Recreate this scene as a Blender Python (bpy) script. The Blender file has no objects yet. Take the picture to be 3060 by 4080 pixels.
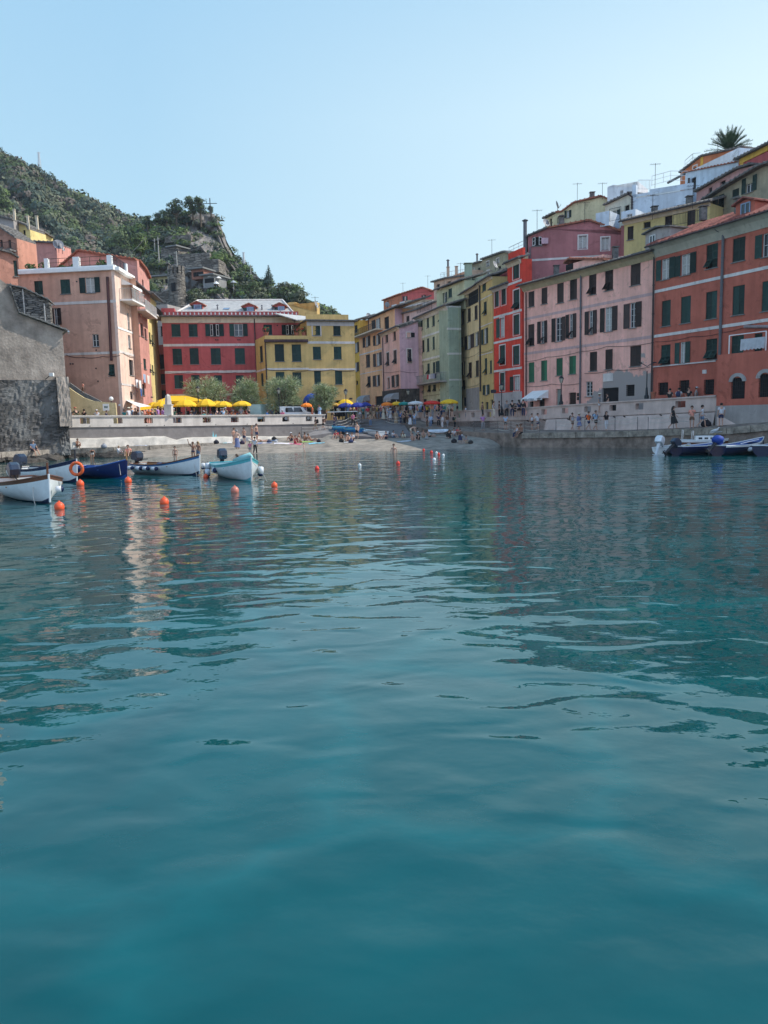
import bpy, bmesh, math, random
import numpy as np
from mathutils import Vector, Matrix
from mathutils.bvhtree import BVHTree
random.seed(7); rng = np.random.default_rng(7)
R = math.radians; PI = math.pi
scene = bpy.context.scene; COL = scene.collection
# ---------- camera (pixel grid of the photograph is 3060 x 4080) ----------
FPX = 3060.0; H = 3.08; PITCH = math.atan((2040-1660)/FPX); ROLL = 0.024
_r0 = Vector((1,0,0)); _u0 = Vector((0, math.sin(PITCH), math.cos(PITCH))); FW = Vector((0, math.cos(PITCH), -math.sin(PITCH)))
RT = _r0*math.cos(ROLL) - _u0*math.sin(ROLL); UP = _u0*math.cos(ROLL) + _r0*math.sin(ROLL)
EYE = Vector((0,0,H))
cam = bpy.data.cameras.new('camera'); co = bpy.data.objects.new('camera', cam); COL.objects.link(co)
cam.sensor_fit = 'VERTICAL'; cam.sensor_height = 36.0; cam.lens = 36.0*FPX/4080; cam.clip_start = .1; cam.clip_end = 3000
m = Matrix((RT, UP, -FW)).transposed().to_4x4(); m.translation = EYE; co.matrix_world = m
scene.camera = co
scene.render.resolution_x = 768; scene.render.resolution_y = 1024
# ---------- light ----------
SUN_AZ = 80.0; SUN_EL = 44.0
w = bpy.data.worlds.new('World'); scene.world = w; w.use_nodes = True
nt = w.node_tree; bg = nt.nodes['Background']
sky = nt.nodes.new('ShaderNodeTexSky'); sky.sky_type = 'NISHITA'; sky.sun_disc = False
sky.sun_elevation = R(SUN_EL); sky.sun_rotation = R(SUN_AZ); sky.air_density = 1.0; sky.dust_density = 1.5; sky.ozone_density = 1.6
EXPO = .6
def _n(ty, **k):
    x = nt.nodes.new(ty)
    for a, v in k.items(): setattr(x, a, v)
    return x
_tc = _n('ShaderNodeTexCoord'); _sx = _n('ShaderNodeSeparateXYZ'); nt.links.new(_tc.outputs['Generated'], _sx.inputs[0])
_cr = _n('ShaderNodeValToRGB'); nt.links.new(_sx.outputs[2], _cr.inputs[0]); _e = _cr.color_ramp.elements   # pale summer haze: colour by elevation
_e[0].position = 0; _e[0].color = (.56,.82,.95,1); _e[1].position = 1; _e[1].color = (.14,.40,.72,1)
for _p,_c in ((.18,(.50,.76,.93,1)),(.5,(.35,.62,.87,1))): _q = _e.new(_p); _q.color = _c
_dt = _n('ShaderNodeVectorMath', operation='DOT_PRODUCT'); nt.links.new(_tc.outputs['Generated'], _dt.inputs[0]); _dt.inputs[1].default_value = (math.sin(R(80)), math.cos(R(80)), 0)
_mr = _n('ShaderNodeMapRange'); _mr.inputs[1].default_value = -.1; _mr.inputs[2].default_value = .68; nt.links.new(_dt.outputs['Value'], _mr.inputs[0])
_m1 = _n('ShaderNodeMix', data_type='RGBA'); _hz = _n('ShaderNodeMapRange'); _hz.inputs[1].default_value = .34; _hz.inputs[2].default_value = .56; _hz.inputs[3].default_value = 1; _hz.inputs[4].default_value = .05; nt.links.new(_sx.outputs[2], _hz.inputs[0])
_mm = _n('ShaderNodeMath', operation='MULTIPLY'); nt.links.new(_mr.outputs[0], _mm.inputs[0]); nt.links.new(_hz.outputs[0], _mm.inputs[1]); nt.links.new(_mm.outputs[0], _m1.inputs[0]); nt.links.new(_cr.outputs[0], _m1.inputs[6]); _m1.inputs[7].default_value = (.78,.97,1.05,1)
_bk = _n('ShaderNodeMapRange'); _bk.inputs[1].default_value = .1; _bk.inputs[2].default_value = -.6; _bk.inputs[3].default_value = 0; _bk.inputs[4].default_value = 1; nt.links.new(_sx.outputs[1], _bk.inputs[0])  # sky behind the camera brightened and tinted, added fill for the shaded facades
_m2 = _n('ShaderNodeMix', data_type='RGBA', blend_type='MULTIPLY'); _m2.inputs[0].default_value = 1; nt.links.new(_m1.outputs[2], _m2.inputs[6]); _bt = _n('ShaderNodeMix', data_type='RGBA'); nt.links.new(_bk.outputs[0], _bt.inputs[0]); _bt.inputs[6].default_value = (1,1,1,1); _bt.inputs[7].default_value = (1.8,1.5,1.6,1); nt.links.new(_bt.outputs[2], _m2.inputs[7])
_sc = _n('ShaderNodeMix', data_type='RGBA', blend_type='MULTIPLY'); _sc.inputs[0].default_value = 1; nt.links.new(sky.outputs[0], _sc.inputs[6]); _sc.inputs[7].default_value = (.17,.17,.17,1)
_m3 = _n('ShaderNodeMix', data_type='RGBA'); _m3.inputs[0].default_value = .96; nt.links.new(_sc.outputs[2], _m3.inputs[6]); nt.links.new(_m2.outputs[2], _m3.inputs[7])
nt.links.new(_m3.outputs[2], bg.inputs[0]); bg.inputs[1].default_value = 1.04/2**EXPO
sl = bpy.data.lights.new('sun', 'SUN'); sl.energy = 3.4; sl.angle = R(.53); sl.color = (1, .95, .87)
so = bpy.data.objects.new('sun', sl); COL.objects.link(so)
sd = Vector((math.sin(R(SUN_AZ))*math.cos(R(SUN_EL)), math.cos(R(SUN_AZ))*math.cos(R(SUN_EL)), math.sin(R(SUN_EL))))
so.rotation_euler = sd.to_track_quat('Z', 'Y').to_euler()
vs = scene.view_settings; vs.view_transform = 'Standard'; vs.look = 'None'; vs.exposure = EXPO; vs.gamma = 1
try: vs.use_curve_mapping = False
except Exception: pass
# ---------- pixel helpers ----------
def ray(px, py):
    return (RT*((px-1530)/FPX) + UP*((2040-py)/FPX) + FW)
def atY(px, py, Y):
    d = ray(px, py); return EYE + d*(Y/d.y)
def atZ(px, py, z):
    d = ray(px, py); return EYE + d*((z-H)/d.z)
# ---------- mesh builder ----------
class MB:
    def __init__(s): s.v = []; s.f = []; s.m = []
    def add(s, vs, fs, mi=0):
        o = len(s.v); s.v += [tuple(v) for v in vs]; s.f += [tuple(i+o for i in f) for f in fs]; s.m += [mi]*len(fs); return s
    def quad(s, a, b, c, d, mi=0): return s.add([a,b,c,d], [(0,1,2,3)], mi)
    def box(s, c, sz, M=None, mi=0):
        x,y,z = sz[0]/2, sz[1]/2, sz[2]/2; c = Vector(c)
        vs = [Vector((i*x,j*y,k*z)) for i in (-1,1) for j in (-1,1) for k in (-1,1)]
        if M is not None: vs = [M@v for v in vs]
        return s.add([v+c for v in vs], [(0,1,3,2),(4,6,7,5),(0,4,5,1),(2,3,7,6),(0,2,6,4),(1,5,7,3)], mi)
    def bx(s, x0, x1, y0, y1, z0, z1, mi=0): return s.box(((x0+x1)/2,(y0+y1)/2,(z0+z1)/2),(x1-x0,y1-y0,z1-z0),None,mi)
    def bar(s, a, b, w, h=None, mi=0):
        a, b = Vector(a), Vector(b); d = b-a; L = d.length
        if L < 1e-6: return s
        M = d.to_track_quat('Y', 'Z').to_matrix(); return s.box((a+b)/2, (w, L, h or w), M, mi)
    def tube(s, pts, rs, n=6, mi=0, cap=True):
        pts = [Vector(p) for p in pts]
        if not hasattr(rs, '__len__'): rs = [rs]*len(pts)
        vs = []; up = Vector((0,0,1)); pa = None
        for i, p in enumerate(pts):
            t = (pts[min(i+1,len(pts)-1)]-pts[max(i-1,0)]).normalized()
            if pa is None:
                a = t.cross(up); 
                if a.length < .1: a = t.cross(Vector((1,0,0)))
            else: a = pa - t*pa.dot(t)
            a.normalize(); pa = a; b = t.cross(a)
            for k in range(n):
                q = 2*PI*k/n; vs.append(p+(a*math.cos(q)+b*math.sin(q))*rs[i])
        fs = [(i*n+k, i*n+(k+1)%n, (i+1)*n+(k+1)%n, (i+1)*n+k) for i in range(len(pts)-1) for k in range(n)]
        if cap: fs += [tuple(range(n)[::-1]), tuple((len(pts)-1)*n+k for k in range(n))]
        return s.add(vs, fs, mi)
    def lathe(s, prof, c=(0,0,0), n=12, mi=0, sx=1, sy=1):
        c = Vector(c); vs = []
        for r, z in prof:
            for k in range(n):
                q = 2*PI*k/n; vs.append(c+Vector((r*sx*math.cos(q), r*sy*math.sin(q), z)))
        fs = [(i*n+k, i*n+(k+1)%n, (i+1)*n+(k+1)%n, (i+1)*n+k) for i in range(len(prof)-1) for k in range(n)]
        fs += [tuple(range(n)[::-1]), tuple((len(prof)-1)*n+k for k in range(n))]
        return s.add(vs, fs, mi)
    def ball(s, c, r, n=10, mi=0, sx=1, sy=1, sz=1):
        k = max(4, n//2); return s.lathe([(max(r*math.sin(PI*i/k), .002), -r*sz*math.cos(PI*i/k)) for i in range(k+1)], c, n, mi, sx, sy)
    def poly_ext(s, pts, vec, mi=0):
        n = len(pts); pts = [Vector(p) for p in pts]; v = Vector(vec)
        return s.add(pts+[p+v for p in pts], [tuple(range(n)), tuple(range(n, 2*n))[::-1]]+[(i, i+n, (i+1)%n+n, (i+1)%n) for i in range(n)], mi)
    def mesh(s, name, mats, smooth=False):
        me = bpy.data.meshes.new(name); me.from_pydata([tuple(v) for v in s.v], [], s.f)
        for mt in (mats if isinstance(mats, (list,tuple)) else [mats]): me.materials.append(mt)
        me.polygons.foreach_set('material_index', s.m)
        if smooth: me.polygons.foreach_set('use_smooth', [True]*len(s.f))
        me.update(); return me
    def build(s, name, mats, parent=None, smooth=False, loc=None, rz=0):
        """coordinates are world unless loc is given (then local to that frame)"""
        if loc is None:
            W = WL.get(parent.name, Vector()) if parent else Vector()
            s.v = [tuple(Vector(v)-W) for v in s.v]
        o = bpy.data.objects.new(name, s.mesh(name, mats, smooth)); COL.objects.link(o)
        if parent: o.parent = parent
        if loc is not None: o.location = loc; o.rotation_euler.z = rz
        elif parent: WL[o.name] = WL.get(parent.name, Vector())
        return o
WL = {}
def thing(name, loc, label, cat, group=None, rz=0, sc=1):
    o = bpy.data.objects.new(name, None); COL.objects.link(o); o.location = loc; o.rotation_euler.z = rz; o.scale = (sc,)*3; o.empty_display_size = .3
    WL[o.name] = Vector(loc); return tag(o, label, cat, group)
def tag(o, label=None, cat=None, group=None, kind=None):
    if label: o['label'] = label
    if cat: o['category'] = cat
    if group: o['group'] = group
    if kind: o['kind'] = kind
    return o
def inst(me, name, parent, loc=(0,0,0), rot=(0,0,0), sc=(1,1,1), mat=None):
    o = bpy.data.objects.new(name, me); COL.objects.link(o); o.parent = parent; o.location = loc; o.rotation_euler = rot; o.scale = sc
    if mat is not None:
        o.material_slots[0].link = 'OBJECT'; o.material_slots[0].material = mat
    return o
def dup(o, parent=None):
    c = o.copy(); COL.objects.link(c)
    if parent: c.parent = parent
    for ch in list(o.children): dup(ch, c)
    return c
# ---------- materials ----------
MC = {}
def lin(c): return tuple((x/12.92 if x <= .04045 else ((x+.055)/1.055)**2.4) for x in c)
def mat(name, col, rough=.8, var=.12, scale=1.5, bump=.0, metal=0, spec=.3, col2=None, streak=False, bscale=20, coat=0):
    if name in MC: return MC[name]
    m = bpy.data.materials.new(name); m.use_nodes = True; t = m.node_tree; b = t.nodes['Principled BSDF']; MC[name] = m
    b.inputs['Roughness'].default_value = rough; b.inputs['Metallic'].default_value = metal; b.inputs['Specular IOR Level'].default_value = spec
    if coat: b.inputs['Coat Weight'].default_value = coat
    tc = t.nodes.new('ShaderNodeTexCoord')
    n = t.nodes.new('ShaderNodeTexNoise'); n.inputs['Scale'].default_value = scale; n.inputs['Detail'].default_value = 8; n.inputs['Roughness'].default_value = .65
    t.links.new(tc.outputs['Object'], n.inputs['Vector'])
    cr = t.nodes.new('ShaderNodeValToRGB'); c2 = col2 or tuple(x*(1-var*2.2) for x in col); c1 = tuple(min(1, x*(1+var)) for x in col)
    cr.color_ramp.elements[0].position = .3; cr.color_ramp.elements[1].position = .68
    cr.color_ramp.elements[0].color = (*c2, 1); cr.color_ramp.elements[1].color = (*c1, 1)
    t.links.new(n.outputs['Fac'], cr.inputs[0]); out = cr.outputs[0]
    if streak:
        mp = t.nodes.new('ShaderNodeMapping'); mp.inputs['Scale'].default_value = (1.6, 1.6, .12); t.links.new(tc.outputs['Object'], mp.inputs[0])
        n2 = t.nodes.new('ShaderNodeTexNoise'); n2.inputs['Scale'].default_value = 1.5; n2.inputs['Detail'].default_value = 5; t.links.new(mp.outputs[0], n2.inputs['Vector'])
        r2 = t.nodes.new('ShaderNodeMapRange'); r2.inputs[1].default_value = .35; r2.inputs[2].default_value = .75; r2.inputs[3].default_value = 1.04; r2.inputs[4].default_value = .83
        t.links.new(n2.outputs['Fac'], r2.inputs[0])
        mx = t.nodes.new('ShaderNodeMix'); mx.data_type = 'RGBA'; mx.blend_type = 'MULTIPLY'; mx.inputs[0].default_value = 1
        t.links.new(out, mx.inputs[6]); t.links.new(r2.outputs[0], mx.inputs[7]); out = mx.outputs[2]
    if name.startswith('shutter'):
        oi = t.nodes.new('ShaderNodeObjectInfo'); r3 = t.nodes.new('ShaderNodeMapRange'); r3.inputs[3].default_value = .55; r3.inputs[4].default_value = 1.9; t.links.new(oi.outputs['Random'], r3.inputs[0])
        mx = t.nodes.new('ShaderNodeMix'); mx.data_type = 'RGBA'; mx.blend_type = 'MULTIPLY'; mx.inputs[0].default_value = 1; t.links.new(out, mx.inputs[6]); t.links.new(r3.outputs[0], mx.inputs[7]); out = mx.outputs[2]
    if name.startswith('stucco'):   # repaired and weathered patches
        n4 = t.nodes.new('ShaderNodeTexNoise'); n4.inputs['Scale'].default_value = .9; n4.inputs['Detail'].default_value = 9; n4.inputs['Roughness'].default_value = .7; n4.inputs['Distortion'].default_value = .6; t.links.new(tc.outputs['Object'], n4.inputs['Vector'])
        r4 = t.nodes.new('ShaderNodeMapRange'); r4.inputs[1].default_value = .56; r4.inputs[2].default_value = .64; r4.inputs[3].default_value = 1.0; r4.inputs[4].default_value = .74; t.links.new(n4.outputs['Fac'], r4.inputs[0])
        mx = t.nodes.new('ShaderNodeMix'); mx.data_type = 'RGBA'; mx.blend_type = 'MULTIPLY'; mx.inputs[0].default_value = 1; t.links.new(out, mx.inputs[6]); t.links.new(r4.outputs[0], mx.inputs[7]); out = mx.outputs[2]
    t.links.new(out, b.inputs['Base Color'])
    if bump:
        n3 = t.nodes.new('ShaderNodeTexNoise'); n3.inputs['Scale'].default_value = bscale; n3.inputs['Detail'].default_value = 6; t.links.new(tc.outputs['Object'], n3.inputs['Vector'])
        bp = t.nodes.new('ShaderNodeBump'); bp.inputs['Strength'].default_value = bump; bp.inputs['Distance'].default_value = .05
        t.links.new(n3.outputs['Fac'], bp.inputs['Height']); t.links.new(bp.outputs[0], b.inputs['Normal'])
    return m
def stucco(name, col, **k):
    k.setdefault('var', .11); return mat('stucco_'+name, col, .9, scale=.45, bump=.35, spec=.15, streak=True, bscale=8, **k)
G_SH = mat('shutter_green', (.012,.035,.03), .6, .15, 5)
B_SH = mat('shutter_brown', (.035,.022,.02), .6, .15, 5)
K_SH = mat('shutter_black', (.02,.02,.025), .6, .15, 5)
GG_SH = mat('shutter_bright_green', (.018,.10,.05), .55, .12, 5)
GY_SH = mat('shutter_grey', (.16,.18,.16), .7, .12, 5)
WT = mat('white_paint', (.78,.78,.76), .6, .04, 2)
WOODW = mat('window_white', (.62,.62,.6), .6, .05, 2)
DARK = mat('dark_interior', (.012,.012,.014), .9, .1, 2)
GLASS = mat('window_glass', (.03,.04,.05), .08, .1, 1, spec=.6)
CURT = mat('curtain', (.45,.43,.4), .9, .15, 6)
CREAM = stucco('cream', (.66,.56,.42)); BANDW = stucco('band', (.68,.62,.58)); BANDG = stucco('bandg', (.66,.64,.58))
STONE = mat('slate_sill', (.2,.2,.19), .8, .15, 4, bump=.3)
TILE = mat('roof_slate', (.16,.15,.14), .85, .3, 3, bump=.8, bscale=14)
TERRA = mat('roof_terracotta', (.36,.13,.08), .85, .3, 3, bump=.8, bscale=14)
PIPE = mat('pipe_brown', (.05,.035,.035), .5, .1, 3); PIPEG = mat('pipe_grey', (.12,.12,.13), .5, .1, 3)
METAL = mat('iron', (.03,.03,.035), .5, .1, 3, metal=.4); STEEL = mat('steel', (.5,.5,.5), .35, .08, 3, metal=.7)
SIGNR = mat('terracotta_pot', (.35,.12,.07), .8, .1)
# ---------- water ----------
def water_mat():
    m = bpy.data.materials.new('sea_water'); m.use_nodes = True; t = m.node_tree; b = t.nodes['Principled BSDF']; L = t.links.new
    b.inputs['Roughness'].default_value = .0; b.inputs['IOR'].default_value = 1.56; b.inputs['Specular IOR Level'].default_value = .5; b.inputs['Specular Tint'].default_value = (.62,.95,1,1)
    tc = t.nodes.new('ShaderNodeTexCoord')
    def noise(sc, det, rough=.5, mapsc=(1,1,1), rot=0, dist=0):
        mp = t.nodes.new('ShaderNodeMapping'); mp.inputs['Scale'].default_value = mapsc; mp.inputs['Rotation'].default_value = (0,0,rot); L(tc.outputs['Object'], mp.inputs[0])
        n = t.nodes.new('ShaderNodeTexNoise'); n.inputs['Scale'].default_value = sc; n.inputs['Detail'].default_value = det; n.inputs['Roughness'].default_value = rough; n.inputs['Distortion'].default_value = dist
        L(mp.outputs[0], n.inputs['Vector']); return n.outputs['Fac']
    c = noise(.28, 4, .6, dist=.8); cr = t.nodes.new('ShaderNodeValToRGB')
    cr.color_ramp.elements[0].position = .28; cr.color_ramp.elements[1].position = .76
    cr.color_ramp.elements[0].color = (0,.042,.046,1); cr.color_ramp.elements[1].color = (0,.074,.080,1)
    L(c, cr.inputs[0])
    nz = t.nodes.new('ShaderNodeTexNoise'); nz.inputs['Scale'].default_value = .8; nz.inputs['Detail'].default_value = 3; L(tc.outputs['Object'], nz.inputs['Vector']); ad = t.nodes.new('ShaderNodeMix'); ad.data_type = 'VECTOR'; ad.inputs[0].default_value = .6; L(tc.outputs['Object'], ad.inputs[4]); L(nz.outputs['Color'], ad.inputs[5])
    vo = t.nodes.new('ShaderNodeTexVoronoi'); vo.feature = 'DISTANCE_TO_EDGE'; vo.inputs['Scale'].default_value = .75; L(ad.outputs[1], vo.inputs['Vector'])   # faint caustic light lines on the bottom, painted into the colour
    vr = t.nodes.new('ShaderNodeMapRange'); vr.inputs[1].default_value = 0; vr.inputs[2].default_value = .09; vr.inputs[3].default_value = 1.28; vr.inputs[4].default_value = 1; L(vo.outputs[0], vr.inputs[0])
    vm = t.nodes.new('ShaderNodeMix'); vm.data_type = 'RGBA'; vm.blend_type = 'MULTIPLY'; vm.inputs[0].default_value = 1; L(cr.outputs[0], vm.inputs[6]); L(vr.outputs[0], vm.inputs[7]); L(vm.outputs[2], b.inputs['Base Color'])
    def mad(v, k):
        x = t.nodes.new('ShaderNodeMath'); x.operation = 'MULTIPLY'; x.inputs[1].default_value = k; L(v, x.inputs[0]); return x.outputs[0]
    def add(a, c2):
        x = t.nodes.new('ShaderNodeMath'); x.operation = 'ADD'; L(a, x.inputs[0]); L(c2, x.inputs[1]); return x.outputs[0]
    h = add(add(mad(noise(.4, 1, .4, (.9,1.3,1), .2, .3), WV[0]), mad(noise(1.25, 1, .35, (.8,1.35,1), -.2, .5), WV[1])), mad(noise(5, 2, .5, (1,1.3,1), .5), WV[2]))
    bp = t.nodes.new('ShaderNodeBump'); bp.inputs['Strength'].default_value = 1; bp.inputs['Distance'].default_value = 1.0
    L(h, bp.inputs['Height']); L(bp.outputs[0], b.inputs['Normal']); return m
WV = (.06, .038, .003)
b_ = MB(); b_.quad((-300,-120,0),(300,-120,0),(300,160,0),(-300,160,0)); tag(b_.build('water', water_mat()), kind='structure')
GV, GF = [], []
def ground(mb):
    o = len(GV); GV.extend(Vector(v) for v in mb.v); GF.extend(tuple(i+o for i in f) for f in mb.f)
def strip(name, front, back, zb, mt, g=True, kind='structure'):
    b = MB(); n = len(front)
    for i in range(n-1):
        b.quad(front[i], front[i+1], back[i+1], back[i])
    if g: ground(b)
    dn = lambda p: Vector((p[0],p[1],zb))
    loop = list(front)+list(back)[::-1]
    for i in range(len(loop)):
        p, q = loop[i], loop[(i+1)%len(loop)]; b.quad(dn(p), dn(q), q, p)
    return tag(b.build(name, mt), kind=kind)
SAND = mat('grey_sand', (.29,.25,.205), .95, .2, 1.2, bump=.5, bscale=30)
PAVE = mat('paving', (.22,.2,.19), .9, .12, 1.5, bump=.3)
CONC = mat('concrete_pale', (.62,.56,.50), .9, .09, .9, bump=.25, streak=True)
CONCD = mat('concrete_quay', (.24,.19,.155), .95, .3, 1.2, bump=.8, bscale=6)
GRND = mat('earth', (.09,.08,.05), .95, .3, .3, bump=.8)
ROCKM = mat('rock_wet', (.075,.065,.055), .85, .35, 2.5, bump=1, bscale=5)
# seabed/base sheet reaching the horizon
b_ = MB(); b_.quad((-1500,-400,-1.2),(1500,-400,-1.2),(1500,2500,-1.2),(-1500,2500,-1.2)); tag(b_.build('ground', GRND), kind='structure')
# plaza and raised promenade
class Face:
    """vertical wall plane through two pixel-anchored plan points; s runs left to right, n points to the camera"""
    def __init__(s, a, b):
        A = a if isinstance(a, Vector) else atY(*a); B = b if isinstance(b, Vector) else atY(*b)
        s.A = Vector((A.x,A.y,0)); s.B = Vector((B.x,B.y,0)); d = s.B-s.A; s.L = d.length; s.t = d/s.L
        s.n = Vector((s.t.y,-s.t.x,0)); s.rz = math.atan2(s.t.y, s.t.x)
    def hit(s, px, py):
        d = ray(px, py); k = (s.A-EYE).dot(s.n)/d.dot(s.n); p = EYE+d*k; return (p-s.A).dot(s.t), p.z
    def P(s, a, z, off=0): return s.A+s.t*a+s.n*off+Vector((0,0,z))
    def s(s_, px, py): return s_.hit(px, py)[0]
LW = Face((258,1720,71),(1296,1700,88)); RW = Face((1650,1660,97.3),(2853,1640,59.8))
def lerpf(F, pts):
    q = [F.hit(*p) for p in pts]
    def f(s):
        if s <= q[0][0]: i = 0
        elif s >= q[-1][0]: i = len(q)-2
        else: i = max(k for k in range(len(q)-1) if q[k][0] <= s)
        a, b = q[i], q[i+1]; return a[1]+(b[1]-a[1])*(s-a[0])/(b[0]-a[0])
    return f
LWt = lerpf(LW, [(258,1655),(700,1654),(1296,1650)]); RWt = lerpf(RW, [(1650,1644),(1850,1635),(2060,1626),(2450,1599),(2853,1574)])
def wallblock(b, F, s0, s1, zb, zt, o0, o1, mi=0, n=1):
    f = lambda z, s: z(s) if callable(z) else z
    for i in range(n):
        a = s0+(s1-s0)*i/n; c = s0+(s1-s0)*(i+1)/n
        vs = [F.P(a,f(zb,a),o0),F.P(c,f(zb,c),o0),F.P(c,f(zb,c),o1),F.P(a,f(zb,a),o1),F.P(a,f(zt,a),o0),F.P(c,f(zt,c),o0),F.P(c,f(zt,c),o1),F.P(a,f(zt,a),o1)]
        b.add(vs, [(0,3,2,1),(4,5,6,7),(0,1,5,4),(1,2,6,5),(2,3,7,6),(3,0,4,7)], mi)
PZ = 2.8
wl = [LW.P(s, PZ, -.1) for s in (-6,0,LW.L/2,LW.L)]
strip('plaza', wl+[atY(1660,1665,95)+Vector((0,0,0))], [Vector((-120,72,PZ)),Vector((-120,140,PZ)),Vector((-60,210,PZ)),Vector((0,210,PZ)),Vector((60,210,PZ))], -1, PAVE)
for v in (GV[-1],): pass
rs = [RW.L*i/6 for i in range(7)]
strip('promenade_road', [RW.P(s, RWt(s)-.95, -.1) for s in rs], [RW.P(s, RWt(s)-.9, -60) for s in rs], -1, PAVE)
# left seawall ------------------------------------------------
lw = thing('sea_wall', LW.P(0,.8), 'pale plastered sea wall with square openings behind the sunny beach', 'wall')
def crenel_wall(F, top, lo, ops, s0, s1, par, th, band):
    b = MB(); hb = lambda s: top(s)-lo[1]; ht = lambda s: top(s)-lo[0]; zb = lambda s: top(s)-band
    wallblock(b, F, s0, s1, zb, hb, -th, 0, 0, 12); wallblock(b, F, s0, s1, ht, lambda s: top(s)-.12, -th, 0, 0, 12)
    c = s0
    for a, e in ops:
        wallblock(b, F, c, a, hb, ht, -th, 0); c = e
    wallblock(b, F, c, s1, hb, ht, -th, 0)
    return b
ops = [(LW.s(a,1673),LW.s(c,1673)) for a,c in [(319,358),(452,488),(574,609),(690,724),(808,841),(920,951),(1026,1056),(1125,1153),(1219,1244)]]
crenel_wall(LW, LWt, (.24,.78), ops, 0, LW.L, lw, .4, 1.1).build('parapet', CONC, lw)
b_ = MB(); wallblock(b_, LW, -.1, LW.L+.06, lambda s: LWt(s)-.12, LWt, -.5, .1, 0, 12); b_.build('coping', CONC, lw)
b_ = MB(); wallblock(b_, LW, 0, LW.L, .2, lambda s: LWt(s)-1.1, -.45, -.12, 0, 12); b_.build('retaining_wall', mat('wall_wash', (.82,.75,.68), .9, .08, .7, bump=.3, streak=True), lw)
b_ = MB(); btp = lerpf(LW, [(258,1747),(450,1743),(655,1737),(705,1752),(740,1744),(800,1741),(1000,1738),(1150,1738),(1200,1740)]); N = 60; sE = LW.s(1215,1730)
for i in range(N):
    a, c = sE*i/N, sE*(i+1)/N; za, zc = btp(a), btp(c); ja, jc = [.012*math.sin(x*1.7)+.01*math.sin(x*4.1) for x in (a, c)]
    b_.quad(LW.P(a,.78,.75+ja*3),LW.P(c,.78,.75+jc*3),LW.P(c,zc-.12+jc,.5),LW.P(a,za-.12+ja,.5)); b_.quad(LW.P(a,za-.12+ja,.5),LW.P(c,zc-.12+jc,.5),LW.P(c,zc+jc,-.12),LW.P(a,za+ja,-.12))
b_.build('buttress', mat('limewash', (.56,.52,.46), .9, .16, 1, bump=.5, bscale=9), lw)
b_ = MB()
for px in (285,358,438,585,655,860,985,1168):
    s = LW.s(px,1694); p = LW.P(s, LWt(s)-1.0, .03); b_.tube([p-LW.n*.1, p], .045, 8)
b_.build('drain_hole', DARK, lw)
# bollard obelisk on the wall
p = LW.P(LW.s(676,1655), 3.72, -.2); t_ = thing('obelisk', p, 'white stone obelisk standing on the sea wall before the yellow parasols', 'obelisk')
b_ = MB(); z0 = p.z-.02; b_.box((p.x,p.y,z0+.5),(.72,.72,1.0)); b_.box((p.x,p.y,z0+1.04),(.82,.82,.09)); b_.build('pedestal', CONC, t_)
b_ = MB(); b_.lathe([(.34,0),(.31,.5),(.26,.85),(.02,1.05)], (p.x,p.y,z0+1.08), 4); b_.build('shaft', CONC, t_)
# right seawall
rw = thing('sea_wall', RW.P(0,1), 'long shaded grey sea wall with square openings below the right hand houses', 'wall')
ops = [(RW.s(a,1620),RW.s(c,1620)) for a,c in [(1817,1832),(1877,1893),(1939,1957),(2007,2026),(2080,2100),(2156,2179),(2239,2264),(2328,2355),(2428,2455),(2532,2563),(2690,2731)]]
CONR = mat('concrete_greyer', (.56,.44,.385), .9, .1, .9, bump=.3, streak=True)
crenel_wall(RW, RWt, (.3,.82), ops, 0, RW.L, rw, .4, 1.25).build('parapet', CONR, rw)
b_ = MB(); wallblock(b_, RW, -.1, RW.L, lambda s: RWt(s)-.12, RWt, -.5, .1, 0, 12); b_.build('coping', CONR, rw)
b_ = MB(); wallblock(b_, RW, 0, RW.L, .6, lambda s: RWt(s)-1.25, -.45, -.1, 0, 12); b_.build('retaining_wall', CONR, rw)
b_ = MB(); s1 = RW.s(2180,1680); s2 = RW.L
for i in range(14):
    a, c = s1+(s2-s1)*i/14, s1+(s2-s1)*(i+1)/14; b_.quad(RW.P(a,1.0,.55),RW.P(c,1.0,.55),RW.P(c,RWt(c)-1.4,.12),RW.P(a,RWt(a)-1.4,.12)); b_.quad(RW.P(a,RWt(a)-1.4,.12),RW.P(c,RWt(c)-1.4,.12),RW.P(c,RWt(c)-1.3,-.1),RW.P(a,RWt(a)-1.3,-.1))
b_.quad(RW.P(s1,1.0,.55),RW.P(s1,RWt(s1)-1.4,.12),RW.P(s1,RWt(s1)-1.3,-.1),RW.P(s1,1,-.1)); b_.build('buttress', CONR, rw)
b_ = MB()
for px in (2110,2175,2270,2320,2385,2455,2495,2640):
    s = RW.s(px,1650); p = RW.P(s, RWt(s)-1.42, .1); b_.tube([p, p+RW.n*.22+Vector((0,0,.08))], .05, 6)
b_.build('drain_spout', METAL, rw)
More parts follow.
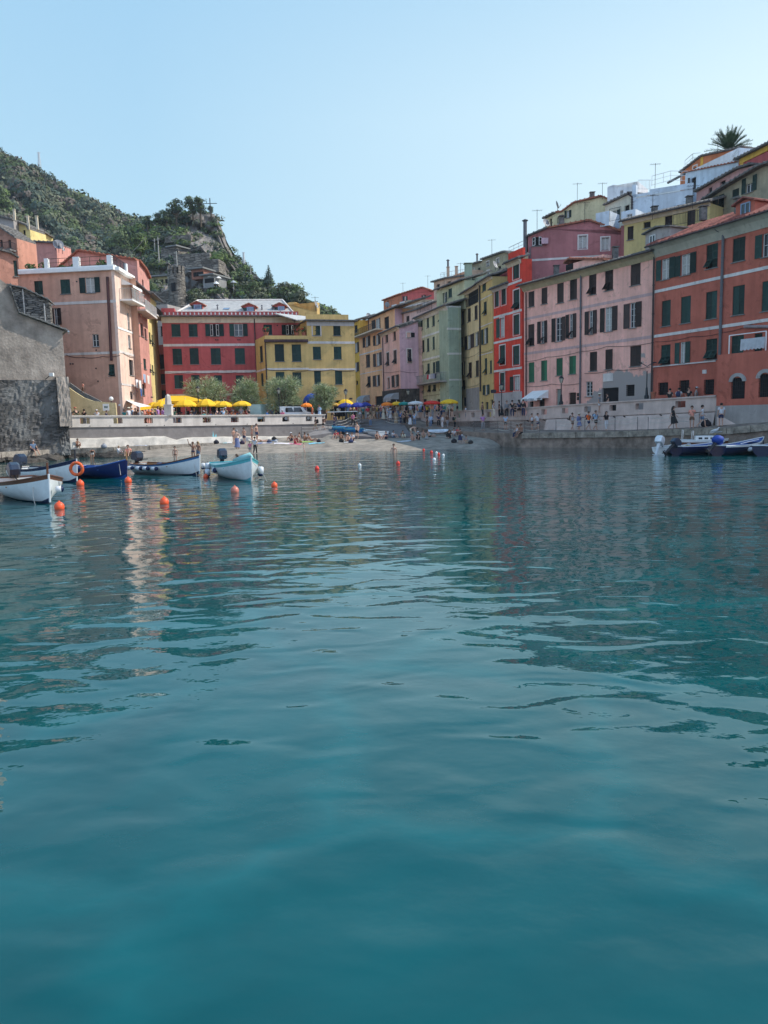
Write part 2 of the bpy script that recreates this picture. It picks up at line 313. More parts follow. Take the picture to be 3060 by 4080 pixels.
# walkway along the right and quay
fr = [atY(1560,1683,90),atY(1690,1706,84),atY(1900,1722,76),atY(2081,1728,69.5),atY(2450,1722,65),atY(2700,1713,60),atY(2900,1707,56),atY(3100,1688,53),atY(3400,1660,48)]
bs = [RW.s(1700,1660)-3, RW.s(1730,1660), RW.s(1950,1660), RW.s(2130,1660), RW.s(2450,1660), RW.s(2690,1660), RW.L-.3, RW.L+5, RW.L+11]
bz = [2.8,2.0,1.6,1.42,1.42,1.6,1.78,2.1,2.4]
strip('quay', fr, [RW.P(s, z, 0 if s < RW.L-1 else .3) for s, z in zip(bs, bz)], -1.3, CONCD)
edge = MB()
for i in range(3, 8):
    a, c = fr[i], fr[i+1]; d = (c-a).normalized(); n = Vector((d.y,-d.x,0)); k = max(1, int((c-a).length/1.5))
    for j in range(k):
        p, q = a.lerp(c, (j+.01)/k), a.lerp(c, (j+.985)/k); up = Vector((0,0,.06)); dn = Vector((0,0,-.42))
        o = n*random.uniform(.16,.22); edge.add([p+dn-n*.3,q+dn-n*.3,q+dn+o,p+dn+o,p+up-n*.3,q+up-n*.3,q+up+o,p+up+o],[(0,3,2,1),(4,5,6,7),(0,1,5,4),(1,2,6,5),(2,3,7,6),(3,0,4,7)])
tag(edge.build('quay_edge', mat('quay_blocks', (.3,.26,.21), .9, .3, 2, bump=.8, bscale=8)), kind='structure')
# ledge on the left
lf = [atZ(-400,1835,.8),atZ(0,1805,.8),atZ(262,1790,.8),atZ(450,1784,.8),atZ(640,1776,.8),atZ(850,1767,.8)]
lb = [LW.P(s,.8,0) for s in (-14,-3.5,.2,LW.s(450,1760),LW.s(640,1760),LW.s(860,1760))]
strip('ledge', lf, lb, -1.3, CONCD)
edge = MB()
for i in range(5):
    a, c = lf[i], lf[i+1]; d = (c-a).normalized(); n = Vector((d.y,-d.x,0)); k = max(1, int((c-a).length/1.1))
    for j in range(k):
        p, q = a.lerp(c, (j+.01)/k), a.lerp(c, (j+.99)/k); up = Vector((0,0,.05+random.uniform(0,.03))); dn = Vector((0,0,-.42)); o = n*random.uniform(.1,.2)
        edge.add([p+dn-n*.9,q+dn-n*.9,q+dn+o,p+dn+o,p+up-n*.9,q+up-n*.9,q+up+o,p+up+o],[(0,3,2,1),(4,5,6,7),(0,1,5,4),(1,2,6,5),(2,3,7,6),(3,0,4,7)])
ground(edge); tag(edge.build('ledge_edge', mat('ledge_blocks', (.34,.3,.25), .9, .25, 2, bump=.8, bscale=8)), kind='structure')
# beach
sh = [(540,1826),(640,1822),(800,1812),(1023,1806),(1240,1800),(1400,1797),(1640,1795),(1760,1789),(1900,1790),(2000,1780),(2150,1770)]
b_ = MB(); cols = []
for i in range(len(sh)-1):
    n = 10
    for k in range(n+(i==len(sh)-2)):
        px = sh[i][0]+(sh[i+1][0]-sh[i][0])*k/n; py = sh[i][1]+(sh[i+1][1]-sh[i][1])*k/n; cols.append((px,py))
NR = 26
for px, py in cols:
    p = atZ(px, py+1.5*math.sin(px*.03), 0)
    if px < 1290: s = LW.s(px,1750); q = LW.P(s,0,-.3); zt = .55+(px-560)*.0009 if px < 1100 else 1.15
    elif px < 1660: q = atY(px,1720,86); zt = 1.35
    else: f = (px-1660)/490; q = atY(px,1730,84-13*f); zt = 1.25-.5*f
    zt = min(zt, 1.35)
    if px > 1950: zt -= (px-1950)/200*1.0
    d = (q-p); d.z = 0
    for j in range(NR):
        t = -.35+1.35*j/(NR-1); z = zt*(t**.85 if t > 0 else t*1.3)
        if t > .02: z += .03*math.sin(px*.05+j)+.035*random.random()
        b_.v.append(tuple(Vector((p.x,p.y,0))+d*t+Vector((0,0,z))))
for i in range(len(cols)-1):
    for j in range(NR-1): b_.f.append((i*NR+j,(i+1)*NR+j,(i+1)*NR+j+1,i*NR+j+1)); b_.m.append(0)
ground(b_); tag(b_.build('beach', SAND, smooth=True), kind='structure')
# slipway, ramps
strip('slipway', [atY(1395,1735,80),atY(1480,1740,79),atY(1640,1738,79.5)], [atY(1330,1672,94),atY(1440,1671,94),atY(1600,1672,92)], -1, mat('slipway_stone', (.17,.15,.145), .9, .15, 1.5, bump=.5))
b_ = MB()
for i in range(9):
    a, c = atY(1425+i*3,1678+i*6.3,92.5-i*1.4), atY(1505+i*6,1680+i*6.3,92.2-i*1.4); b_.bar(a+Vector((0,0,.07)), c+Vector((0,0,.07)), .3, .14)
tag(b_.build('slipway_beam', mat('old_timber',(.07,.055,.045),.9,.2,4)), kind='structure')
strip('beach_ramp', [atY(1205,1741,83),atY(1330,1723,84.5),atY(1440,1698,87)], [LW.P(LW.s(1205,1730),1.3,-.1),LW.P(LW.L-.3,2.2,-.1),atY(1425,1673,93)], -1, PAVE)
# ramp below the orange house on the right
strip('house_ramp', [atY(2856,1704,59.0),atY(3100,1684,55.0),atY(3400,1655,50)], [atY(2856,1661,59.3),atY(3100,1655,55.4),atY(3400,1640,51)], -1, CONR)
# rocks below the ledge
def rock(c, r, label=None):
    bm = bmesh.new(); bmesh.ops.create_icosphere(bm, subdivisions=2, radius=1)
    ph = [random.uniform(0,9) for _ in range(3)]
    for v in bm.verts:
        k = 1+.22*math.sin(v.co.x*3+ph[0])+.2*math.sin(v.co.y*4+ph[1])+.12*random.uniform(-1,1); v.co = v.co*k
        v.co.x *= r[0]; v.co.y *= r[1]; v.co.z = v.co.z*r[2] if v.co.z < .4*r[2] else v.co.z*r[2]*.9
    me = bpy.data.meshes.new('rock'); bm.to_mesh(me); bm.free(); me.materials.append(ROCKM)
    o = bpy.data.objects.new('boulder', me); COL.objects.link(o); o.location = c; o.rotation_euler.z = random.uniform(0,3)
    return o
rk = [(40,1832,1.5,.75,'leftmost flat dark boulder under the stone house'),(75,1822,1.0,.8,'tall round boulder close behind the outboard motors'),(170,1835,1.6,.55,'long low boulder in front of the seated man in blue'),(115,1843,1.3,.45,'lowest boulder nearest the moored boats on the left'),(215,1828,.8,.55,'small dark boulder under the dangling feet of the seated man'),(262,1820,.7,.5,'small boulder below the corner of the stone house'),(300,1822,.6,.5,'small boulder right of the stone house corner'),(345,1822,.5,.45,'small boulder left of the wading boy'),(440,1822,1.3,.55,'flat boulder between the wading boy and the woman in orange'),(545,1816,.9,.4,'flat boulder right of the woman in orange'),(590,1806,.7,.35,'small flat rock below the woman lying on the ledge')]
for px,py,r,hh,lb_ in rk:
    o = rock(atZ(px,py,.02)+Vector((0,r*.4,0)), (r, r*.7, hh), 0); tag(o, lb_, 'boulder', 'boulders under the ledge')
rub = MB()
for i in range(150):
    f = i/150; p = lf[1].lerp(lf[2], f*2) if f < .5 else lf[2].lerp(lf[5], (f-.5)*2); p = p+Vector((0,-random.uniform(.2,.9),0)); p.z = random.uniform(-.05,.3)
    r = random.uniform(.12,.34); rub.lathe([(r*.4,-r*.6),(r,-.1),(r*.8,r*.35),(r*.2,r*.55)], p, 6, 0, random.uniform(.8,1.5), 1)
tag(rub.build('rubble', ROCKM), kind='stuff')
BV = BVHTree.FromPolygons(GV, GF)
def onground(px, py):
    h = BV.ray_cast(EYE, ray(px,py).normalized()); return h[0] if h[0] is not None else atZ(px,py,.5)
def gz(x, y, top=6):
    h = BV.ray_cast(Vector((x,y,top)), Vector((0,0,-1))); return h[0].z if h[0] is not None else 0
# ---------- windows, shutters ----------
def leaf_mesh(nsl):
    b = MB(); w_ = .1
    b.bx(0,w_,0,.04,0,1); b.bx(1-w_,1,0,.04,0,1)
    for z in (0,.46,.94): b.bx(w_,1-w_,.002,.038,z,z+.06)
    for k in range(nsl):
        z = .065+(.875)*k/nsl
        if .44 < z < .52: continue
        b.add([(w_,.004,z),(1-w_,.004,z),(1-w_,.034,z+.875/nsl*.95),(w_,.034,z+.875/nsl*.95)], [(0,1,2,3)])
    b.bx(w_,1-w_,.035,.039,.05,.95)
    return b.mesh('shutter_leaf', [G_SH])
LEAF = leaf_mesh(14)
def win(bld, F, spec, sh, frame=None, sillm=STONE):
    """spec: (x0,y0,x1,y1,type[,xa,xb]) in photograph pixels on face F. Returns hole (s0,s1,z0,z1)"""
    x0,y0,x1,y1,ty = spec[:5]; ym = (y0+y1)/2; xm = (x0+x1)/2
    if ty[0] in 'op': xa, xb = spec[5], spec[6]
    else: xa, xb = x0, x1
    s0, s1 = F.s(xa,ym), F.s(xb,ym); zt = F.hit(xm,y0)[1]; zb = F.hit(xm,y1)[1]
    if ty.endswith('.'): sh = None
    W, Hh = s1-s0, zt-zb; W_ = WL[bld.name]; D = .2
    base = F.P(s0, zb)-W_
    b = MB(); e = .003
    wf = frame or WOODW
    mats = [DARK, wf, GLASS, CURT]
    ty0 = ty[0]
    if ty0 in 'ct':     # closed shutters over a dark recess
        b.bx(e,W-e,D-.02,D-.005,e,Hh-e,0)
    elif ty0 == 'd':    # door
        b.bx(e,W-e,D-.02,D-.005,e,Hh-e,0); b.bx(.04,W-.04,D-.06,D-.02,e,Hh-.05,1)
    elif ty0 == 'n':
        b.bx(e,W-e,D-.02,D-.005,e,Hh-e,0)
    elif ty0 == 'g':    # barred
        b.bx(e,W-e,D-.02,D-.005,e,Hh-e,0)
        k = max(2,int(W/.16))
        for i in range(1,k): b.bx(W*i/k-.012,W*i/k+.012,.03,.055,e,Hh-e,1)
        for i in range(1,5): b.bx(e,W-e,.026,.03,Hh*i/5-.012,Hh*i/5+.012,1)
    else:               # glazed
        fw = .055; b.bx(e,W-e,D-.03,D-.005,e,Hh-e,2)
        if 'k' in ty: b.bx(fw,W-fw,D-.045,D-.031,.1,Hh-.1,3)
        for a,c,p,q in ((e,fw,e,Hh-e),(W-fw,W-e,e,Hh-e),(fw,W-fw,e,fw),(fw,W-fw,Hh-fw,Hh-e)): b.bx(a,c,D-.09,D-.046,p,q,1)
        nb = 1 if W < 1.5 else 2
        b.bx(W/2-.035,W/2+.035,D-.092,D-.046,fw,Hh-fw,1)
        nr = 4 if 'm' in ty else 2
        for i in range(1,nr): b.bx(fw,W-fw,D-.088,D-.047,Hh*i/nr-.015,Hh*i/nr+.015,1)
        if 'x' in ty:   # casements swung open, dark room
            b = MB(); b.bx(e,W-e,D-.02,D-.005,e,Hh-e,0)
            for sx, a in ((0,.9),(1,-.9)):
                M = Matrix.Rotation(-a, 3, 'Z'); l = W*.46
                ox = .03 if sx == 0 else W-.03; sg = 1 if sx == 0 else -1
                def bb(x0_,x1_,z0_,z1_,mi):
                    vs = [Vector((ox,.04,0))+M@Vector((sg*xx,yy,zz)) for xx in (x0_,x1_) for yy in (-.02,.02) for zz in (z0_,z1_)]
                    b.add(vs, [(0,1,3,2),(4,6,7,5),(0,4,5,1),(2,3,7,6),(0,2,6,4),(1,5,7,3)], mi)
                bb(0,.07,.03,Hh-.05,1); bb(l-.07,l,.03,Hh-.05,1); bb(.07,l-.07,.03,.1,1); bb(.07,l-.07,Hh-.12,Hh-.05,1); bb(.07,l-.07,Hh*.5,Hh*.5+.04,1)
    name = 'door' if ty0 == 'd' else 'window'
    wo = bpy.data.objects.new(name, b.mesh(name, mats if ty0 != 'd' else [DARK, sh or B_SH])); COL.objects.link(wo)
    if ty0 == 'g': wo.data.materials[1] = METAL
    wo.parent = bld; wo.location = base; wo.rotation_euler.z = F.rz
    dy = .06
    if sh and ty0 in 'ct':
        zf = 0 if ty0 == 'c' else Hh*(.42 if Hh < 1.8 else .38)
        for k in (0,1):
            inst(LEAF, 'shutter', wo, (W*k/2+.004, dy, zf+.004), (0,0,0), (W/2-.008, 1, Hh-zf-.008), sh)
            if ty0 == 't' and not (ty.endswith('h') and k == 1):
                a = .62; inst(LEAF, 'shutter_flap', wo, (W*k/2+.01, dy-zf*math.sin(a), zf-zf*math.cos(a)), (-a,0,0), (W/2-.02, 1, zf), sh)
            elif ty0 == 't': inst(LEAF, 'shutter_flap', wo, (W*k/2+.01, dy, .004), (0,0,0), (W/2-.02,1,zf-.01), sh)
    if sh and ty0 == 'o':
        sl = F.s(x0,ym); sr = F.s(x1,ym)
        if s0-sl > .12: inst(LEAF, 'shutter', wo, (sl-s0+.01, -.07, .01), (0,0,0), (s0-sl-.02, 1, Hh-.02), sh)
        if sr-s1 > .12: inst(LEAF, 'shutter', wo, (W+.01, -.07, .01), (0,0,0), (sr-s1-.02, 1, Hh-.02), sh)
        if 't' in ty[1:]:
            a = .8; l = Hh*.4; inst(LEAF, 'shutter_flap', wo, (W*.45, -.05-l*math.sin(a), .02), (-a,0,0), (W*.6, 1, l), sh)
    if 's' not in ty:
        q = MB(); q.bx(-.08,W+.08,-.1,.0-e,-.07,-.005); so_ = bpy.data.objects.new('sill', q.mesh('sill', sillm)); COL.objects.link(so_); so_.parent = wo
    if 'F' in ty:
        q = MB(); f = .13
        q.bx(-f,-e,-.03,-e,-f,Hh+f); q.bx(W+e,W+f,-.03,-e,-f,Hh+f); q.bx(-e,W+e,-.03,-e,Hh+e,Hh+f); q.bx(-e,W+e,-.03,-e,-f,-.075)
        so_ = bpy.data.objects.new('surround', q.mesh('surround', BANDW)); COL.objects.link(so_); so_.parent = wo
    return (s0, s1, zb, zt, D)
def facade(b, F, s0, s1, z0, z1, holes, mi=0, prof=None):
    S = sorted(set([s0,s1]+[x for h in holes for x in h[:2]])); Z = sorted(set([z0,z1]+[x for h in holes for x in h[2:4]]))
    S = [x for x in S if s0 <= x <= s1]; Z = [x for x in Z if z0 <= x <= z1]
    for i in range(len(S)-1):
        if S[i+1]-S[i] < 1e-4: continue
        run = None
        for j in range(len(Z)-1):
            sm, zm = (S[i]+S[i+1])/2, (Z[j]+Z[j+1])/2
            hole = any(h[0] < sm < h[1] and h[2] < zm < h[3] for h in holes)
            if not hole and run is None: run = Z[j]
            if hole and run is not None: b.quad(F.P(S[i],run),F.P(S[i+1],run),F.P(S[i+1],Z[j]),F.P(S[i],Z[j]),mi); run = None
        if run is not None: b.quad(F.P(S[i],run),F.P(S[i+1],run),F.P(S[i+1],Z[-1]),F.P(S[i],Z[-1]),mi)
    for h in holes:
        a,c,p,q,D = h
        b.quad(F.P(a,p),F.P(a,q),F.P(a,q,-D),F.P(a,p,-D),mi); b.quad(F.P(c,p),F.P(c,p,-D),F.P(c,q,-D),F.P(c,q),mi)
        b.quad(F.P(a,q),F.P(c,q),F.P(c,q,-D),F.P(a,q,-D),mi); b.quad(F.P(a,p),F.P(a,p,-D),F.P(c,p,-D),F.P(c,p),mi)
def zat(F, *pp): return sum(F.hit(*p)[1] for p in pp)/len(pp)
def bldg(label, anchor, cat='building', name='house', group=None):
    return thing(name, anchor, label, cat, group)
def wallbox(bld, F, z0, z1, depth, mt, wins=(), sh=G_SH, frame=None, s0=0, s1=None, left=True, right=True, gable=None, name='wall', lean=0):
    """front wall with real openings plus sides, back and top. gable: list of photo pixels of the roof line on F"""
    s1 = F.L if s1 is None else s1; b = MB()
    holes = [win(bld, F, w_, w_[7] if len(w_) > 7 else sh, frame) for w_ in wins]
    holes = [h for h in holes if h]
    facade(b, F, s0, s1, z0, z1, holes)
    P = F.P
    dl = depth*math.tan(lean)
    bl, br = s0+dl, s1+dl
    b.quad(P(s0,z0),P(s0,z1),P(bl,z1,-depth),P(bl,z0,-depth))
    if right: b.quad(P(s1,z0),P(br,z0,-depth),P(br,z1,-depth),P(s1,z1))
    b.quad(P(bl,z0,-depth),P(bl,z1,-depth),P(br,z1,-depth),P(br,z0,-depth))
    if gable:
        g = [F.hit(*p) for p in gable]; pts = [P(s0,z1)]+[P(a,z) for a,z in g]+[P(s1,z1)]
        n = len(pts); bk = [p-F.n*depth for p in pts]; b.add(pts, [tuple(range(n))]); b.add(bk, [tuple(range(n))[::-1]])
        for i in range(n-1): b.quad(pts[i],pts[i+1],bk[i+1],bk[i])
    else: b.quad(P(s0,z1),P(s1,z1),P(br,z1,-depth),P(bl,z1,-depth))
    return b.build(name, mt, bld)
def band(bld, F, z, h=.22, s0=0, s1=None, mt=None, off=.04, name='trim_band'):
    s1 = F.L if s1 is None else s1; b = MB(); wallblock(b, F, s0, s1, z-h/2, z+h/2, .003, off); return b.build(name, mt or BANDW, bld)
def eave(bld, F, z, over=.55, th=.16, s0=-.3, s1=None, mt=TILE, depth=3.0, pitch=.28, cove=None, coveh=.5, gut=True):
    s1 = F.L+.3 if s1 is None else s1; b = MB(); P = F.P
    vs = [P(s0,z,over),P(s1,z,over),P(s1,z+(over+depth)*pitch,-depth),P(s0,z+(over+depth)*pitch,-depth)]
    vs += [v+Vector((0,0,th)) for v in vs]
    b.add(vs, [(0,3,2,1),(4,5,6,7),(0,1,5,4),(1,2,6,5),(2,3,7,6),(3,0,4,7)])
    n = int((s1-s0)/.42)
    for i in range(n+1):   # tile ends and ridges give an uneven edge
        a = s0+(s1-s0)*(i+.5)/(n+1); r = random.uniform(.06,.085)
        b.tube([P(a,z+th+.0,over+.02),P(a,z+th+(over+depth)*pitch,-depth)], r, 5)
    o = b.build('roof', mt, bld)
    if gut:
        g = MB(); g.tube([P(s0,z+.02,over+.07),P(s1,z+.02,over+.07)], .075, 8); g.build('gutter', PIPE, o)
    if cove:
        c = MB(); N = 6
        pr = [(.003,-coveh),(.06,-coveh),(.09,-coveh*.9),(over*.45,-coveh*.35),(over*.8,-.06),(over*.88,-.002)]
        for i in range(len(pr)-1):
            a, d = pr[i], pr[i+1]; c.quad(P(s0+.25,z+a[1],a[0]),P(s1-.25,z+a[1],a[0]),P(s1-.25,z+d[1],d[0]),P(s0+.25,z+d[1],d[0]))
        for ss in (s0+.25, s1-.25): c.add([P(ss,z+q[1],q[0]) for q in pr]+[P(ss,z-.002,.003)], [tuple(range(len(pr)+1))])
        c.build('cornice', cove, bld)
    return o
def pipe(bld, F, px, y0, y1, r=.065, mt=PIPE, elbow=0):
    s, zt = F.hit(px,y0); zb = F.hit(px,y1)[1]; b = MB()
    pts = [F.P(s,zb,.12),F.P(s,zt,.12)]
    if elbow: pts += [F.P(s+elbow*.3,zt+.25,.4), F.P(s+elbow*.35,zt+.45,.62)]
    b.tube(pts, r, 7)
    for k in range(1,5): b.tube([F.P(s,zb+(zt-zb)*k/5-.03,.12),F.P(s,zb+(zt-zb)*k/5+.03,.12)], r*1.4, 7)
    b.build('drainpipe', mt, bld)
def wire(bld, F, pts, r=.018, sag=.12):
    q = [F.P(*F.hit(*p), .05) for p in pts]; o = []
    for i in range(len(q)-1):
        for k in range(7):
            t = k/6; p = q[i].lerp(q[i+1], t); p.z -= sag*4*t*(1-t); o.append(p)
    b = MB(); b.tube(o, r, 4, cap=False); b.build('cable', METAL, bld)
def roofline(bld, F, pix, over=.35, th=.16, depth=6, mt=TILE, name='roof', edge=.25):
    """tiled roof slabs following pixel points of the roof line on face F, running back by depth"""
    b = MB(); q = [F.hit(*p) for p in pix]
    for i in range(len(q)-1):
        (a,za),(c,zc) = q[i], q[i+1]
        vs = [F.P(a,za,over),F.P(c,zc,over),F.P(c,zc,-depth),F.P(a,za,-depth)]; vs += [v+Vector((0,0,th)) for v in vs]
        b.add(vs, [(0,3,2,1),(4,5,6,7),(0,1,5,4),(1,2,6,5),(2,3,7,6),(3,0,4,7)])
        n = max(1, int(math.hypot(c-a,zc-za)/.5))
        for k in range(n):
            t = (k+.5)/n; p = F.P(a+(c-a)*t, za+(zc-za)*t+th, 0); b.tube([p+F.n*(over+.03), p-F.n*depth], random.uniform(.06,.09), 5)
    return b.build(name, mt, bld)
def chimney(bld, p, h=1.2, w_=.45, mt=None, cap=True):
    b = MB(); b.box((p.x,p.y,p.z+h/2),(w_,w_,h)); 
    if cap: b.box((p.x,p.y,p.z+h+.12),(w_*1.3,w_*1.3,.07)); [b.box((p.x+i*w_*.35,p.y+j*w_*.35,p.z+h+.04),(.09,.09,.09)) for i in (-1,1) for j in (-1,1)]
    return b.build('chimney', mt or BANDW, bld)
def flue(bld, p, h=1.2, r=.12, mt=None):
    b = MB(); b.tube([p, p+Vector((0,0,h))], r, 8); b.lathe([(r*1.7,0),(r*1.7,.06),(r*.4,.2)], p+Vector((0,0,h+.06)), 8); return b.build('chimney', mt or PIPEG, bld)
def dish(p, r, label, ang=2.2, group='satellite dishes'):
    r = r*.6; t_ = thing('satellite_dish', p, label, 'satellite dish', group)
    b = MB(); b.tube([(0,0,0),(0,0,r*1.5)], .03, 6); b.build('mast', METAL, t_, loc=(0,0,0))
    b = MB(); M = Matrix.Rotation(ang,3,'Z')@Matrix.Rotation(R(70),3,'X'); n = 14; vs = [M@Vector((0,0,-r*.22))+Vector((0,0,r*1.6))]
    for j in (1,2,3):
        for k in range(n): q = 2*PI*k/n; rr = r*j/3; vs.append(M@Vector((rr*math.cos(q),rr*math.sin(q),-r*.22*(1-(j/3)**2)))+Vector((0,0,r*1.6)))
    fs = [(0,1+k,1+(k+1)%n) for k in range(n)]+[(1+j*n+k,1+(j+1)*n+k,1+(j+1)*n+(k+1)%n,1+j*n+(k+1)%n) for j in range(2) for k in range(n)]
    b.add(vs, fs); b.build('reflector', mat('dish_grey',(.3,.3,.31),.5), t_, True, loc=(0,0,0))
    b = MB(); b.tube([M@Vector((0,-r*.9,0))+Vector((0,0,r*1.6)), M@Vector((0,-r*.2,r*.9))+Vector((0,0,r*1.6))], .025, 5); b.build('arm', METAL, t_, loc=(0,0,0))
    return t_
def railing(bld, pts, h=1.0, step=.14, mt=METAL, name='railing', bars=True):
    b = MB()
    for i in range(len(pts)-1):
        a, c = Vector(pts[i]), Vector(pts[i+1]); u = Vector((0,0,h)); n = max(1,int((c-a).length/step))
        b.bar(a+u, c+u, .05, .04); b.bar(a+Vector((0,0,.08)), c+Vector((0,0,.08)), .03, .03)
        if bars:
            for k in range(n+1): p = a.lerp(c,k/n); b.bar(p+Vector((0,0,.08)), p+u, .018 if k%8 else .035)
        else:
            for k in range(0,n+1,8): p = a.lerp(c,k/n); b.bar(p, p+u, .035)
            b.bar(a+u*.55, c+u*.55, .03, .03)
    return b.build(name, mt, bld)
def balcony(bld, F, x0, x1, yb, yr, out=1.0, mt=None, rm=METAL, solid=False, bars=True):
    s0, s1 = F.s(x0,yb), F.s(x1,yb); z = (F.hit(x0,yb)[1]+F.hit(x1,yb)[1])/2; h = F.hit((x0+x1)/2,yr)[1]-F.hit((x0+x1)/2,yb)[1]
    b = MB(); wallblock(b, F, s0, s1, z-.16, z, .003, out); bo = b.build('balcony', mt or BANDW, bld)
    railing(bo, [F.P(s0+.04,z,.05),F.P(s0+.04,z,out-.05),F.P(s1-.04,z,out-.05),F.P(s1-.04,z,.05)], max(.7,min(1.1,h)), mt=rm, bars=bars)
    return bo
def hang(label, F, quads, mt, off=.1, name='laundry', group=None, cat='laundry', n=10):
    """cloth hung over a wall or rail: list of (x0,x1,ytop,ybot) pixel pieces; each returned as a thing"""
    x0,x1,yt,yb = quads; s0,s1 = F.s(x0,yt),F.s(x1,yt); zt = F.hit(x0,yt)[1]; zb = F.hit(x0,yb)[1]; b = MB()
    p0 = F.P((s0+s1)/2, zb, off); m_ = 5
    for i in range(n+1):
        for j in range(m_+1):
            s = s0+(s1-s0)*i/n; z = zt+(zb-zt)*j/m_*(1+.06*math.sin(i*2.1)); o = off+.05*math.sin(i*1.9+j*.3)*j/m_
            b.v.append(tuple(F.P(s,z,o)))
    for i in range(n):
        for j in range(m_): a = i*(m_+1)+j; b.f.append((a,a+m_+1,a+m_+2,a+1)); b.m.append(0)
    return tag(b.build(name, mt, None, True), label, cat, group)
# ================= right-hand row =================
P_F = Face((2088,1400,84.3),(2604,1400,68.0)); O_F = Face((2604,1400,68.0),(3330,1400,52.4)); R_F = Face((1968,1400,91.4),(2088,1400,84.4))
Y_F = Face((1835,1400,106),(1968,1400,91.5)); G_F = Face((1663,1400,115),(1788,1400,102)); GS_F = Face((1788,1400,102.0),(1838,1400,102.6))
pink = stucco('pink', (.88,.47,.38)); orange = stucco('brick_orange', (.47,.135,.092)); redv = stucco('vivid_red', (.66,.065,.04)); yel = stucco('ochre', (.62,.44,.18)); crm = stucco('pale_yellow', (.70,.54,.30))
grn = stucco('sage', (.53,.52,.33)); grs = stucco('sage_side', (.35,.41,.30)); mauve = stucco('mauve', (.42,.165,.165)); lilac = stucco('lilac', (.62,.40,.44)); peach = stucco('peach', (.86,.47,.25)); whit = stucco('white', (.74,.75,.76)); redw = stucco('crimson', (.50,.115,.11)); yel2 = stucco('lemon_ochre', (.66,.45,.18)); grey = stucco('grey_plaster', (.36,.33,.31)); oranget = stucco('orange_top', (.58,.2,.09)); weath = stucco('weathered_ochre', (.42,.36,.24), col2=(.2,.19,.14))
# pink facade with peeling plaster low on the right
def peel_mat():
    m = pink.copy(); m.name = 'pink_peeling'; t = m.node_tree; b = t.nodes['Principled BSDF']; src = b.inputs['Base Color'].links[0].from_socket
    tc = t.nodes.new('ShaderNodeTexCoord'); n = t.nodes.new('ShaderNodeTexNoise'); n.inputs['Scale'].default_value = .35; n.inputs['Detail'].default_value = 7; n.inputs['Roughness'].default_value = .62; t.links.new(tc.outputs['Object'], n.inputs['Vector'])
    sx = t.nodes.new('ShaderNodeSeparateXYZ'); t.links.new(tc.outputs['Object'], sx.inputs[0])
    def mr(s_, a, c, d, e):
        r = t.nodes.new('ShaderNodeMapRange'); r.inputs[1].default_value = a; r.inputs[2].default_value = c; r.inputs[3].default_value = d; r.inputs[4].default_value = e; t.links.new(s_, r.inputs[0]); return r.outputs[0]
    def op(o, a, c):
        x = t.nodes.new('ShaderNodeMath'); x.operation = o
        for k, v in ((0,a),(1,c)):
            if isinstance(v,(int,float)): x.inputs[k].default_value = v
            else: t.links.new(v, x.inputs[k])
        return x.outputs[0]
    hz = mr(sx.outputs[2], 1.0, 6.5, .28, -.2); hx = mr(sx.outputs[0], -.2, 2.2, -.32, .05)
    k = op('ADD', op('ADD', n.outputs['Fac'], hz), hx); k = mr(k, .545, .575, 0, 1)
    mx = t.nodes.new('ShaderNodeMix'); mx.data_type = 'RGBA'; t.links.new(k, mx.inputs[0]); t.links.new(src, mx.inputs[6]); mx.inputs[7].default_value = (.33,.29,.27,1); t.links.new(mx.outputs[2], b.inputs['Base Color']); return m
ph = bldg('long peeling pink house with rows of dark shutters and gelato awning', P_F.P(P_F.L/2, 3.1))
PEELZ = .5
PEEL = peel_mat(); zp = zat(P_F,(2100,1146),(2595,1001))
def W(*a): return a
pw = [W(2105,1161,2129,1222,'c'),W(2157,1146,2181,1211,'c'),W(2219,1128,2246,1207,'c'),W(2270,1113,2299,1193,'c'),W(2346,1090,2376,1174,'th'),W(2410,1069,2443,1157,'th'),W(2512,1049,2552,1136,'c'),
 W(2104,1292,2129,1378,'th'),W(2142,1279,2181,1368,'omt',2155,2170),W(2199,1265,2253,1360,'om',2214,2240),W(2255,1251,2297,1347,'omt',2268,2283),W(2331,1238,2379,1332,'omt',2347,2364),W(2392,1223,2461,1320,'okm',2410,2440),W(2486,1206,2557,1306,'om',2510,2534),
 W(2106,1444,2129,1522,'c',0,0,GG_SH),W(2155,1436,2180,1516,'c',0,0,GG_SH),W(2216,1427,2242,1496,'c',0,0,GG_SH),W(2267,1418,2295,1490,'c',0,0,GG_SH),W(2349,1402,2379,1478,'c'),W(2411,1392,2441,1471,'c'),W(2510,1378,2554,1459,'c'),
 W(2147,1590,2170,1640,'ds',0,0,K_SH),W(2112,1600,2125,1622,'ns'),W(2216,1550,2235,1640,'ds',0,0,GY_SH),W(2266,1564,2295,1640,'ds',0,0,B_SH),W(2334,1520,2361,1579,'wm'),W(2399,1545,2464,1640,'ns'),W(2494,1533,2528,1578,'gs')]
wallbox(ph, P_F, 2.2, zp, 9, PEEL, pw, B_SH)
PEELZ_NOTE = None
eave(ph, P_F, zp, over=.75, th=.14, cove=stucco('cove_ochre',(.5,.42,.27)), coveh=.55, pitch=.25, depth=4)
band(ph, P_F, zat(P_F,(2183,1253),(2602,1171)), .26, mt=stucco('band_pinkgrey',(.56,.38,.36)), off=.015); band(ph, P_F, zat(P_F,(2183,1396),(2602,1343)), .26, mt=MC['stucco_band_pinkgrey'], off=.015)
pipe(ph, P_F, 2318, 1095, 1610, elbow=-1, mt=PIPEG, r=.09); pipe(ph, P_F, 2099, 1165, 1600)
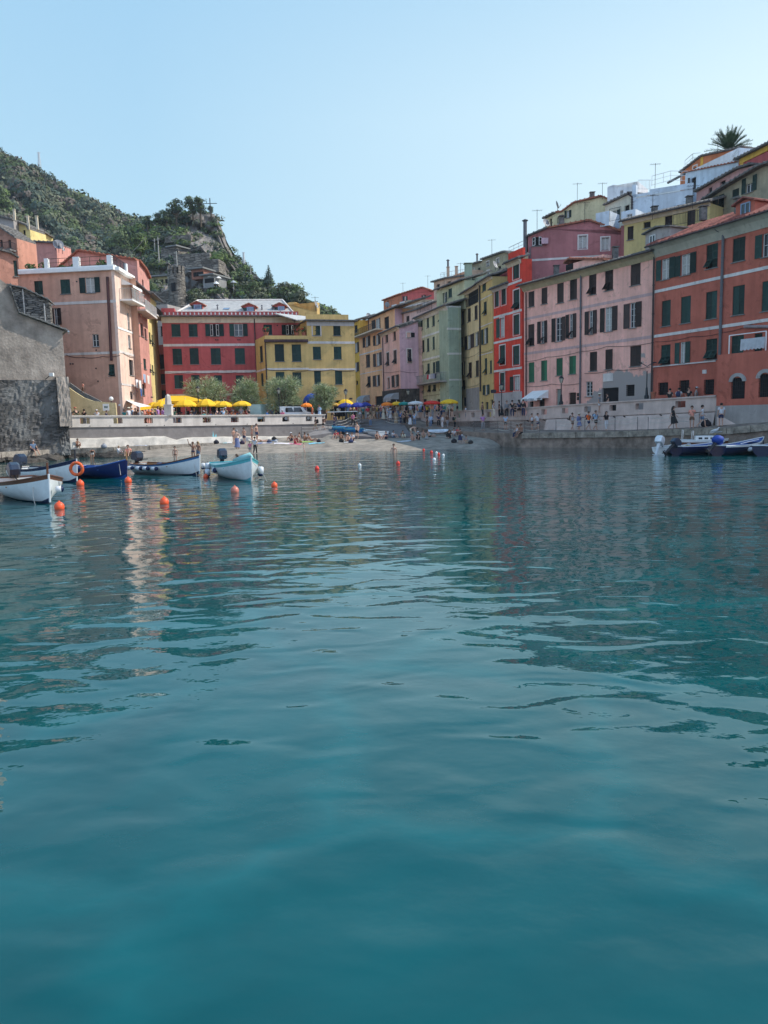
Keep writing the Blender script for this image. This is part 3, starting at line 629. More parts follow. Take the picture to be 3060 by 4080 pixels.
wire(ph, P_F, [(2093,1440),(2180,1423),(2316,1400),(2420,1380),(2600,1366)]); wire(ph, P_F, [(2093,1540),(2200,1530),(2310,1528)]); wire(ph, P_F, [(2330,1488),(2440,1474),(2590,1462)])
b_ = MB(); s0,z0 = P_F.hit(2404,1521); s1,z1 = P_F.hit(2443,1486); wallblock(b_, P_F, s0, s1, z0, z1, .003, .05); b_.build('stone_plaque', BANDW, ph)
for (x,y) in ((2304,1572),(2304,1588)):
    s,z = P_F.hit(x,y); b_ = MB(); b_.box(P_F.P(s,z,.04),(.3,.05,.3),Matrix.Rotation(P_F.rz,3,'Z')); b_.build('wall_crest', B_SH, ph)
# gelato awning
def text(name, s, size, loc, rz, mt, parent, ext=.004, tilt=R(90)):
    cu = bpy.data.curves.new(name, 'FONT'); cu.body = s; cu.size = size; cu.extrude = ext; cu.align_x = 'CENTER'; cu.align_y = 'CENTER'
    o = bpy.data.objects.new(name, cu); COL.objects.link(o); dg = bpy.context.evaluated_depsgraph_get(); me = bpy.data.meshes.new_from_object(o.evaluated_get(dg)); bpy.data.objects.remove(o)
    o = bpy.data.objects.new(name, me); COL.objects.link(o); me.materials.clear(); me.materials.append(mt); o.parent = parent; o.location = loc; o.rotation_euler = (tilt,0,rz); return o
def awning(bld, F, x0, x1, yt, yb, out, mt, val=.28, name='awning', sc=True):
    ym = (yt+yb)/2; s0,s1 = F.s(x0,ym),F.s(x1,ym); zt = F.hit((x0+x1)/2,yt)[1]; zb = zt-out*.55; b = MB(); P = F.P
    b.quad(P(s0,zt,.02),P(s1,zt,.02),P(s1,zb,out),P(s0,zb,out)); n = 12
    for i in range(n):
        a, c = s0+(s1-s0)*i/n, s0+(s1-s0)*(i+1)/n
        if sc: b.add([P(a,zb,out),P(c,zb,out),P(c,zb-val*.7,out),P((a+c)/2,zb-val,out),P(a,zb-val*.7,out)], [(0,1,2,3,4)])
        else: b.quad(P(a,zb,out),P(c,zb,out),P(c,zb-val,out),P(a,zb-val,out))
    b.add([P(s0,zt,.02),P(s0,zb,out),P(s0,zb,.02)],[(0,1,2)]); b.add([P(s1,zt,.02),P(s1,zb,out),P(s1,zb,.02)],[(0,1,2)])
    o = b.build(name, mt, bld); f = MB()
    for s in (s0+.05,): f.bar(P(s,zb,.05),P(s,zb,out-.02),.03)
    f.build('awning_arm', STEEL, o); return o, (s0+s1)/2, zb, s1-s0
aw, sm, zb, wd = awning(ph, P_F, 2122, 2186, 1556, 1590, 1.5, WT)
BLUET = mat('navy_letter', (.03,.09,.16), .6)
text('lettering', 'GELATERIA', .33, P_F.P(sm,zb-.12,1.51)-WL[ph.name], P_F.rz, BLUET, aw)
b_ = MB(); s0,z0 = P_F.hit(2162,1594); s1,z1 = P_F.hit(2188,1580); b_.add([P_F.P(s0,z0,1.3),P_F.P(s1,z0,.9),P_F.P(s1,z1,.9),P_F.P(s0,z1,1.3)]+[P_F.P(s0,z0,1.34),P_F.P(s1,z0,.94),P_F.P(s1,z1,.94),P_F.P(s0,z1,1.34)], [(0,1,2,3),(4,7,6,5),(0,4,5,1),(1,5,6,2),(2,6,7,3),(3,7,4,0)])
sg = b_.build('hanging_sign', WT, ph); text('lettering', 'GELATERIA', .21, P_F.P((s0+s1)/2,(z0+z1)/2,1.16)-WL[ph.name], P_F.rz+math.atan2(.4,s1-s0), BLUET, sg)
# orange house
oh = bldg('large brick orange house with dark green shutters at the right edge', O_F.P(O_F.L/3, 3.2)); zo = zat(O_F,(2620,985),(3055,857))
ow = [W(2616,1030,2690,1113,'ok',2635,2668),W(2691,1012,2775,1095,'ok',2713,2751),W(2814,973,2860,1068,'th'),W(2919,947,2969,1041,'c'),W(3010,928,3104,1022,'o',3038,3078),
 W(2636,1197,2672,1299,'c'),W(2712,1181,2752,1287,'c'),W(2812,1161,2857,1270,'c'),W(2918,1138,2966,1254,'c'),W(3035,1119,3084,1238,'c'),
 W(2633,1374,2671,1453,'t'),W(2690,1363,2751,1447,'ok',2709,2732),W(2812,1350,2857,1432,'t'),W(2914,1337,2963,1412,'c'),W(3005,1328,3037,1405,'c'),
 W(2622,1524,2662,1574,'gs'),W(2706,1515,2746,1566,'gs'),W(2804,1512,2845,1572,'gs')]
wallbox(oh, O_F, 2.2, zo, 9, orange, ow, G_SH)
TERO = mat('roof_orange', (.30,.10,.075), .85, .3, 3, bump=.8, bscale=14)
eave(oh, O_F, zo, over=.85, th=.16, mt=TERO, cove=stucco('cove_pale',(.5,.47,.38)), coveh=.85, pitch=.42, depth=3.4)
band(oh, O_F, zat(O_F,(2609,1163),(3060,1065)), .24); band(oh, O_F, zat(O_F,(2607,1340),(3060,1275)), .24); band(oh, O_F, zat(O_F,(2600,1463),(2853,1437)), .1, s1=O_F.s(2853,1437), off=.09)
pipe(oh, O_F, 2886, 930, 1412, r=.11, elbow=-1, mt=PIPEG); pipe(oh, O_F, 2610, 1020, 1590, r=.08, elbow=-1)
wire(oh, O_F, [(2612,1362),(2760,1340),(2880,1325),(3000,1290)])
b_ = MB(); s,z = O_F.hit(2808,1481); b_.box(O_F.P(s,z,.03),(.42,.05,.3),Matrix.Rotation(O_F.rz,3,'Z')); b_.build('stone_plaque', BANDW, oh)
BO = Face((2854,1600,59.5),(3330,1600,51.0)); zt_ = zat(BO,(2860,1412),(3055,1398)); 
ob = [W(2912,1505,2968,1589,'gs'),W(3022,1490,3078,1582,'gs')]
wallbox(oh, BO, 1.2, zt_, 2.2, orange, ob, G_SH, name='ground_floor')
b_ = MB(); wallblock(b_, BO, -.02, BO.L, 1.0, zat(BO,(2900,1616)), .0, .035); b_.build('base_course', grey, oh)
for xc, x0, x1, yt, ys in ((2940,2906,2974,1486,1522),(3050,3014,3086,1470,1508)):
    b_ = MB(); s0,z = BO.hit(x0,ys); s1 = BO.s(x1,ys); zt2 = BO.hit(xc,yt)[1]; n = 12; r = (s1-s0)/2
    for i in range(n):
        q0, q1 = PI*i/n, PI*(i+1)/n; k = (zt2-z)/r
        for o0, w_ in ((.005,.3),):
            A = lambda q, rr: BO.P((s0+s1)/2-math.cos(q)*rr, z+math.sin(q)*rr*k, .09)
            b_.quad(A(q0,r),A(q1,r),A(q1,r-w_),A(q0,r-w_)); b_.quad(A(q0,r-w_),A(q1,r-w_),A(q1,r-w_)-BO.n*.087,A(q0,r-w_)-BO.n*.087)
            b_.quad(A(q0,r),A(q0,r)-BO.n*.087,A(q1,r)-BO.n*.087,A(q1,r))
    b_.build('arch_moulding', grey, oh)
# terrace frame and laundry on top of the ground floor block
b_ = MB(); s0 = BO.s(2893,1410); s1 = BO.s(3039,1400); zr = BO.hit(2893,1337)[1]
for s in (s0,s1): b_.bar(BO.P(s,zt_,-.3),BO.P(s,zr,-.3),.06)
b_.bar(BO.P(s0,zr,-.3),BO.P(s1,zr,-.3),.06); b_.build('terrace_frame', WT, oh)
hang('white bed sheet drying on the terrace line of the orange house', BO, (2942,3040,1352,1396), mat('sheet',(.5,.5,.52),.9), off=-.25, n=20)
b_ = MB(); s0 = BO.s(2978,1310)
for i in range(12): b_.ball(O_F.P(O_F.s(2978+i*8,1305),O_F.hit(2978+i*8,1302)[1],.25), .13, 6)
tag(b_.build('wall_garland', mat('dry_flowers',(.3,.25,.25),.9)), 'row of dried bundles hanging on the orange wall above the laundry', 'garland')
# dormers of the orange house
def dormer(bld, F, x0, x1, y0, y1, w0, w1, v0, v1, rm=TERO, wm=orange, depth=3.0, off=-1.0, fm=None):
    s0,s1 = F.s(x0,y1),F.s(x1,y1); zb = F.hit((x0+x1)/2,y1)[1]-.4; ze = F.hit(x0,y0+(y1-y0)*.3)[1]; zr = F.hit((x0+x1)/2,y0)[1]; P = F.P
    b = MB(); pts = [P(s0,zb,off),P(s1,zb,off),P(s1,ze,off),P((s0+s1)/2,zr-.1,off),P(s0,ze,off)]; b.poly_ext(pts, -F.n*depth); o = b.build('dormer', wm, bld)
    r = MB(); e = .2
    for a,c in ((s0-e,(s0+s1)/2),(s1+e,(s0+s1)/2)):
        za = ze-.12; vs = [P(a,za,off+.3),P(c,zr,off+.3),P(c,zr,off-depth),P(a,za,off-depth)]; vs += [v+Vector((0,0,.12)) for v in vs]
        r.add(vs, [(0,3,2,1),(4,5,6,7),(0,1,5,4),(1,2,6,5),(2,3,7,6),(3,0,4,7)])
    r.build('dormer_roof', rm, o)
    a,c = F.s(w0,v1),F.s(w1,v1); z0,z1 = F.hit((w0+w1)/2,v1)[1],F.hit((w0+w1)/2,v0)[1]; g = MB(); wallblock(g, F, a, c, z0, z1, off+.004, off+.03, 0)
    for p,q,zz,zy in ((a,a+.08,z0,z1),(c-.08,c,z0,z1),(a+.08,c-.08,z0,z0+.08),(a+.08,c-.08,z1-.08,z1),((a+c)/2-.04,(a+c)/2+.04,z0+.08,z1-.08)): wallblock(g, F, p, q, zz, zy, off+.03, off+.07, 1)
    g.build('window', [GLASS, fm or WOODW], o); return o
dormer(oh, O_F, 2557, 2655, 905, 985, 2574, 2598, 935, 986, wm=grey, off=-.4, depth=5, rm=TILE)
dormer(oh, O_F, 2915, 2990, 788, 880, 2936, 2974, 806, 866, off=-.4, depth=4, fm=mat('blue_frame',(.25,.36,.5),.5))
# vivid red house: two faces
rh = bldg('narrow vivid red house with white framed windows and white bands', R_F.P(R_F.L/2, 3)); xr = 2031; R1 = Face(R_F.A, Vector(R_F.P(R_F.s(xr,1400),0))); R2 = Face(R_F.P(R_F.s(xr,1400),0)+R_F.n*.25, R_F.P(R_F.L,0)+R_F.n*.25)
z1_ = zat(R1,(1970,1155),(2028,1132)); z2_ = zat(R2,(2034,1044),(2100,1026))
rw1 = [W(1971,1157,1988,1222,'cFs'),W(1998,1146,2016,1213,'cFs'),W(1979,1268,2010,1344,'okFs',1992,2009),W(1991,1376,2013,1452,'thFs'),W(1992,1486,2011,1556,'cFs'),W(1989,1583,2017,1640,'ns')]
wallbox(rh, R1, 2.2, z1_, 1.2, redv, rw1, G_SH, name='wall')
rw2 = [W(2044,1047,2069,1110,'cFs'),W(2046,1155,2070,1232,'thFs'),W(2046,1254,2070,1333,'cFs'),W(2044,1378,2070,1453,'cFs'),W(2033,1499,2070,1556,'okFs',2047,2070),W(2036,1590,2048,1640,'ns'),W(2072,1590,2085,1640,'ds',0,0,GY_SH)]
wallbox(rh, R2, 2.2, z2_, 1.2, redv, rw2, G_SH, name='wall')
eave(rh, R1, z1_, over=.5, depth=2.5, cove=BANDW, coveh=.3); eave(rh, R2, z2_, over=.5, depth=1.0, cove=CREAM, coveh=.45, s0=-.1, s1=R2.L+.1)
for F_, pts in ((R1,[(1968,1265),(2030,1249)]),(R1,[(1968,1368),(2030,1353)]),(R1,[(1968,1480),(2030,1472)]),(R2,[(2032,1132),(2087,1113)]),(R2,[(2032,1248),(2087,1233)]),(R2,[(2032,1353),(2087,1342)]),(R2,[(2032,1472),(2087,1463)])): band(rh, F_, zat(F_,*pts), .24)
for F_ in (R1, R2): b_ = MB(); wallblock(b_, F_, -.01, F_.L+.01, 2.2, zat(F_,(2030,1563)), .002, .04); b_.build('base_course', stucco('pale_base',(.45,.4,.38)), rh)
b_ = MB(); wallblock(b_, R2, 0, R2.L, z2_+.15, zat(R2,(2034,1003),(2100,978)), -.4, -.1); b_.build('roof_parapet', redv, rh)
railing(rh, [R2.P(.1,z2_+1.0,-.15),R2.P(R2.L,z2_+1.0,-.15)], .8, bars=False, mt=STEEL); flue(rh, R2.P(R2.L*.55,z2_+.8,-1.2), 3.4, .2, mt=PIPEG)
pipe(rh, R1, 2029, 1060, 1600, r=.1); wire(rh, R1, [(1969,1487),(1990,1484),(2029,1478)])
s,z = R1.hit(1985,1559); sg = thing('shop_sign', R1.P(s,z-.2,.6), 'small black rounded hanging sign on the wall of the red house', 'sign'); b_ = MB(); b_.poly_ext([(x,0,y) for x,y in [(-.32,-.12),(-.24,-.2),(.24,-.2),(.32,-.12),(.32,.12),(.24,.2),(-.24,.2),(-.32,.12)]], (0,.05,0)); b_.build('board', K_SH, sg, loc=(0,0,.2)); b_ = MB(); b_.bar((0,0,.42),(.0,.6,.42),.03); b_.build('bracket', METAL, sg, loc=(0,0,0))
# ochre / pale yellow double house
yh = bldg('tall narrow double house, pale yellow left half and ochre right half', Y_F.P(Y_F.L/2,3)); Y1 = Face(Y_F.A, Y_F.P(Y_F.s(1913,1400),0)); Y2 = Face(Y_F.P(Y_F.s(1913,1400),0)+Y_F.n*.15, Y_F.P(Y_F.L,0)+Y_F.n*.15)
zy1 = zat(Y1,(1840,1170),(1908,1146)); zy2 = zat(Y2,(1917,1124),(1963,1104))
yw1 = [W(1838,1160+14,1851,1198,'os',1841,1848),W(1862,1150,1908,1214,'ns'),W(1839,1240,1849,1292,'c'),W(1863,1228,1876,1282,'c'),W(1890,1217,1903,1273,'c'),W(1840,1342,1851,1382,'o',1845,1850),W(1854,1334,1890,1390,'ok',1863,1876),W(1891,1322,1912,1378,'ok',1892,1904),W(1841,1442,1853,1493,'o',1846,1851),W(1866,1444,1880,1505,'th'),W(1895,1436,1908,1500,'c'),W(1842,1515,1853,1551,'t'),W(1846,1583,1861,1640,'ds',0,0,K_SH),W(1870,1583,1885,1640,'ds',0,0,K_SH)]
wallbox(yh, Y1, 2.2, zy1, 8, crm, yw1, B_SH); eave(yh, Y1, zy1, over=.5, depth=2, cove=CREAM, coveh=.3)
yw2 = [W(1921,1123,1936,1160,'c'),W(1927,1202,1939,1254,'th'),W(1919,1309,1945,1371,'ok',1927,1939),W(1931,1427,1941,1491,'th'),W(1951,1436,1960,1487,'c'),W(1925,1533,1951,1573,'ok',1933,1943),W(1934,1602,1946,1640,'ds',0,0,K_SH),W(1955,1592,1965,1640,'ds',0,0,K_SH)]
wallbox(yh, Y2, 2.2, zy2, 8, yel, yw2, G_SH); eave(yh, Y2, zy2, over=.45, depth=2, cove=CREAM, coveh=.3)
for p in ([(1917,1194),(1963,1172)],[(1917,1303),(1963,1283)],[(1917,1415),(1963,1402)]): band(yh, Y2, zat(Y2,*p), .1)
b_ = MB(); wallblock(b_, Y1, Y1.s(1858,1560), Y1.L, 2.2, zat(Y1,(1890,1545)), .003, .04); b_.build('base_course', grey, yh)
railing(yh, [Y1.P(Y1.s(1860,1210),Y1.hit(1885,1214)[1],.1),Y1.P(Y1.s(1910,1210),Y1.hit(1885,1214)[1],.1)], 1.0)
pipe(yh, Y2, 1914, 1135, 1560, r=.1); wire(yh, Y1, [(1845,1424),(1880,1420),(1912,1400)]); wire(yh, Y2, [(1915,1405),(1966,1390)]); wire(yh, Y1, [(1850,1540),(1890,1538),(1912,1526)])
# green house
gh = bldg('sage green house with pale bands and a laundry balcony', G_F.P(G_F.L/2,3)); zg = zat(G_F,(1665,1266),(1785,1222))
gw = [W(1675,1272,1684,1315,'c'),W(1700,1262,1709,1306,'c'),W(1722,1253,1732,1299,'c'),W(1750,1241,1760,1284,'th'),W(1669,1358,1691,1406,'ok',1677,1685),W(1701,1348,1710,1400,'c'),W(1723,1341,1732,1392,'c'),W(1750,1332,1762,1385,'c'),
 W(1679,1454,1687,1498,'c'),W(1702,1448,1712,1493,'th'),W(1724,1443,1734,1489,'c'),W(1738,1436,1771,1486,'ok',1752,1760),W(1677,1537,1688,1566,'t'),W(1705,1535,1716,1561,'t'),W(1725,1532,1737,1558,'t'),W(1754,1527,1766,1557,'t'),W(1684,1590,1700,1640,'ds',0,0,K_SH),W(1740,1590,1765,1640,'ns')]
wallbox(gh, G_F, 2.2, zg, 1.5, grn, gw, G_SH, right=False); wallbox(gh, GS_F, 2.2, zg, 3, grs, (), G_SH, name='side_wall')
eave(gh, G_F, zg, over=.55, depth=3, cove=BANDG, coveh=.5, s1=G_F.L+.2)
for p in ([(1668,1347),(1788,1311)],[(1668,1439),(1788,1410)]): band(gh, G_F, zat(G_F,*p), .25, mt=BANDG); band(gh, GS_F, zat(GS_F,(1790,p[1][1]-1)), .25, mt=BANDG)
band(gh, GS_F, zat(GS_F,(1800,1513)), .2, mt=BANDG); band(gh, GS_F, zg-.1, .2, mt=BANDG)
bo = balcony(gh, G_F, 1677, 1782, 1524, 1492, 1.0, mt=grey, rm=mat('rail_grey',(.3,.3,.3),.5))
wire(gh, G_F, [(1668,1442),(1720,1436),(1787,1412)]); wire(gh, G_F, [(1672,1580),(1700,1577),(1787,1560)]); pipe(gh, G_F, 1661, 1290, 1600, r=.09)
for i,(c,nm) in enumerate([((.5,.04,.06),'red'),((.6,.6,.62),'white'),((.4,.42,.5),'pale grey'),((.3,.33,.45),'grey blue'),((.05,.05,.08),'dark navy')]):
    hang(f'{nm} towel drying over the balcony rail of the green house', G_F, (1731+i*8,1738+i*8,1492+(1-i),1510+(1-i)), mat('cloth_'+nm, c, .9), off=1.08, n=4, group='towels on the green house balcony', name='towel', cat='towel')
# green penthouse above
GP = Face((1740,1200,111),(1850,1200,103)); z0 = zg-.3; zt2 = zat(GP,(1750,1150),(1848,1120))
wallbox(gh, GP, z0, zt2, 6, grn, [W(1766,1165,1782,1205,'o',1768,1778),W(1786,1150,1801,1185,'c')], G_SH, name='penthouse', lean=0); eave(gh, GP, zt2, over=.4, depth=4)
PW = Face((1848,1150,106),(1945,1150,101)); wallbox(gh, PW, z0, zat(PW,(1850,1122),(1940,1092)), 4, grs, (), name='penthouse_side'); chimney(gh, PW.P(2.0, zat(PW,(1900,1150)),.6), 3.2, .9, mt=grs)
railing(gh, [GP.P(-1.5,zg+.3,2.4),GP.P(3.2,zg+.3,2.2)], 1.2, bars=True)
# ================= lilac and peach houses at the back right of the square =================
L1 = Face((1521,1400,122),(1593,1400,112)); L2 = Face((1593,1400,112),(1668,1400,112.5))
lh = bldg('lilac corner house with arched top windows and dark stone base', L1.P(L1.L,2.8)); zl = zat(L1,(1524,1328),(1590,1306))
wallbox(lh, L1, 2.2, zl, 5, peach if 0 else stucco('rose',(.78,.47,.38)), [W(1534,1331,1546,1365,'n.'),W(1566,1319,1577,1356,'n.'),W(1540,1404,1551,1456,'thF'),W(1568,1395,1581,1448,'thF'),W(1544,1504,1553,1546,'nF'),W(1562,1494,1590,1542,'ok',1572,1581)], B_SH)
wallbox(lh, L2, 2.2, zat(L2,(1600,1305)), 6, lilac, [W(1621,1325,1652,1344,'oF',1621,1637),W(1623,1391,1639,1444,'thF')], K_SH, gable=[(1600,1306),(1664,1281)], name='side_wall')
for F_ in (L1,L2): b_ = MB(); wallblock(b_, F_, 0, F_.L, 2.2, zat(F_,(1593,1549)), .003, .1); b_.build('stone_base', ROCKM, lh)
eave(lh, L1, zl, over=.5, depth=2, cove=CREAM, coveh=.4, s1=L1.L+.1); roofline(lh, L2, [(1590,1307),(1668,1280)], depth=5, over=.25)
pipe(lh, L1, 1527, 1345, 1590, mt=PIPE); wire(lh, L1, [(1527,1484),(1593,1478)]); wire(lh, L2, [(1593,1478),(1663,1484)])
dome = mat('awning_grey',(.32,.34,.36),.7)
def dome_awning(bld, F, x0, x1, yt, yb, out, mt):
    s0,s1 = F.s(x0,yb),F.s(x1,yb); zt = F.hit(x0,yt)[1]; zb = F.hit(x0,yb)[1]; b = MB(); n = 7
    for i in range(n):
        q0,q1 = PI/2*i/n,PI/2*(i+1)/n; g = lambda s,q: F.P(s, zb+(zt-zb)*math.cos(q), .02+out*math.sin(q))
        b.quad(g(s0,q0),g(s1,q0),g(s1,q1),g(s0,q1)); 
        for s in (s0,s1): b.add([g(s,q0),g(s,q1),F.P(s,zb,.02)],[(0,1,2)])
    b.quad(F.P(s0,zb,out+.02),F.P(s1,zb,out+.02),F.P(s1,zb-.25,out+.02),F.P(s0,zb-.25,out+.02)); return b.build('awning', mt, bld)
dome_awning(lh, L1, 1560, 1592, 1568, 1594, 1.3, dome)
K1 = Face((1432,1400,136),(1527,1400,123.5)); kh = bldg('peach house with a set back balcony floor and dome awning', K1.P(K1.L/2,2.8)); zk = zat(K1,(1434,1336),(1522,1321))
wallbox(kh, K1, 2.2, zk, 6, peach, [W(1446,1341,1476,1382,'ok',1455,1467),W(1488,1334,1516,1375,'ok',1496,1508),W(1458,1413,1474,1463,'c'),W(1488,1406,1522,1459,'ok',1498,1513),W(1464,1499,1477,1542,'th'),W(1487,1495,1514,1539,'ok',1498,1507),W(1495,1578,1528,1640,'ns')], B_SH)
bz_ = band(kh, K1, zk, .18, off=1.2, mt=CREAM, name='balcony_slab'); band(kh, K1, zat(K1,(1436,1409),(1525,1394)), .18); band(kh, K1, zat(K1,(1440,1485),(1527,1478)), .1)
railing(kh, [K1.P(0,zk+.1,1.1),K1.P(K1.L,zk+.1,1.1)], 1.0)
K2 = Face((1455,1300,139),(1574,1300,124)); zk2 = zat(K2,(1471,1261),(1572,1240))
wallbox(kh, K2, zk-.1, zk2, 7, peach, [W(1482,1271,1516,1322,'ok',1496,1514),W(1530,1262,1550,1320,'n')], B_SH, name='upper_floor')
K3 = Face((1574,1300,124),(1604,1300,124.3)); wallbox(kh, K3, zk-3, zk2-.05, 5, lilac, (), name='side_wall'); eave(kh, K2, zk2, over=.45, depth=5, s1=K2.L+3.2); 
dome_awning(kh, K1, 1447, 1474, 1576, 1600, 1.3, dome); pipe(kh, K2, 1470, 1262, 1320)
Z1 = Face((1404,1400,141),(1433,1400,137)); zh = bldg('thin golden yellow house squeezed beside the ochre block', Z1.P(Z1.L/2,2.8)); golden = stucco('golden', (.75,.44,.08)); zz = zat(Z1,(1408,1283),(1430,1276))
wallbox(zh, Z1, 2.2, zz, 6, golden, [W(1411,1296,1424,1325,'n'),W(1407,1365,1431,1406,'ok',1413,1425),W(1409,1444,1431,1481,'ok',1414,1423),W(1417,1517,1426,1532,'n')], B_SH); eave(zh, Z1, zz, over=.4, depth=3)
balcony(zh, Z1, 1405, 1432, 1342, 1322, 1.0, mt=grey); dish(K2.P(-1.0, zk2+.4, -1), .75, 'dish standing on the dark roof above the thin golden house', ang=.4)
# pink strip between lilac and green, with slanted roof
Q = Face((1607,1250,124),(1740,1250,112)); qh = bldg('pale pink house peeping over the lilac and green roofs', Q.P(1,2.8)); pkl = stucco('pale_pink',(.72,.48,.42))
wallbox(qh, Q, 3, zat(Q,(1607,1252)), 6, pkl, [W(1619,1259,1631,1289,'t')], B_SH, gable=[(1607,1251),(1673,1232),(1738,1203)]); roofline(qh, Q, [(1604,1252),(1673,1232),(1740,1203)], depth=5)
# far red house with terraces
FR = Face((1528,1200,152),(1600,1200,145)); FR2 = Face((1600,1200,145),(1730,1200,142)); fh = bldg('far crimson house with terracotta tiled gable and terraces', FR.P(1,2.8))
wallbox(fh, FR, 3, zat(FR,(1530,1199)), 6, stucco('salmon',(.60,.22,.12)), [W(1541,1198,1548,1209,'n')], gable=[(1530,1198),(1598,1173)])
wallbox(fh, FR2, 3, zat(FR2,(1602,1172)), 8, redw, [W(1605,1180,1624,1198,'ok',1611,1619),W(1680,1176,1697,1192,'ok',1685,1692)], gable=[(1600,1172),(1682,1147),(1728,1163)], name='gable_wall')
roofline(fh, FR, [(1526,1199),(1600,1172)], depth=6, mt=TERRA); roofline(fh, FR2, [(1600,1172),(1682,1146)], depth=8, mt=TERRA); roofline(fh, FR2, [(1682,1146),(1730,1163)], depth=8, mt=TERRA)
T1 = Face((1560,1220,138),(1745,1220,128)); th_ = bldg('sandy terrace house with white balcony panels under the crimson one', T1.P(1,2.8)); sandy = stucco('sandy',(.46,.36,.25))
wallbox(th_, T1, 3, zat(T1,(1570,1232)), 5, sandy, (), gable=[(1570,1231),(1625,1195),(1735,1193)]); band(th_, T1, zat(T1,(1625,1214),(1700,1212)), .25, mt=BANDW)
for x0,x1,y0,y1 in ((1563,1580,1212,1228),(1595,1612,1200,1218),(1686,1703,1204,1220),(1720,1734,1203,1217)):
    b_ = MB(); s0,z0 = T1.hit(x0,y1); s1,z1 = T1.hit(x1,y0); wallblock(b_, T1, s0, s1, z0, z1, .003, .12); b_.build('balcony_panel', WOODW, th_)
dish(T1.P(T1.s(1549,1230),zat(T1,(1549,1232)),.3), .8, 'large pale dish on the low roof beside the sandy terraces', ang=2.6)
# pale peach roof block with two chimneys
U1 = Face((1729,1150,122),(1873,1150,112)); uh = bldg('pale peach rooftop house with two chimneys behind the green house', U1.P(1,2.8)); pch = stucco('pale_peach',(.66,.45,.32))
wallbox(uh, U1, 3, zat(U1,(1732,1124)), 8, pch, [W(1739,1132,1752,1165,'n'),W(1782,1121,1796,1133,'n')], gable=[(1732,1123),(1780,1110),(1870,1098)]); roofline(uh, U1, [(1722,1126),(1780,1110),(1872,1098)], depth=5)
for px,y in ((1774,1108),(1807,1106)): chimney(uh, U1.P(U1.s(px,y),U1.hit(px,y)[1],-.5), 1.5, .4, mt=pch)
flue(uh, U1.P(U1.s(1774,1100),U1.hit(1774,1108)[1]+1.2,-.5), 1.3, .15)
railing(uh, [U1.P(U1.s(1733,1112),U1.hit(1733,1118)[1],-1),U1.P(U1.s(1868,1085),U1.hit(1868,1100)[1],-1)], 1.2, bars=False, mt=STEEL)
# old stone house on the skyline
V1 = Face((1856,1080,118),(2030,1080,106)); vh = bldg('old weathered ochre house with crooked tiled roof on the skyline', V1.P(1,2.8))
wallbox(vh, V1, 3, zat(V1,(1860,1075)), 8, weath, [W(1939,1042,1949,1059,'wF'),W(1979,1030,1988,1048,'wF'),W(1903,1068,1914,1094,'o',1904,1908),W(1940,1078,1950,1092,'wF'),W(1985,1060,1996,1072,'n')], gable=[(1862,1060),(1920,1044),(1921,1036),(2012,1005),(2026,1008)])
roofline(vh, V1, [(1862,1060),(1920,1044)], depth=6); roofline(vh, V1, [(1920,1036),(2012,1004),(2028,1008)], depth=6); flue(vh, V1.P(V1.s(1889,1050),V1.hit(1889,1052)[1],-.5), 1.3, .13)
b_ = MB(); s0,z0 = V1.hit(1861,1100); s1,z1 = V1.hit(1872,1062); wallblock(b_, V1, s0, s1, z0, z1, .01, .3); b_.build('white_pier', WOODW, vh)
dish(atY(1974,1078,101), .8, 'round pale dish between the ochre house and the red house', ang=.9)
RB = Face((1962,1100,98),(2033,1100,93)); rb = bldg('low brick red roof terrace behind the red house', RB.P(0,3)); wallbox(rb, RB, 3, zat(RB,(1970,1100)), 5, redw, (), gable=[(1966,1100),(2024,1076)]); roofline(rb, RB, [(1960,1102),(2030,1072)], depth=5)
# mauve house
M1 = Face((2104,1000,86),(2507,1000,84)); mh = bldg('big mauve gabled house with two white framed windows', M1.P(M1.L/2,3))
wallbox(mh, M1, 3, zat(M1,(2106,944)), 9, mauve, [W(2306,939,2338,990,'kFs'),W(2396,946,2427,996,'kFs'),W(2120,944,2160,980,'x')], gable=[(2175,913),(2346,881),(2478,925),(2500,938)])
roofline(mh, M1, [(2095,947),(2178,912)], depth=8, over=.45); roofline(mh, M1, [(2178,912),(2346,880)], depth=8, over=.25, mt=TERRA); roofline(mh, M1, [(2346,880),(2474,924)], depth=8, over=.25, mt=TERRA)
band(mh, M1, zat(M1,(2105,1023),(2400,1035)), .22, s1=M1.s(2420,1036)); b_ = MB(); s0,z0 = M1.hit(2170,962); b_.box(M1.P(s0,z0,.2),(.7,.35,.6)); b_.build('junction_box', lilac, mh)
b_ = MB(); s0 = M1.s(2474,920); s1 = M1.s(2500,920); wallblock(b_, M1, s0, s1, 3, zat(M1,(2485,902)), -1.2, .35); b_.build('chimney', mauve, mh)
pipe(mh, M1, 2112, 985, 1110, r=.06, mt=PIPEG)
MD = Face((2255,1050,80),(2400,1050,75)); b_ = MB(); wallblock(b_, MD, .0, MD.L, 14, zat(MD,(2258,1042),(2398,1030)), -3, 0); dq = b_.build('rear_annex', pink, mh); roofline(mh, MD, [(2250,1052),(2268,1034),(2410,1036)], depth=3, over=.2, mt=TERRA)
b_ = MB(); s0,z0 = MD.hit(2256,1080); s1,z1 = MD.hit(2284,1048); wallblock(b_, MD, s0, s1, z0, z1, .01, .05); b_.build('window', DARK, mh)
dish(M1.P(M1.s(2176,912),zat(M1,(2176,912)),-.2), .75, 'pale dish on the left corner of the mauve roof', ang=.6); dish(M1.P(M1.s(2188,908),zat(M1,(2188,908)),-.8), .75, 'second pale dish just right of the mast on the mauve roof', ang=1.2)
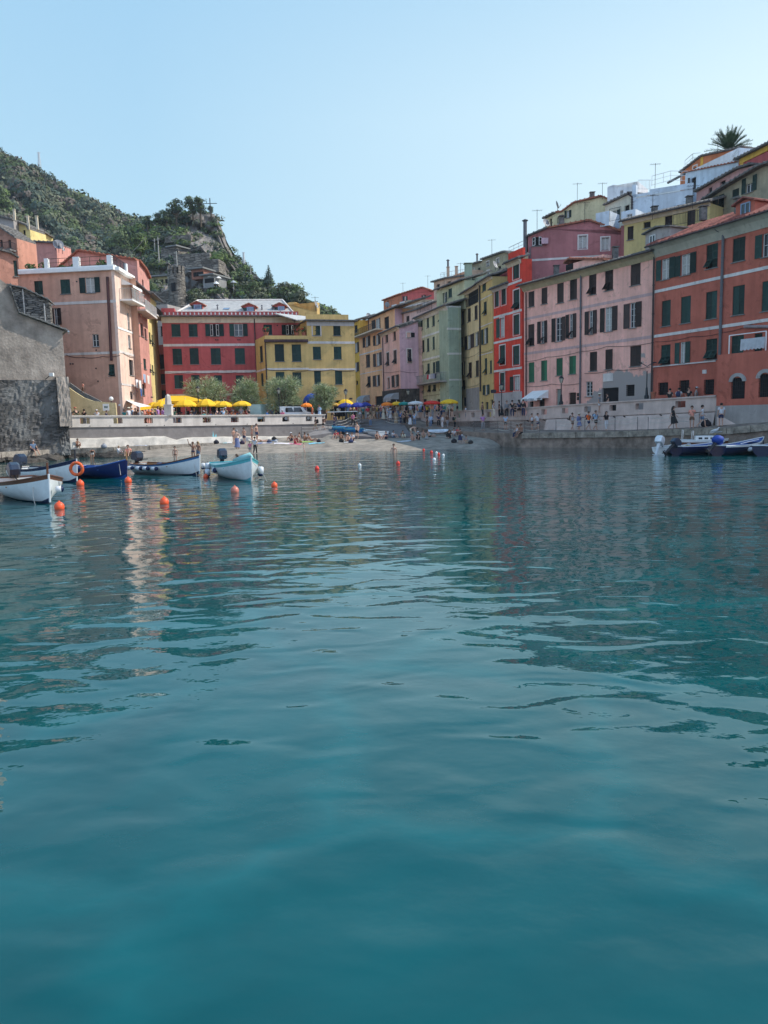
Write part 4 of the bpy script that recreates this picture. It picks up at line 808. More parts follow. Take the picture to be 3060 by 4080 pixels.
# pale yellow house with dark gable roof on the skyline
N1 = Face((2172,900,99),(2222,900,97)); N2 = Face((2222,900,97),(2424,900,94)); nh = bldg('pale yellow skyline house with a kinked dark tiled roof', N2.P(1,3)); py_ = stucco('butter',(.62,.55,.34))
wallbox(nh, N1, 3, zat(N1,(2175,872)), 5, py_, [W(2190,871,2199,904,'n')], gable=[(2176,871),(2220,848)]); wallbox(nh, N2, 3, zat(N2,(2226,846)), 7, py_, [W(2249,838,2277,868,'ok',2258,2268),W(2232,855,2245,896,'n')], gable=[(2226,845),(2285,811),(2396,785),(2422,794)], name='gable_wall')
roofline(nh, N1, [(2166,873),(2212,849)], over=.3, depth=5); roofline(nh, N2, [(2215,848),(2238,846),(2287,810),(2396,784)], over=.3, depth=7, mt=TERRA); roofline(nh, N2, [(2396,784),(2424,796)], over=.3, depth=7, mt=TERRA)
balcony(nh, N2, 2228, 2250, 896, 880, .9, mt=grey); dish(N2.P(N2.s(2221,845),zat(N2,(2221,842)),0), .8, 'dark dish on the kinked roof of the pale yellow skyline house', ang=1.5)
# white houses
J1 = Face((2411,830,90),(2520,830,86)); J2 = Face((2520,830,86),(2760,830,83)); jh = bldg('white house with roof terrace, cream side and chimney blocks', J2.P(1,3)); bluish = stucco('cool_white',(.60,.66,.72))
wallbox(jh, J1, 3, zat(J1,(2413,818)), 5, stucco('ivory',(.66,.62,.5)), [W(2488,818,2508,841,'n'),W(2442,838,2472,880,'ok',2448,2460)], gable=[(2413,817),(2518,769)]); roofline(jh, J1, [(2409,820),(2518,769)], depth=5, over=.3)
wallbox(jh, J2, 3, zat(J2,(2523,768),(2755,775)), 8, bluish, [W(2697,816,2719,830,'ns')], name='side_wall')
b_ = MB(); s0 = J2.s(2588,760); zz_ = zat(J2,(2590,772)); wallblock(b_, J2, s0, J2.L, zz_, zat(J2,(2600,741),(2740,744)), -.5, .05); wallblock(b_, J2, J2.s(2519,760), J2.s(2535,760), zz_-.5, zat(J2,(2525,737)), -1, .1); b_.build('terrace_parapet', bluish, jh)
band(jh, J2, zz_, .3, mt=bluish, off=.1); pipe(jh, J2, 2519, 785, 838, r=.1, elbow=-1)
railing(jh, [J2.P(J2.s(2536,750),zat(J2,(2536,747)),-1),J2.P(J2.s(2586,750),zat(J2,(2586,747)),-1)], 1.0, mt=STEEL)
railing(jh, [J2.P(J2.s(2595,735),zat(J2,(2595,738)),-.3),J2.P(J2.s(2668,735),zat(J2,(2668,716)),-.5),J2.P(J2.s(2735,735),zat(J2,(2735,716)),-.6)], 1.0, mt=STEEL, bars=False)
J3 = Face((2420,770,93),(2540,770,91)); wallbox(jh, J3, 15, zat(J3,(2425,745)), 4, whit, [W(2470,759,2483,784,'w')], gable=[(2425,743),(2444,736),(2446,746),(2538,746)], name='upper_floor')
J4 = Face((2422,850,84),(2532,850,82)); wallbox(jh, J4, zat(J4,(2450,893)), zat(J4,(2430,843),(2520,845)), 2.5, bluish, [W(2497,853,2519,868,'ws')], s0=J4.s(2475,850), name='terrace_wall'); wallbox(jh, J4, zat(J4,(2450,893)), zat(J4,(2375,850)), 2.5, bluish, [], s0=J4.s(2374,850), s1=J4.s(2428,850), name='terrace_wall')
railing(jh, [J4.P(J4.s(2428,870),zat(J4,(2428,885)),0),J4.P(J4.s(2474,870),zat(J4,(2474,875)),0)], 1.3)
X1 = Face((2730,720,88),(2940,720,80)); xh = bldg('white windowless gable wall rising to a tiled edge below the palm', X1.P(1,3))
wallbox(xh, X1, 10, zat(X1,(2733,690)), 6, bluish, [W(2752,708,2773,756,'n')], gable=[(2733,689),(2937,647)]); roofline(xh, X1, [(2731,688),(2940,646)], depth=6, over=.15, mt=TERRA, th=.08); pipe(xh, X1, 2748, 710, 810, r=.1)
b_ = MB(); b_.bar(X1.P(0,zat(X1,(2733,690)),0), atY(2660,729,90), .2, .2); b_.build('roof_edge', TILE, xh)
# orange house under the palm
A1 = Face((2712,640,96),(2970,640,88)); ah = bldg('orange house with ochre corner strip right below the palm tree', A1.P(1,3))
wallbox(ah, A1, 20, zat(A1,(2715,688)), 5, oranget, [W(2762,661,2776,676,'nF')], gable=[(2716,687),(2795,625),(2967,588),(2970,590)]); roofline(ah, A1, [(2710,690),(2797,624),(2970,587)], depth=5, over=.3)
b_ = MB(); s0 = A1.s(2792,650); s1 = A1.s(2802,650); wallblock(b_, A1, s0, s1, 25, zat(A1,(2797,626)), .002, .05); b_.build('corner_strip', golden, ah)
railing(ah, [A1.P(A1.s(2714,680),zat(A1,(2714,672)),-.6),A1.P(A1.s(2745,650),zat(A1,(2745,645)),-.6),A1.P(A1.s(2775,640),zat(A1,(2775,642)),-.6)], 1.0, bars=False, mt=STEEL)
A2 = Face((2943,640,80),(3330,640,66)); a2 = bldg('dark red gabled house with golden trim in the top right corner', A2.P(1,3)); wallbox(a2, A2, 18, zat(A2,(2946,640)), 6, redw, (), gable=[(2946,640),(3060,583),(3330,450)]); roofline(a2, A2, [(2938,640),(3060,580),(3330,446)], depth=6, over=.5)
b_ = MB(); [wallblock(b_, A2, A2.s(2950,640), A2.s(2962,640), 20, zat(A2,(2956,634)), .002, .05)]; p,q = A2.P(A2.s(2950,640),zat(A2,(2950,642)),.05),A2.P(A2.s(3300,640),zat(A2,(3300,470)),.05); b_.bar(p,q,.1,.6); b_.build('golden_trim', golden, a2)
railing(a2, [A2.P(A2.s(2982,580),zat(A2,(2985,588)),-3),A2.P(A2.s(3060,560),zat(A2,(3058,560)),-3)], 1.4, mt=STEEL)
# dusky pink strip
D1 = Face((2775,780,82),(3000,780,74)); d1 = bldg('dusky pink house wedged below the white gable', D1.P(1,3)); wallbox(d1, D1, 12, zat(D1,(2778,766)), 5, stucco('dusky',(.5,.27,.25)), [W(2823,748,2837,778,'n'),W(2870,720,2890,740,'n')], gable=[(2778,765),(2940,676),(3000,660)]); roofline(d1, D1, [(2772,767),(2940,675),(3000,655)], depth=4, over=.35)
# ochre row house below the white one
E1 = Face((2488,850,79),(2828,850,72.5)); e1 = bldg('ochre row house with long dark eave behind the pink and orange roofs', E1.P(1,3)); ze = zat(E1,(2495,893),(2810,803))
wallbox(e1, E1, 10, ze, 5, stucco('row_ochre',(.56,.45,.2)), [W(2500,902,2524,955,'c'),W(2564,884,2592,908,'n'),W(2649,860,2679,912,'t'),W(2738,832,2770,905,'c')], B_SH); eave(e1, E1, ze, over=.5, depth=3, cove=CREAM, coveh=.3)
railing(e1, [E1.P(E1.s(2700,880),zat(E1,(2700,905)),.8),E1.P(E1.s(2825,880),zat(E1,(2825,885)),.8)], 1.0)
# weathered house on the right
H1 = Face((2826,760,76),(3330,760,63)); h1 = bldg('weathered yellow stained house with shutters at the upper right', H1.P(1,3))
wallbox(h1, H1, 12, zat(H1,(2828,792)), 6, weath, [W(2837,783,2860,850,'t'),W(2862,760,2885,838,'t'),W(2918,718,2945,784,'c'),W(2957,704,3016,766,'o',2973,3000)], G_SH, gable=[(2829,791),(2905,742),(3034,668),(3330,570)]); roofline(h1, H1, [(2812,800),(2905,742),(3034,666),(3330,564)], depth=5, over=.6)
for i,(px,py,Y,hh,l_) in enumerate(((1606,1175,146,2.2,'television aerial on the left end of the crimson gable roof'),(1705,1152,143,2.4,'television aerial on the right slope of the crimson gable'),(1770,1148,110,2.0,'aerial on the green penthouse roof'),(1836,1122,104,2.4,'aerial at the right end of the green penthouse'),(1960,1020,108,2.2,'aerial on the old weathered ochre roof'),(1990,1130,92,1.8,'short aerial on the left half of the red house'),(2140,928,85,2.4,'aerial beside the pale dishes of the mauve roof'),(2330,882,84,2.0,'aerial at the ridge of the mauve gable'),(2300,806,95,2.2,'aerial on the kinked roof of the pale yellow house'),(2400,784,94,1.6,'small aerial at the ridge of the pale yellow house'),(2610,738,84,2.2,'aerial on the white roof terrace'),(2860,600,90,1.8,'aerial on the orange roof under the palm'),(2600,862,76,2.0,'aerial on the ochre row roof'),(2760,818,73,1.8,'aerial at the right end of the ochre row roof'),(1560,1245,130,2.0,'aerial on the dark peach house roof'),(1690,1222,115,1.8,'aerial on the pale pink roof'))):
    p_ = atY(px,py,Y); t_ = thing('roof_aerial', p_, l_, 'aerial', 'roof aerials of the right hand village'); b_ = MB(); b_.tube([(0,0,-.3),(0,0,hh)],.025,5); b_.bar((-.5,.1,hh-.1),(.5,-.1,hh-.1),.02)
    for k in range(6): b_.bar((-.5+k*.2,-.3,hh-.1),(-.5+k*.2,.3,hh-.1),.014)
    b_.build('aerial_mast', METAL, t_, loc=(0,0,0))
for F_,bl_,spots in ((P_F,ph,((2150,1105),(2380,1035),(2540,985))),(O_F,oh,((2720,880),(2860,850))),(M1,mh,((2240,892),)),(N2,nh,((2340,795),)),(E1,e1,((2560,865),(2700,825)))):
    for px,py in spots: s_,z_ = F_.hit(px,py); chimney(bl_, F_.P(s_,z_+.2,-2.2), 1.0, .5, mt=TILE)
# hillside under the right village
b_ = MB(); 
ft = [RW.P(s, 3.0, -14) for s in (-40, 0, 20, 40, 60)]; bk = [RW.P(s, 9+max(0,s)*.22, -34) for s in (-40,0,20,40,60)]
for i in range(4): b_.quad(ft[i], ft[i+1], bk[i+1], bk[i])
fk = [p+Vector((30,40,4)) for p in bk]
for i in range(4): b_.quad(bk[i], bk[i+1], fk[i+1], fk[i])
tag(b_.build('hillside', GRND), kind='structure')
# palm
pb = atY(2903,632,97); pm = thing('palm_tree', pb, 'tall date palm standing alone above the orange house on the skyline', 'palm')
b_ = MB(); b_.tube([(0,0,-4),(0,0,-1),(0,0,.8)], [.45,.45,.55], 8); b_.build('trunk', mat('bark',(.12,.09,.06),.95,.3,5), pm, loc=(0,0,0))
b_ = MB(); rr = random.Random(3)
for k in range(110):
    az = rr.uniform(0,2*PI); el = rr.choice([rr.uniform(.8,1.5),rr.uniform(.6,1.3),rr.uniform(.1,.7),rr.uniform(-.2,.2)]); Ln = rr.uniform(2.5,3.5); d = Vector((math.cos(az)*math.cos(el),math.sin(az)*math.cos(el),math.sin(el))); pts = []
    for i in range(9): t = i/8; pts.append(Vector((0,0,.8))+d*Ln*t+Vector((0,0,-.9*t*t*(1.2-el*.5))))
    b_.tube(pts, [.03]*8+[.01], 3); sd = d.cross(Vector((0,0,1))).normalized()
    for i in range(2,34):
        t = i/34; j = min(7,int(t*8)); p = pts[j].lerp(pts[j+1], t*8-j); l = .55*math.sin(PI*min(1,t*.85+.12))
        for s_ in (-1,1):
            e = p+sd*s_*l*.75+d*l*.75+Vector((0,0,rr.uniform(-.05,.22))); w_ = d*.04; b_.add([p-w_,p+w_,e],[(0,1,2)])
b_.build('crown', mat('palm_leaf',(.055,.1,.045),.6,.25,2), pm, loc=(0,0,0))
# ================= centre: crimson and ochre houses =================
C_F = Face((652,1400,98),(1200,1400,101)); ch = bldg('wide crimson house with pale slate hipped roof and three dormers', C_F.P(C_F.L/2,2.8)); zc = zat(C_F,(655,1285),(1195,1288))
cw = [W(683,1291,719,1341,'c'),W(752,1291,787,1341,'c'),W(818,1291,892,1340,'ox',837,873),W(914,1290,987,1340,'o',933,968),W(1050,1293,1084,1334,'c'),W(1122,1294,1188,1334,'ox',1139,1171),
 W(688,1389,725,1452,'c'),W(756,1387,792,1451,'c'),W(840,1387,880,1451,'c'),W(936,1387,976,1450,'c'),W(695,1494,730,1547,'c'),W(762,1494,796,1547,'c'),W(853,1495,885,1550,'c'),W(940,1495,972,1550,'c'),
 W(690,1595,720,1660,'ns'),W(760,1595,790,1660,'ns'),W(840,1590,900,1660,'ns')]
wallbox(ch, C_F, 2.2, zc, 12, redw, cw, G_SH)
b_ = MB(); ze = zat(C_F,(660,1262),(1195,1264)); wallblock(b_, C_F, -.05, C_F.L, zc, ze, -11.9, .12); b_.build('frieze', CREAM, ch)
b_ = MB(); wallblock(b_, C_F, -.55, C_F.L+.1, ze, ze+.14, -12.4, .75); b_.build('cornice', TILE, ch)
zp2 = zat(C_F,(665,1241),(1190,1243)); b_ = MB(); n = 33; L_ = C_F.L; pw_ = (L_-.6)/n; zb2 = ze+.14; zq0 = zb2+(zp2-zb2)*.22; zq1 = zb2+(zp2-zb2)*.82
o_ = .25
wallblock(b_, C_F, .2, L_-.2, zb2, zq0, o_-.25, o_); wallblock(b_, C_F, .2, L_-.2, zq1, zp2, o_-.25, o_)
for i in range(n+1):
    c_ = .2+(L_-.4)*i/n; wallblock(b_, C_F, max(.2,c_-pw_*.33), min(L_-.2,c_+pw_*.33), zq0, zq1, o_-.25, o_)
b_.build('parapet', redw, ch)
b_ = MB()
for i in range(n): c_ = .2+(L_-.4)*(i+.5)/n; wallblock(b_, C_F, c_-pw_*.13, c_+pw_*.13, zq0+.01, zq1-.01, o_-.2, o_-.05)
b_.build('baluster', WT, ch)
for x0,x1,y0 in ((640,657,1242),(672,678,1236)):
    pass
b_ = MB(); wallblock(b_, C_F, .0, 1.6, zp2, zat(C_F,(665,1228)), -1.6, .1); b_.build('chimney', redw, ch)
# slate roof
SL = mat('slate_pale', (.50,.48,.45), .75, .12, 2.2, bump=.5, bscale=10)
e0 = C_F.P(.4,zp2-.9,.0); e1_ = C_F.P(L_-.2,zp2-.9,.0); r0 = atY(790,1195,107); r1 = atY(1125,1200,108.5); r1.z = r0.z = (r0.z+r1.z)/2; bkl, bkr = C_F.P(.4,zp2-.9,-16), C_F.P(L_-.2,zp2-.9,-16)
b_ = MB(); nr = 16
for k in range(nr):  # overlapping courses
    t0, t1 = k/nr, (k+1)/nr; A = e0.lerp(r0,t0); B = e1_.lerp(r1,t0); C = e1_.lerp(r1,t1); D = e0.lerp(r0,t1); u = Vector((0,0,.05)); b_.quad(A+u,B+u,C,D); b_.quad(A,B,B+u,A+u)
b_.add([e0,r0,bkl],[(0,1,2)]); b_.add([e1_,bkr,r1],[(0,1,2)]); b_.add([bkl,r0,r1,bkr],[(0,1,2,3)]); rf = b_.build('roof', SL, ch)
b_ = MB(); nrm = (e1_-e0).cross(r0-e0).normalized(); 
for a,c in ((e0,r0),(r0,r1),(e1_,r1)): b_.tube([a+Vector((0,0,.08)),c+Vector((0,0,.08))], .12, 6)
b_.build('ridge_tile', BANDW, rf)
RF = lambda px,y: None
def on_plane(px,py,p0,n):
    d = ray(px,py); return EYE+d*((p0-EYE).dot(n)/d.dot(n))
for (x0,x1,yb,yt,w0,w1,v0,v1) in ((765,807,1232,1203,775,800,1216,1231),(970,1016,1241,1211,986,1008,1225,1239),(1094,1136,1238,1209,1110,1131,1223,1236)):
    pb_ = on_plane((x0+x1)/2,yb,e0,nrm); DF = Face(atY(x0,yb,pb_.y), atY(x1,yb,pb_.y)); wd_ = DF.L; zt3 = DF.hit((x0+x1)/2,yt)[1]; zb3 = pb_.z-.15; zs = zb3+(zt3-zb3)*.72
    b_ = MB(); b_.poly_ext([DF.P(0,zb3),DF.P(wd_,zb3),DF.P(wd_,zs),DF.P(wd_/2,zt3),DF.P(0,zs)], -DF.n*4.0); dm = b_.build('dormer', redw, rf)
    b_ = MB(); 
    for a,c,za,zc_ in ((-.25,wd_/2,zs-.1,zt3),(wd_+.25,wd_/2,zs-.1,zt3)):
        vs = [DF.P(a,za,.3),DF.P(c,zc_,.3),DF.P(c,zc_,-4),DF.P(a,za,-4)]; vs += [v+Vector((0,0,.14)) for v in vs]; b_.add(vs, [(0,3,2,1),(4,5,6,7),(0,1,5,4),(1,2,6,5),(2,3,7,6),(3,0,4,7)])
    b_.build('dormer_roof', TERRA, dm)
    s0,z0 = DF.hit(w0,v1); s1,z1 = DF.hit(w1,v0); b_ = MB(); wallblock(b_, DF, s0, s1, z0, z1, .004, .03, 0)
    for p,q,zz0,zz1 in ((s0-.07,s0+.03,z0-.07,z1+.07),(s1-.03,s1+.07,z0-.07,z1+.07),(s0+.03,s1-.03,z1-.03,z1+.07),(s0+.03,s1-.03,z0-.07,z0+.03)): wallblock(b_, DF, p, q, zz0, zz1, .03, .08, 1)
    wallblock(b_, DF, 0.02, s0-.09, zb3+.15, z1, .002, .05, 2); wallblock(b_, DF, s1+.09, wd_-.02, zb3+.15, z1, .002, .05, 2)
    b_.build('window', [mat('sky_glass',(.15,.2,.3),.05,spec=.9), mat('blue_frame',(.25,.36,.5),.5), G_SH], dm)
pp = on_plane(899,1238,e0,nrm); b_ = MB(); b_.box(pp+Vector((0,.6,.35)),(.8,.9,.06),Matrix.Rotation(.35,3,'X')); b_.build('skylight', mat('sky_glass',(.15,.2,.3),.05), rf)
for px,y in ((867,1236),(1044,1238),(1085,1236),(1118,1262)): flue(rf, on_plane(px,y,e0,nrm), .5, .09)
for p in ([(660,1375),(1015,1374)],[(665,1482),(1018,1481)]): band(ch, C_F, zat(C_F,*p), .3, s1=C_F.s(1056,1400))
band(ch, C_F, zat(C_F,(670,1575),(800,1575)), .3, s1=C_F.s(1056,1560), mt=CREAM)
pipe(ch, C_F, 1013, 1270, 1560, r=.07); wire(ch, C_F, [(665,1483),(755,1484),(860,1484),(935,1484),(1018,1482)])
for x,y in ((860,1354),(868,1354),(948,1354),(956,1354),(1105,1297)):
    s,z = C_F.hit(x,y); b_ = MB(); b_.tube([C_F.P(s,z,0),C_F.P(s,z,.08)],.09,8); b_.build('vent_cap', K_SH, ch)
dish(C_F.P(C_F.s(1173,1290),zat(C_F,(1173,1292)),.5), .6, 'small pale dish fixed under the cream frieze of the crimson house', ang=.1)
# ochre house, two volumes
Y0 = 94.5; A_F = Face((1226,1400,Y0),(1414,1400,Y0+1.6)); B_F = Face((1057,1400,Y0-1.2),(1228,1400,Y0+.0)); S_F = Face((1019,1400,98.4),(1057,1400,Y0-1.2))
yo = bldg('ochre yellow house of two volumes with dark green shutters', A_F.P(0,2.8)); za = zat(A_F,(1228,1279),(1410,1281))
wallbox(yo, A_F, 2.2, za, 10, yel2, [W(1246,1296,1276,1336,'cF'),W(1328,1297,1357,1337,'c'),W(1247,1381,1279,1432,'c'),W(1330,1381,1361,1431,'c'),W(1252,1477,1279,1531,'c'),W(1335,1477,1364,1531,'c'),W(1240,1595,1290,1660,'ns'),W(1330,1595,1380,1660,'ns')], G_SH)
zb_ = zat(B_F,(1060,1337),(1222,1337)); wallbox(yo, B_F, 2.2, zb_, 6, yel2, [W(1095,1371,1132,1440,'c'),W(1163,1372,1200,1440,'c'),W(1099,1482,1134,1535,'c'),W(1166,1483,1201,1535,'c'),W(1080,1595,1130,1660,'ns')], G_SH, name='front_volume')
wallbox(yo, S_F, 2.2, zb_, 1.0, stucco('side_gold',(.62,.42,.14)), [W(1035,1378,1047,1443,'c'),W(1040,1487,1050,1540,'cs')], G_SH, name='side_wall')
CH = Face((1197,1320,97.5),(1226,1320,Y0)); wallbox(yo, CH, zb_, za, 1.5, MC['stucco_side_gold'], (), name='angled_wall')
b_ = MB(); wallblock(b_, A_F, -.3, A_F.L+.35, za, za+.14, -10, .6); b_.build('cornice', TILE, yo)
zpa = zat(A_F,(1240,1262),(1380,1262)); b_ = MB(); s0 = A_F.s(1218,1260); s1 = A_F.s(1387,1260); zb2 = za+.14; q0 = zb2+(zpa-zb2)*.3; q1 = zb2+(zpa-zb2)*.8; n = 19
wallblock(b_, A_F, s0, s1, zb2, q0, -.1, .15); wallblock(b_, A_F, s0, s1, q1, zpa+.25, -.1, .15)
for i in range(n+1): c_ = s0+(s1-s0)*i/n; wallblock(b_, A_F, max(s0,c_-.16), min(s1,c_+.16), q0, q1, -.1, .15)
b_.build('parapet', yel2, yo); b_ = MB()
for i in range(n): c_ = s0+(s1-s0)*(i+.5)/n; wallblock(b_, A_F, c_-.07, c_+.07, q0+.01, q1-.01, -.06, .06)
b_.build('baluster', WT, yo)
b_ = MB(); n = 40; zt4 = zat(B_F,(1059,1352),(1225,1354)); wallblock(b_, B_F, -.1, B_F.L, zt4-.32, zt4, .003, .35)
for i in range(n): a = B_F.L*i/n; b_.tube([B_F.P(a+.06,zt4-.02,.02),B_F.P(a+.06,zt4-.28,.42)],.07,5)
b_.build('tile_course', mat('tile_dark',(.07,.04,.045),.9,.3,4), yo)
band(yo, A_F, zat(A_F,(1230,1364),(1408,1366)), .28); band(yo, A_F, zat(A_F,(1230,1470),(1408,1473)), .22); band(yo, B_F, zat(B_F,(1060,1470),(1225,1470)), .22); band(yo, S_F, zat(S_F,(1040,1476)), .22)
band(yo, A_F, za-.3, .5, mt=stucco('band_lav',(.55,.52,.5)))
wire(yo, A_F, [(1228,1476),(1320,1473),(1410,1477)], r=.03); wire(yo, B_F, [(1058,1472),(1150,1474),(1228,1476)], r=.03); pipe(yo, B_F, 1056, 1365, 1590, r=.08)
b_ = MB(); s0,z0 = A_F.hit(1392,1591); s1,z1 = A_F.hit(1404,1585); wallblock(b_, A_F, s0, s1, z0, z1, .003, .04); b_.build('street_plate', PIPE, yo)
# planters on the terrace of the ochre house
GL = mat('leaf_green', (.07,.12,.035), .7, .35, 4); GL2 = mat('leaf_dark', (.03,.055,.022), .75, .3, 4); GL3 = mat('leaf_dry', (.16,.13,.06), .8, .3, 4); RED = mat('geranium', (.5,.05,.04), .7)
def leafball(b, c, r, n, s, mi=(0,), rg=random, fl=.8):
    for k in range(n):
        d = Vector((rg.gauss(0,1),rg.gauss(0,1),rg.gauss(0,1))).normalized()*(r*rg.uniform(.45,1.05)); d.z *= fl; p = Vector(c)+d
        a = Vector((rg.gauss(0,1),rg.gauss(0,1),rg.gauss(0,1))).normalized(); e = a.cross(d+Vector((.01,0,0))).normalized(); q = s*rg.uniform(.6,1.3)
        b.add([p-a*q,p+e*q*.6,p+a*q,p-e*q*.6],[(0,1,2,3)],rg.choice(mi))
def potplant(p, r, label, red=False, group='potted plants'):
    t_ = thing('potted_plant', p, label, 'potted plant', group); b = MB(); b.lathe([(r*.35,0),(r*.5,r*.6),(r*.55,r*.6),(r*.55,r*.7)],(0,0,0),8); b.build('pot', SIGNR, t_, loc=(0,0,0))
    b = MB(); leafball(b,(0,0,r*1.2),r*.8,60,r*.22,(0,0,1) if red else (0,)); b.build('foliage',[GL,RED],t_,loc=(0,0,0)); return t_
for px,lb_ in ((1062,'flowering potted plant at the left end of the ochre roof terrace'),(1183,'potted plant on the ochre terrace by the open window'),(1213,'potted plant in the right corner of the ochre roof terrace')): potplant(B_F.P(B_F.s(px,1337),zb_,-.4), .6, lb_, True)
# ochre rooftop pieces behind
Y3 = Face((1140,1230,108),(1262,1230,106)); y3 = bldg('small ochre rooftop house with terrace behind the crimson roof', Y3.P(0,2.8)); wallbox(y3, Y3, 3, zat(Y3,(1145,1215)), .8, yel2, (), gable=[(1141,1212),(1150,1205),(1172,1203),(1173,1217),(1262,1245)])
dish(atY(1262,1240,103), .9, 'large dish on the roof above the ochre house', ang=1.3); 
an = thing('antenna_mast', atY(1257,1240,104), 'thin television mast beside the large dish above the ochre house', 'antenna'); b_ = MB(); b_.tube([(0,0,0),(0,0,1.9)],.03,5); b_.bar((-.5,0,1.75),(.5,0,1.75),.03); b_.build('mast', METAL, an, loc=(0,0,0))
ro = MB(); ro.poly_ext([A_F.P(-1.2,za+.1,-.3),A_F.P(A_F.L*.5,za+.1,-.3),A_F.P(A_F.L*.1,za+1.3,-6),A_F.P(-3,za+1.6,-6)],(0,0,.1)); ro.build('roof', SL, yo)
# ================= left: salmon house =================
V_F = Face((40,1350,82),(472,1350,80.5)); VS = Face((472,1350,80.5),(534,1350,86)); sal = stucco('salmon_pink',(.62,.36,.265)); sals = stucco('salmon_sunlit',(.80,.58,.47))  # lighter salmon for the side wall: its sunlight is painted into the colour
vh2 = bldg('large salmon house with white roof terrace and brown drainpipe', V_F.P(V_F.L,2.8)); zv = zat(V_F,(80,1092),(440,1078))
b_l = V_F.s(40,1100)
wallbox(vh2, V_F, 2.2, zv, 5, sal, [W(137,1119,171,1174,'c'),W(241,1113,280,1171,'c'),W(317,1105,399,1167,'ok',341,378),W(211,1227,245,1295,'o',216,232,B_SH),W(368,1331,394,1381,'w'),W(434,1451,457,1498,'t')], G_SH, right=False)
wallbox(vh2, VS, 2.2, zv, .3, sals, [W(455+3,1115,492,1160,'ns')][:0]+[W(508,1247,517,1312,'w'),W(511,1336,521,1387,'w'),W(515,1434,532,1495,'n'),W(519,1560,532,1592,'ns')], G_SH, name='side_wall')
band(vh2, V_F, zv+.15, .35, s0=-.3, s1=V_F.L+.1, mt=WT, off=.35, name='cornice'); band(vh2, VS, zv+.15, .35, mt=WT, off=.5, name='cornice')
b_ = MB(); zt5 = zat(V_F,(100,1071),(430,1058)); wallblock(b_, V_F, 0, V_F.L, zv+.33, zt5, -.2, .1)
for x0,x1 in ((178,192),(292,316),(428,446)): wallblock(b_, V_F, V_F.s(x0,1050), V_F.s(x1,1050), zt5, zt5+.95, -.25, .12)
b_.build('terrace_parapet', WT, vh2)
b_ = MB(); wallblock(b_, VS, 0, VS.L*.8, zv+.33, zt5, -.2, .1); wallblock(b_, VS, VS.L*.72, VS.L*.8, zt5, zt5+.9, -.2, .12); b_.build('terrace_parapet', WT, vh2)
railing(vh2, [V_F.P(V_F.s(192,1050),zt5,0),V_F.P(V_F.L,zt5,0)], .9, bars=False, mt=GL2); railing(vh2, [VS.P(0,zt5,0),VS.P(VS.L*.8,zt5,0)], .9)
for i,(x,y) in enumerate(((100,1062),(112,1060),(158,1058),(228,1055),(268,1052),(370,1048),(395,1046),(412,1044))): potplant(V_F.P(V_F.s(x,y),zt5-.5,-.9-.1*(i%2)), .75 if i in (0,2,6) else .55, ['bushy yellow green plant at the left end of the white roof terrace','second plant from the left on the white roof terrace','large leafy plant left of the first white pier','plant right of the first white pier on the terrace','low plant before the middle white pier','plant right of the middle white pier','tall grassy plant near the right white pier','plant touching the right white pier'][i], group='plants on the white roof terrace')
band(vh2, V_F, zat(V_F,(186,1213),(488,1198)), .28, mt=BANDW); band(vh2, V_F, zat(V_F,(262,1413),(484,1403)), .25, mt=BANDW); band(vh2, VS, zat(VS,(483,1402),(530,1416)), .25, mt=BANDW); band(vh2, VS, zat(VS,(483,1310),(528,1327)), .2, mt=WT); band(vh2, VS, zat(VS,(490,1531),(532,1537)), .2, mt=BANDW)
b_ = MB(); s0,zt6 = V_F.hit(430,1104); s1,zb6 = V_F.hit(446,1437); b_.tube([V_F.P(s0,zt6,.15),V_F.P(s1,zb6,.15)],.14,8); b_.build('drainpipe', mat('pipe_oxblood',(.06,.02,.02),.45), vh2)
wire(vh2, V_F, [(265,1415),(330,1424),(410,1420),(480,1415)], r=.025); wire(vh2, VS, [(488,1405),(532,1425)], r=.025)
for x,y in ((281,1450),(291,1450),(306,1122),(383,1468),(391,1519),(384,1395)): s,z = V_F.hit(x,y); b_ = MB(); b_.tube([V_F.P(s,z,0),V_F.P(s,z,.06)],.08,8); b_.build('vent_cap', PIPE, vh2)
glassb = mat('balcony_glass',(.4,.45,.45),.2)
bo = balcony(vh2, VS, 478, 530, 1205, 1160, 1.3, mt=WT, rm=mat('rail_pale',(.5,.52,.5),.5)); 
awning(vh2, VS, 482, 520, 1120, 1135, 1.2, WT, sc=False)
s,z = V_F.hit(477,1614); b_ = MB(); b_.box(V_F.P(s,z,.03),(.22,.04,.18)); b_.build('wall_sign', WT, vh2)
# further sunlit houses along the lane
rosy = stucco('rosy',(.62,.30,.25)); lem = stucco('lemon',(.75,.60,.26)); 
VR = Face((534,1300,86),(590,1300,94.5)); h_ = bldg('rosy terraced house in the sunlit lane beside the salmon house', VR.P(0,2.8)); zr_ = zat(VR,(545,1150))
wallbox(h_, VR, 2.2, zr_, 5, rosy, [W(541,1240,550,1285,'n'),W(560,1290,572,1340,'n.'),W(576,1310,584,1350,'n'),W(546,1290,554,1335,'c'),W(550,1400,560,1445,'c'),W(572,1430,582,1470,'c'),W(545,1510,555,1560,'n'),W(566,1530,576,1575,'c')], G_SH, gable=[(536,1148),(575,1172),(588,1180)])
balcony(h_, VR, 537, 585, 1250, 1205, 1.2, mt=BANDW, rm=mat('rail_pale',(.5,.52,.5),.5)); eave(h_, VR, zr_+.2, over=.5, depth=2); pipe(h_, VR, 536, 1260, 1600, mt=PIPEG)
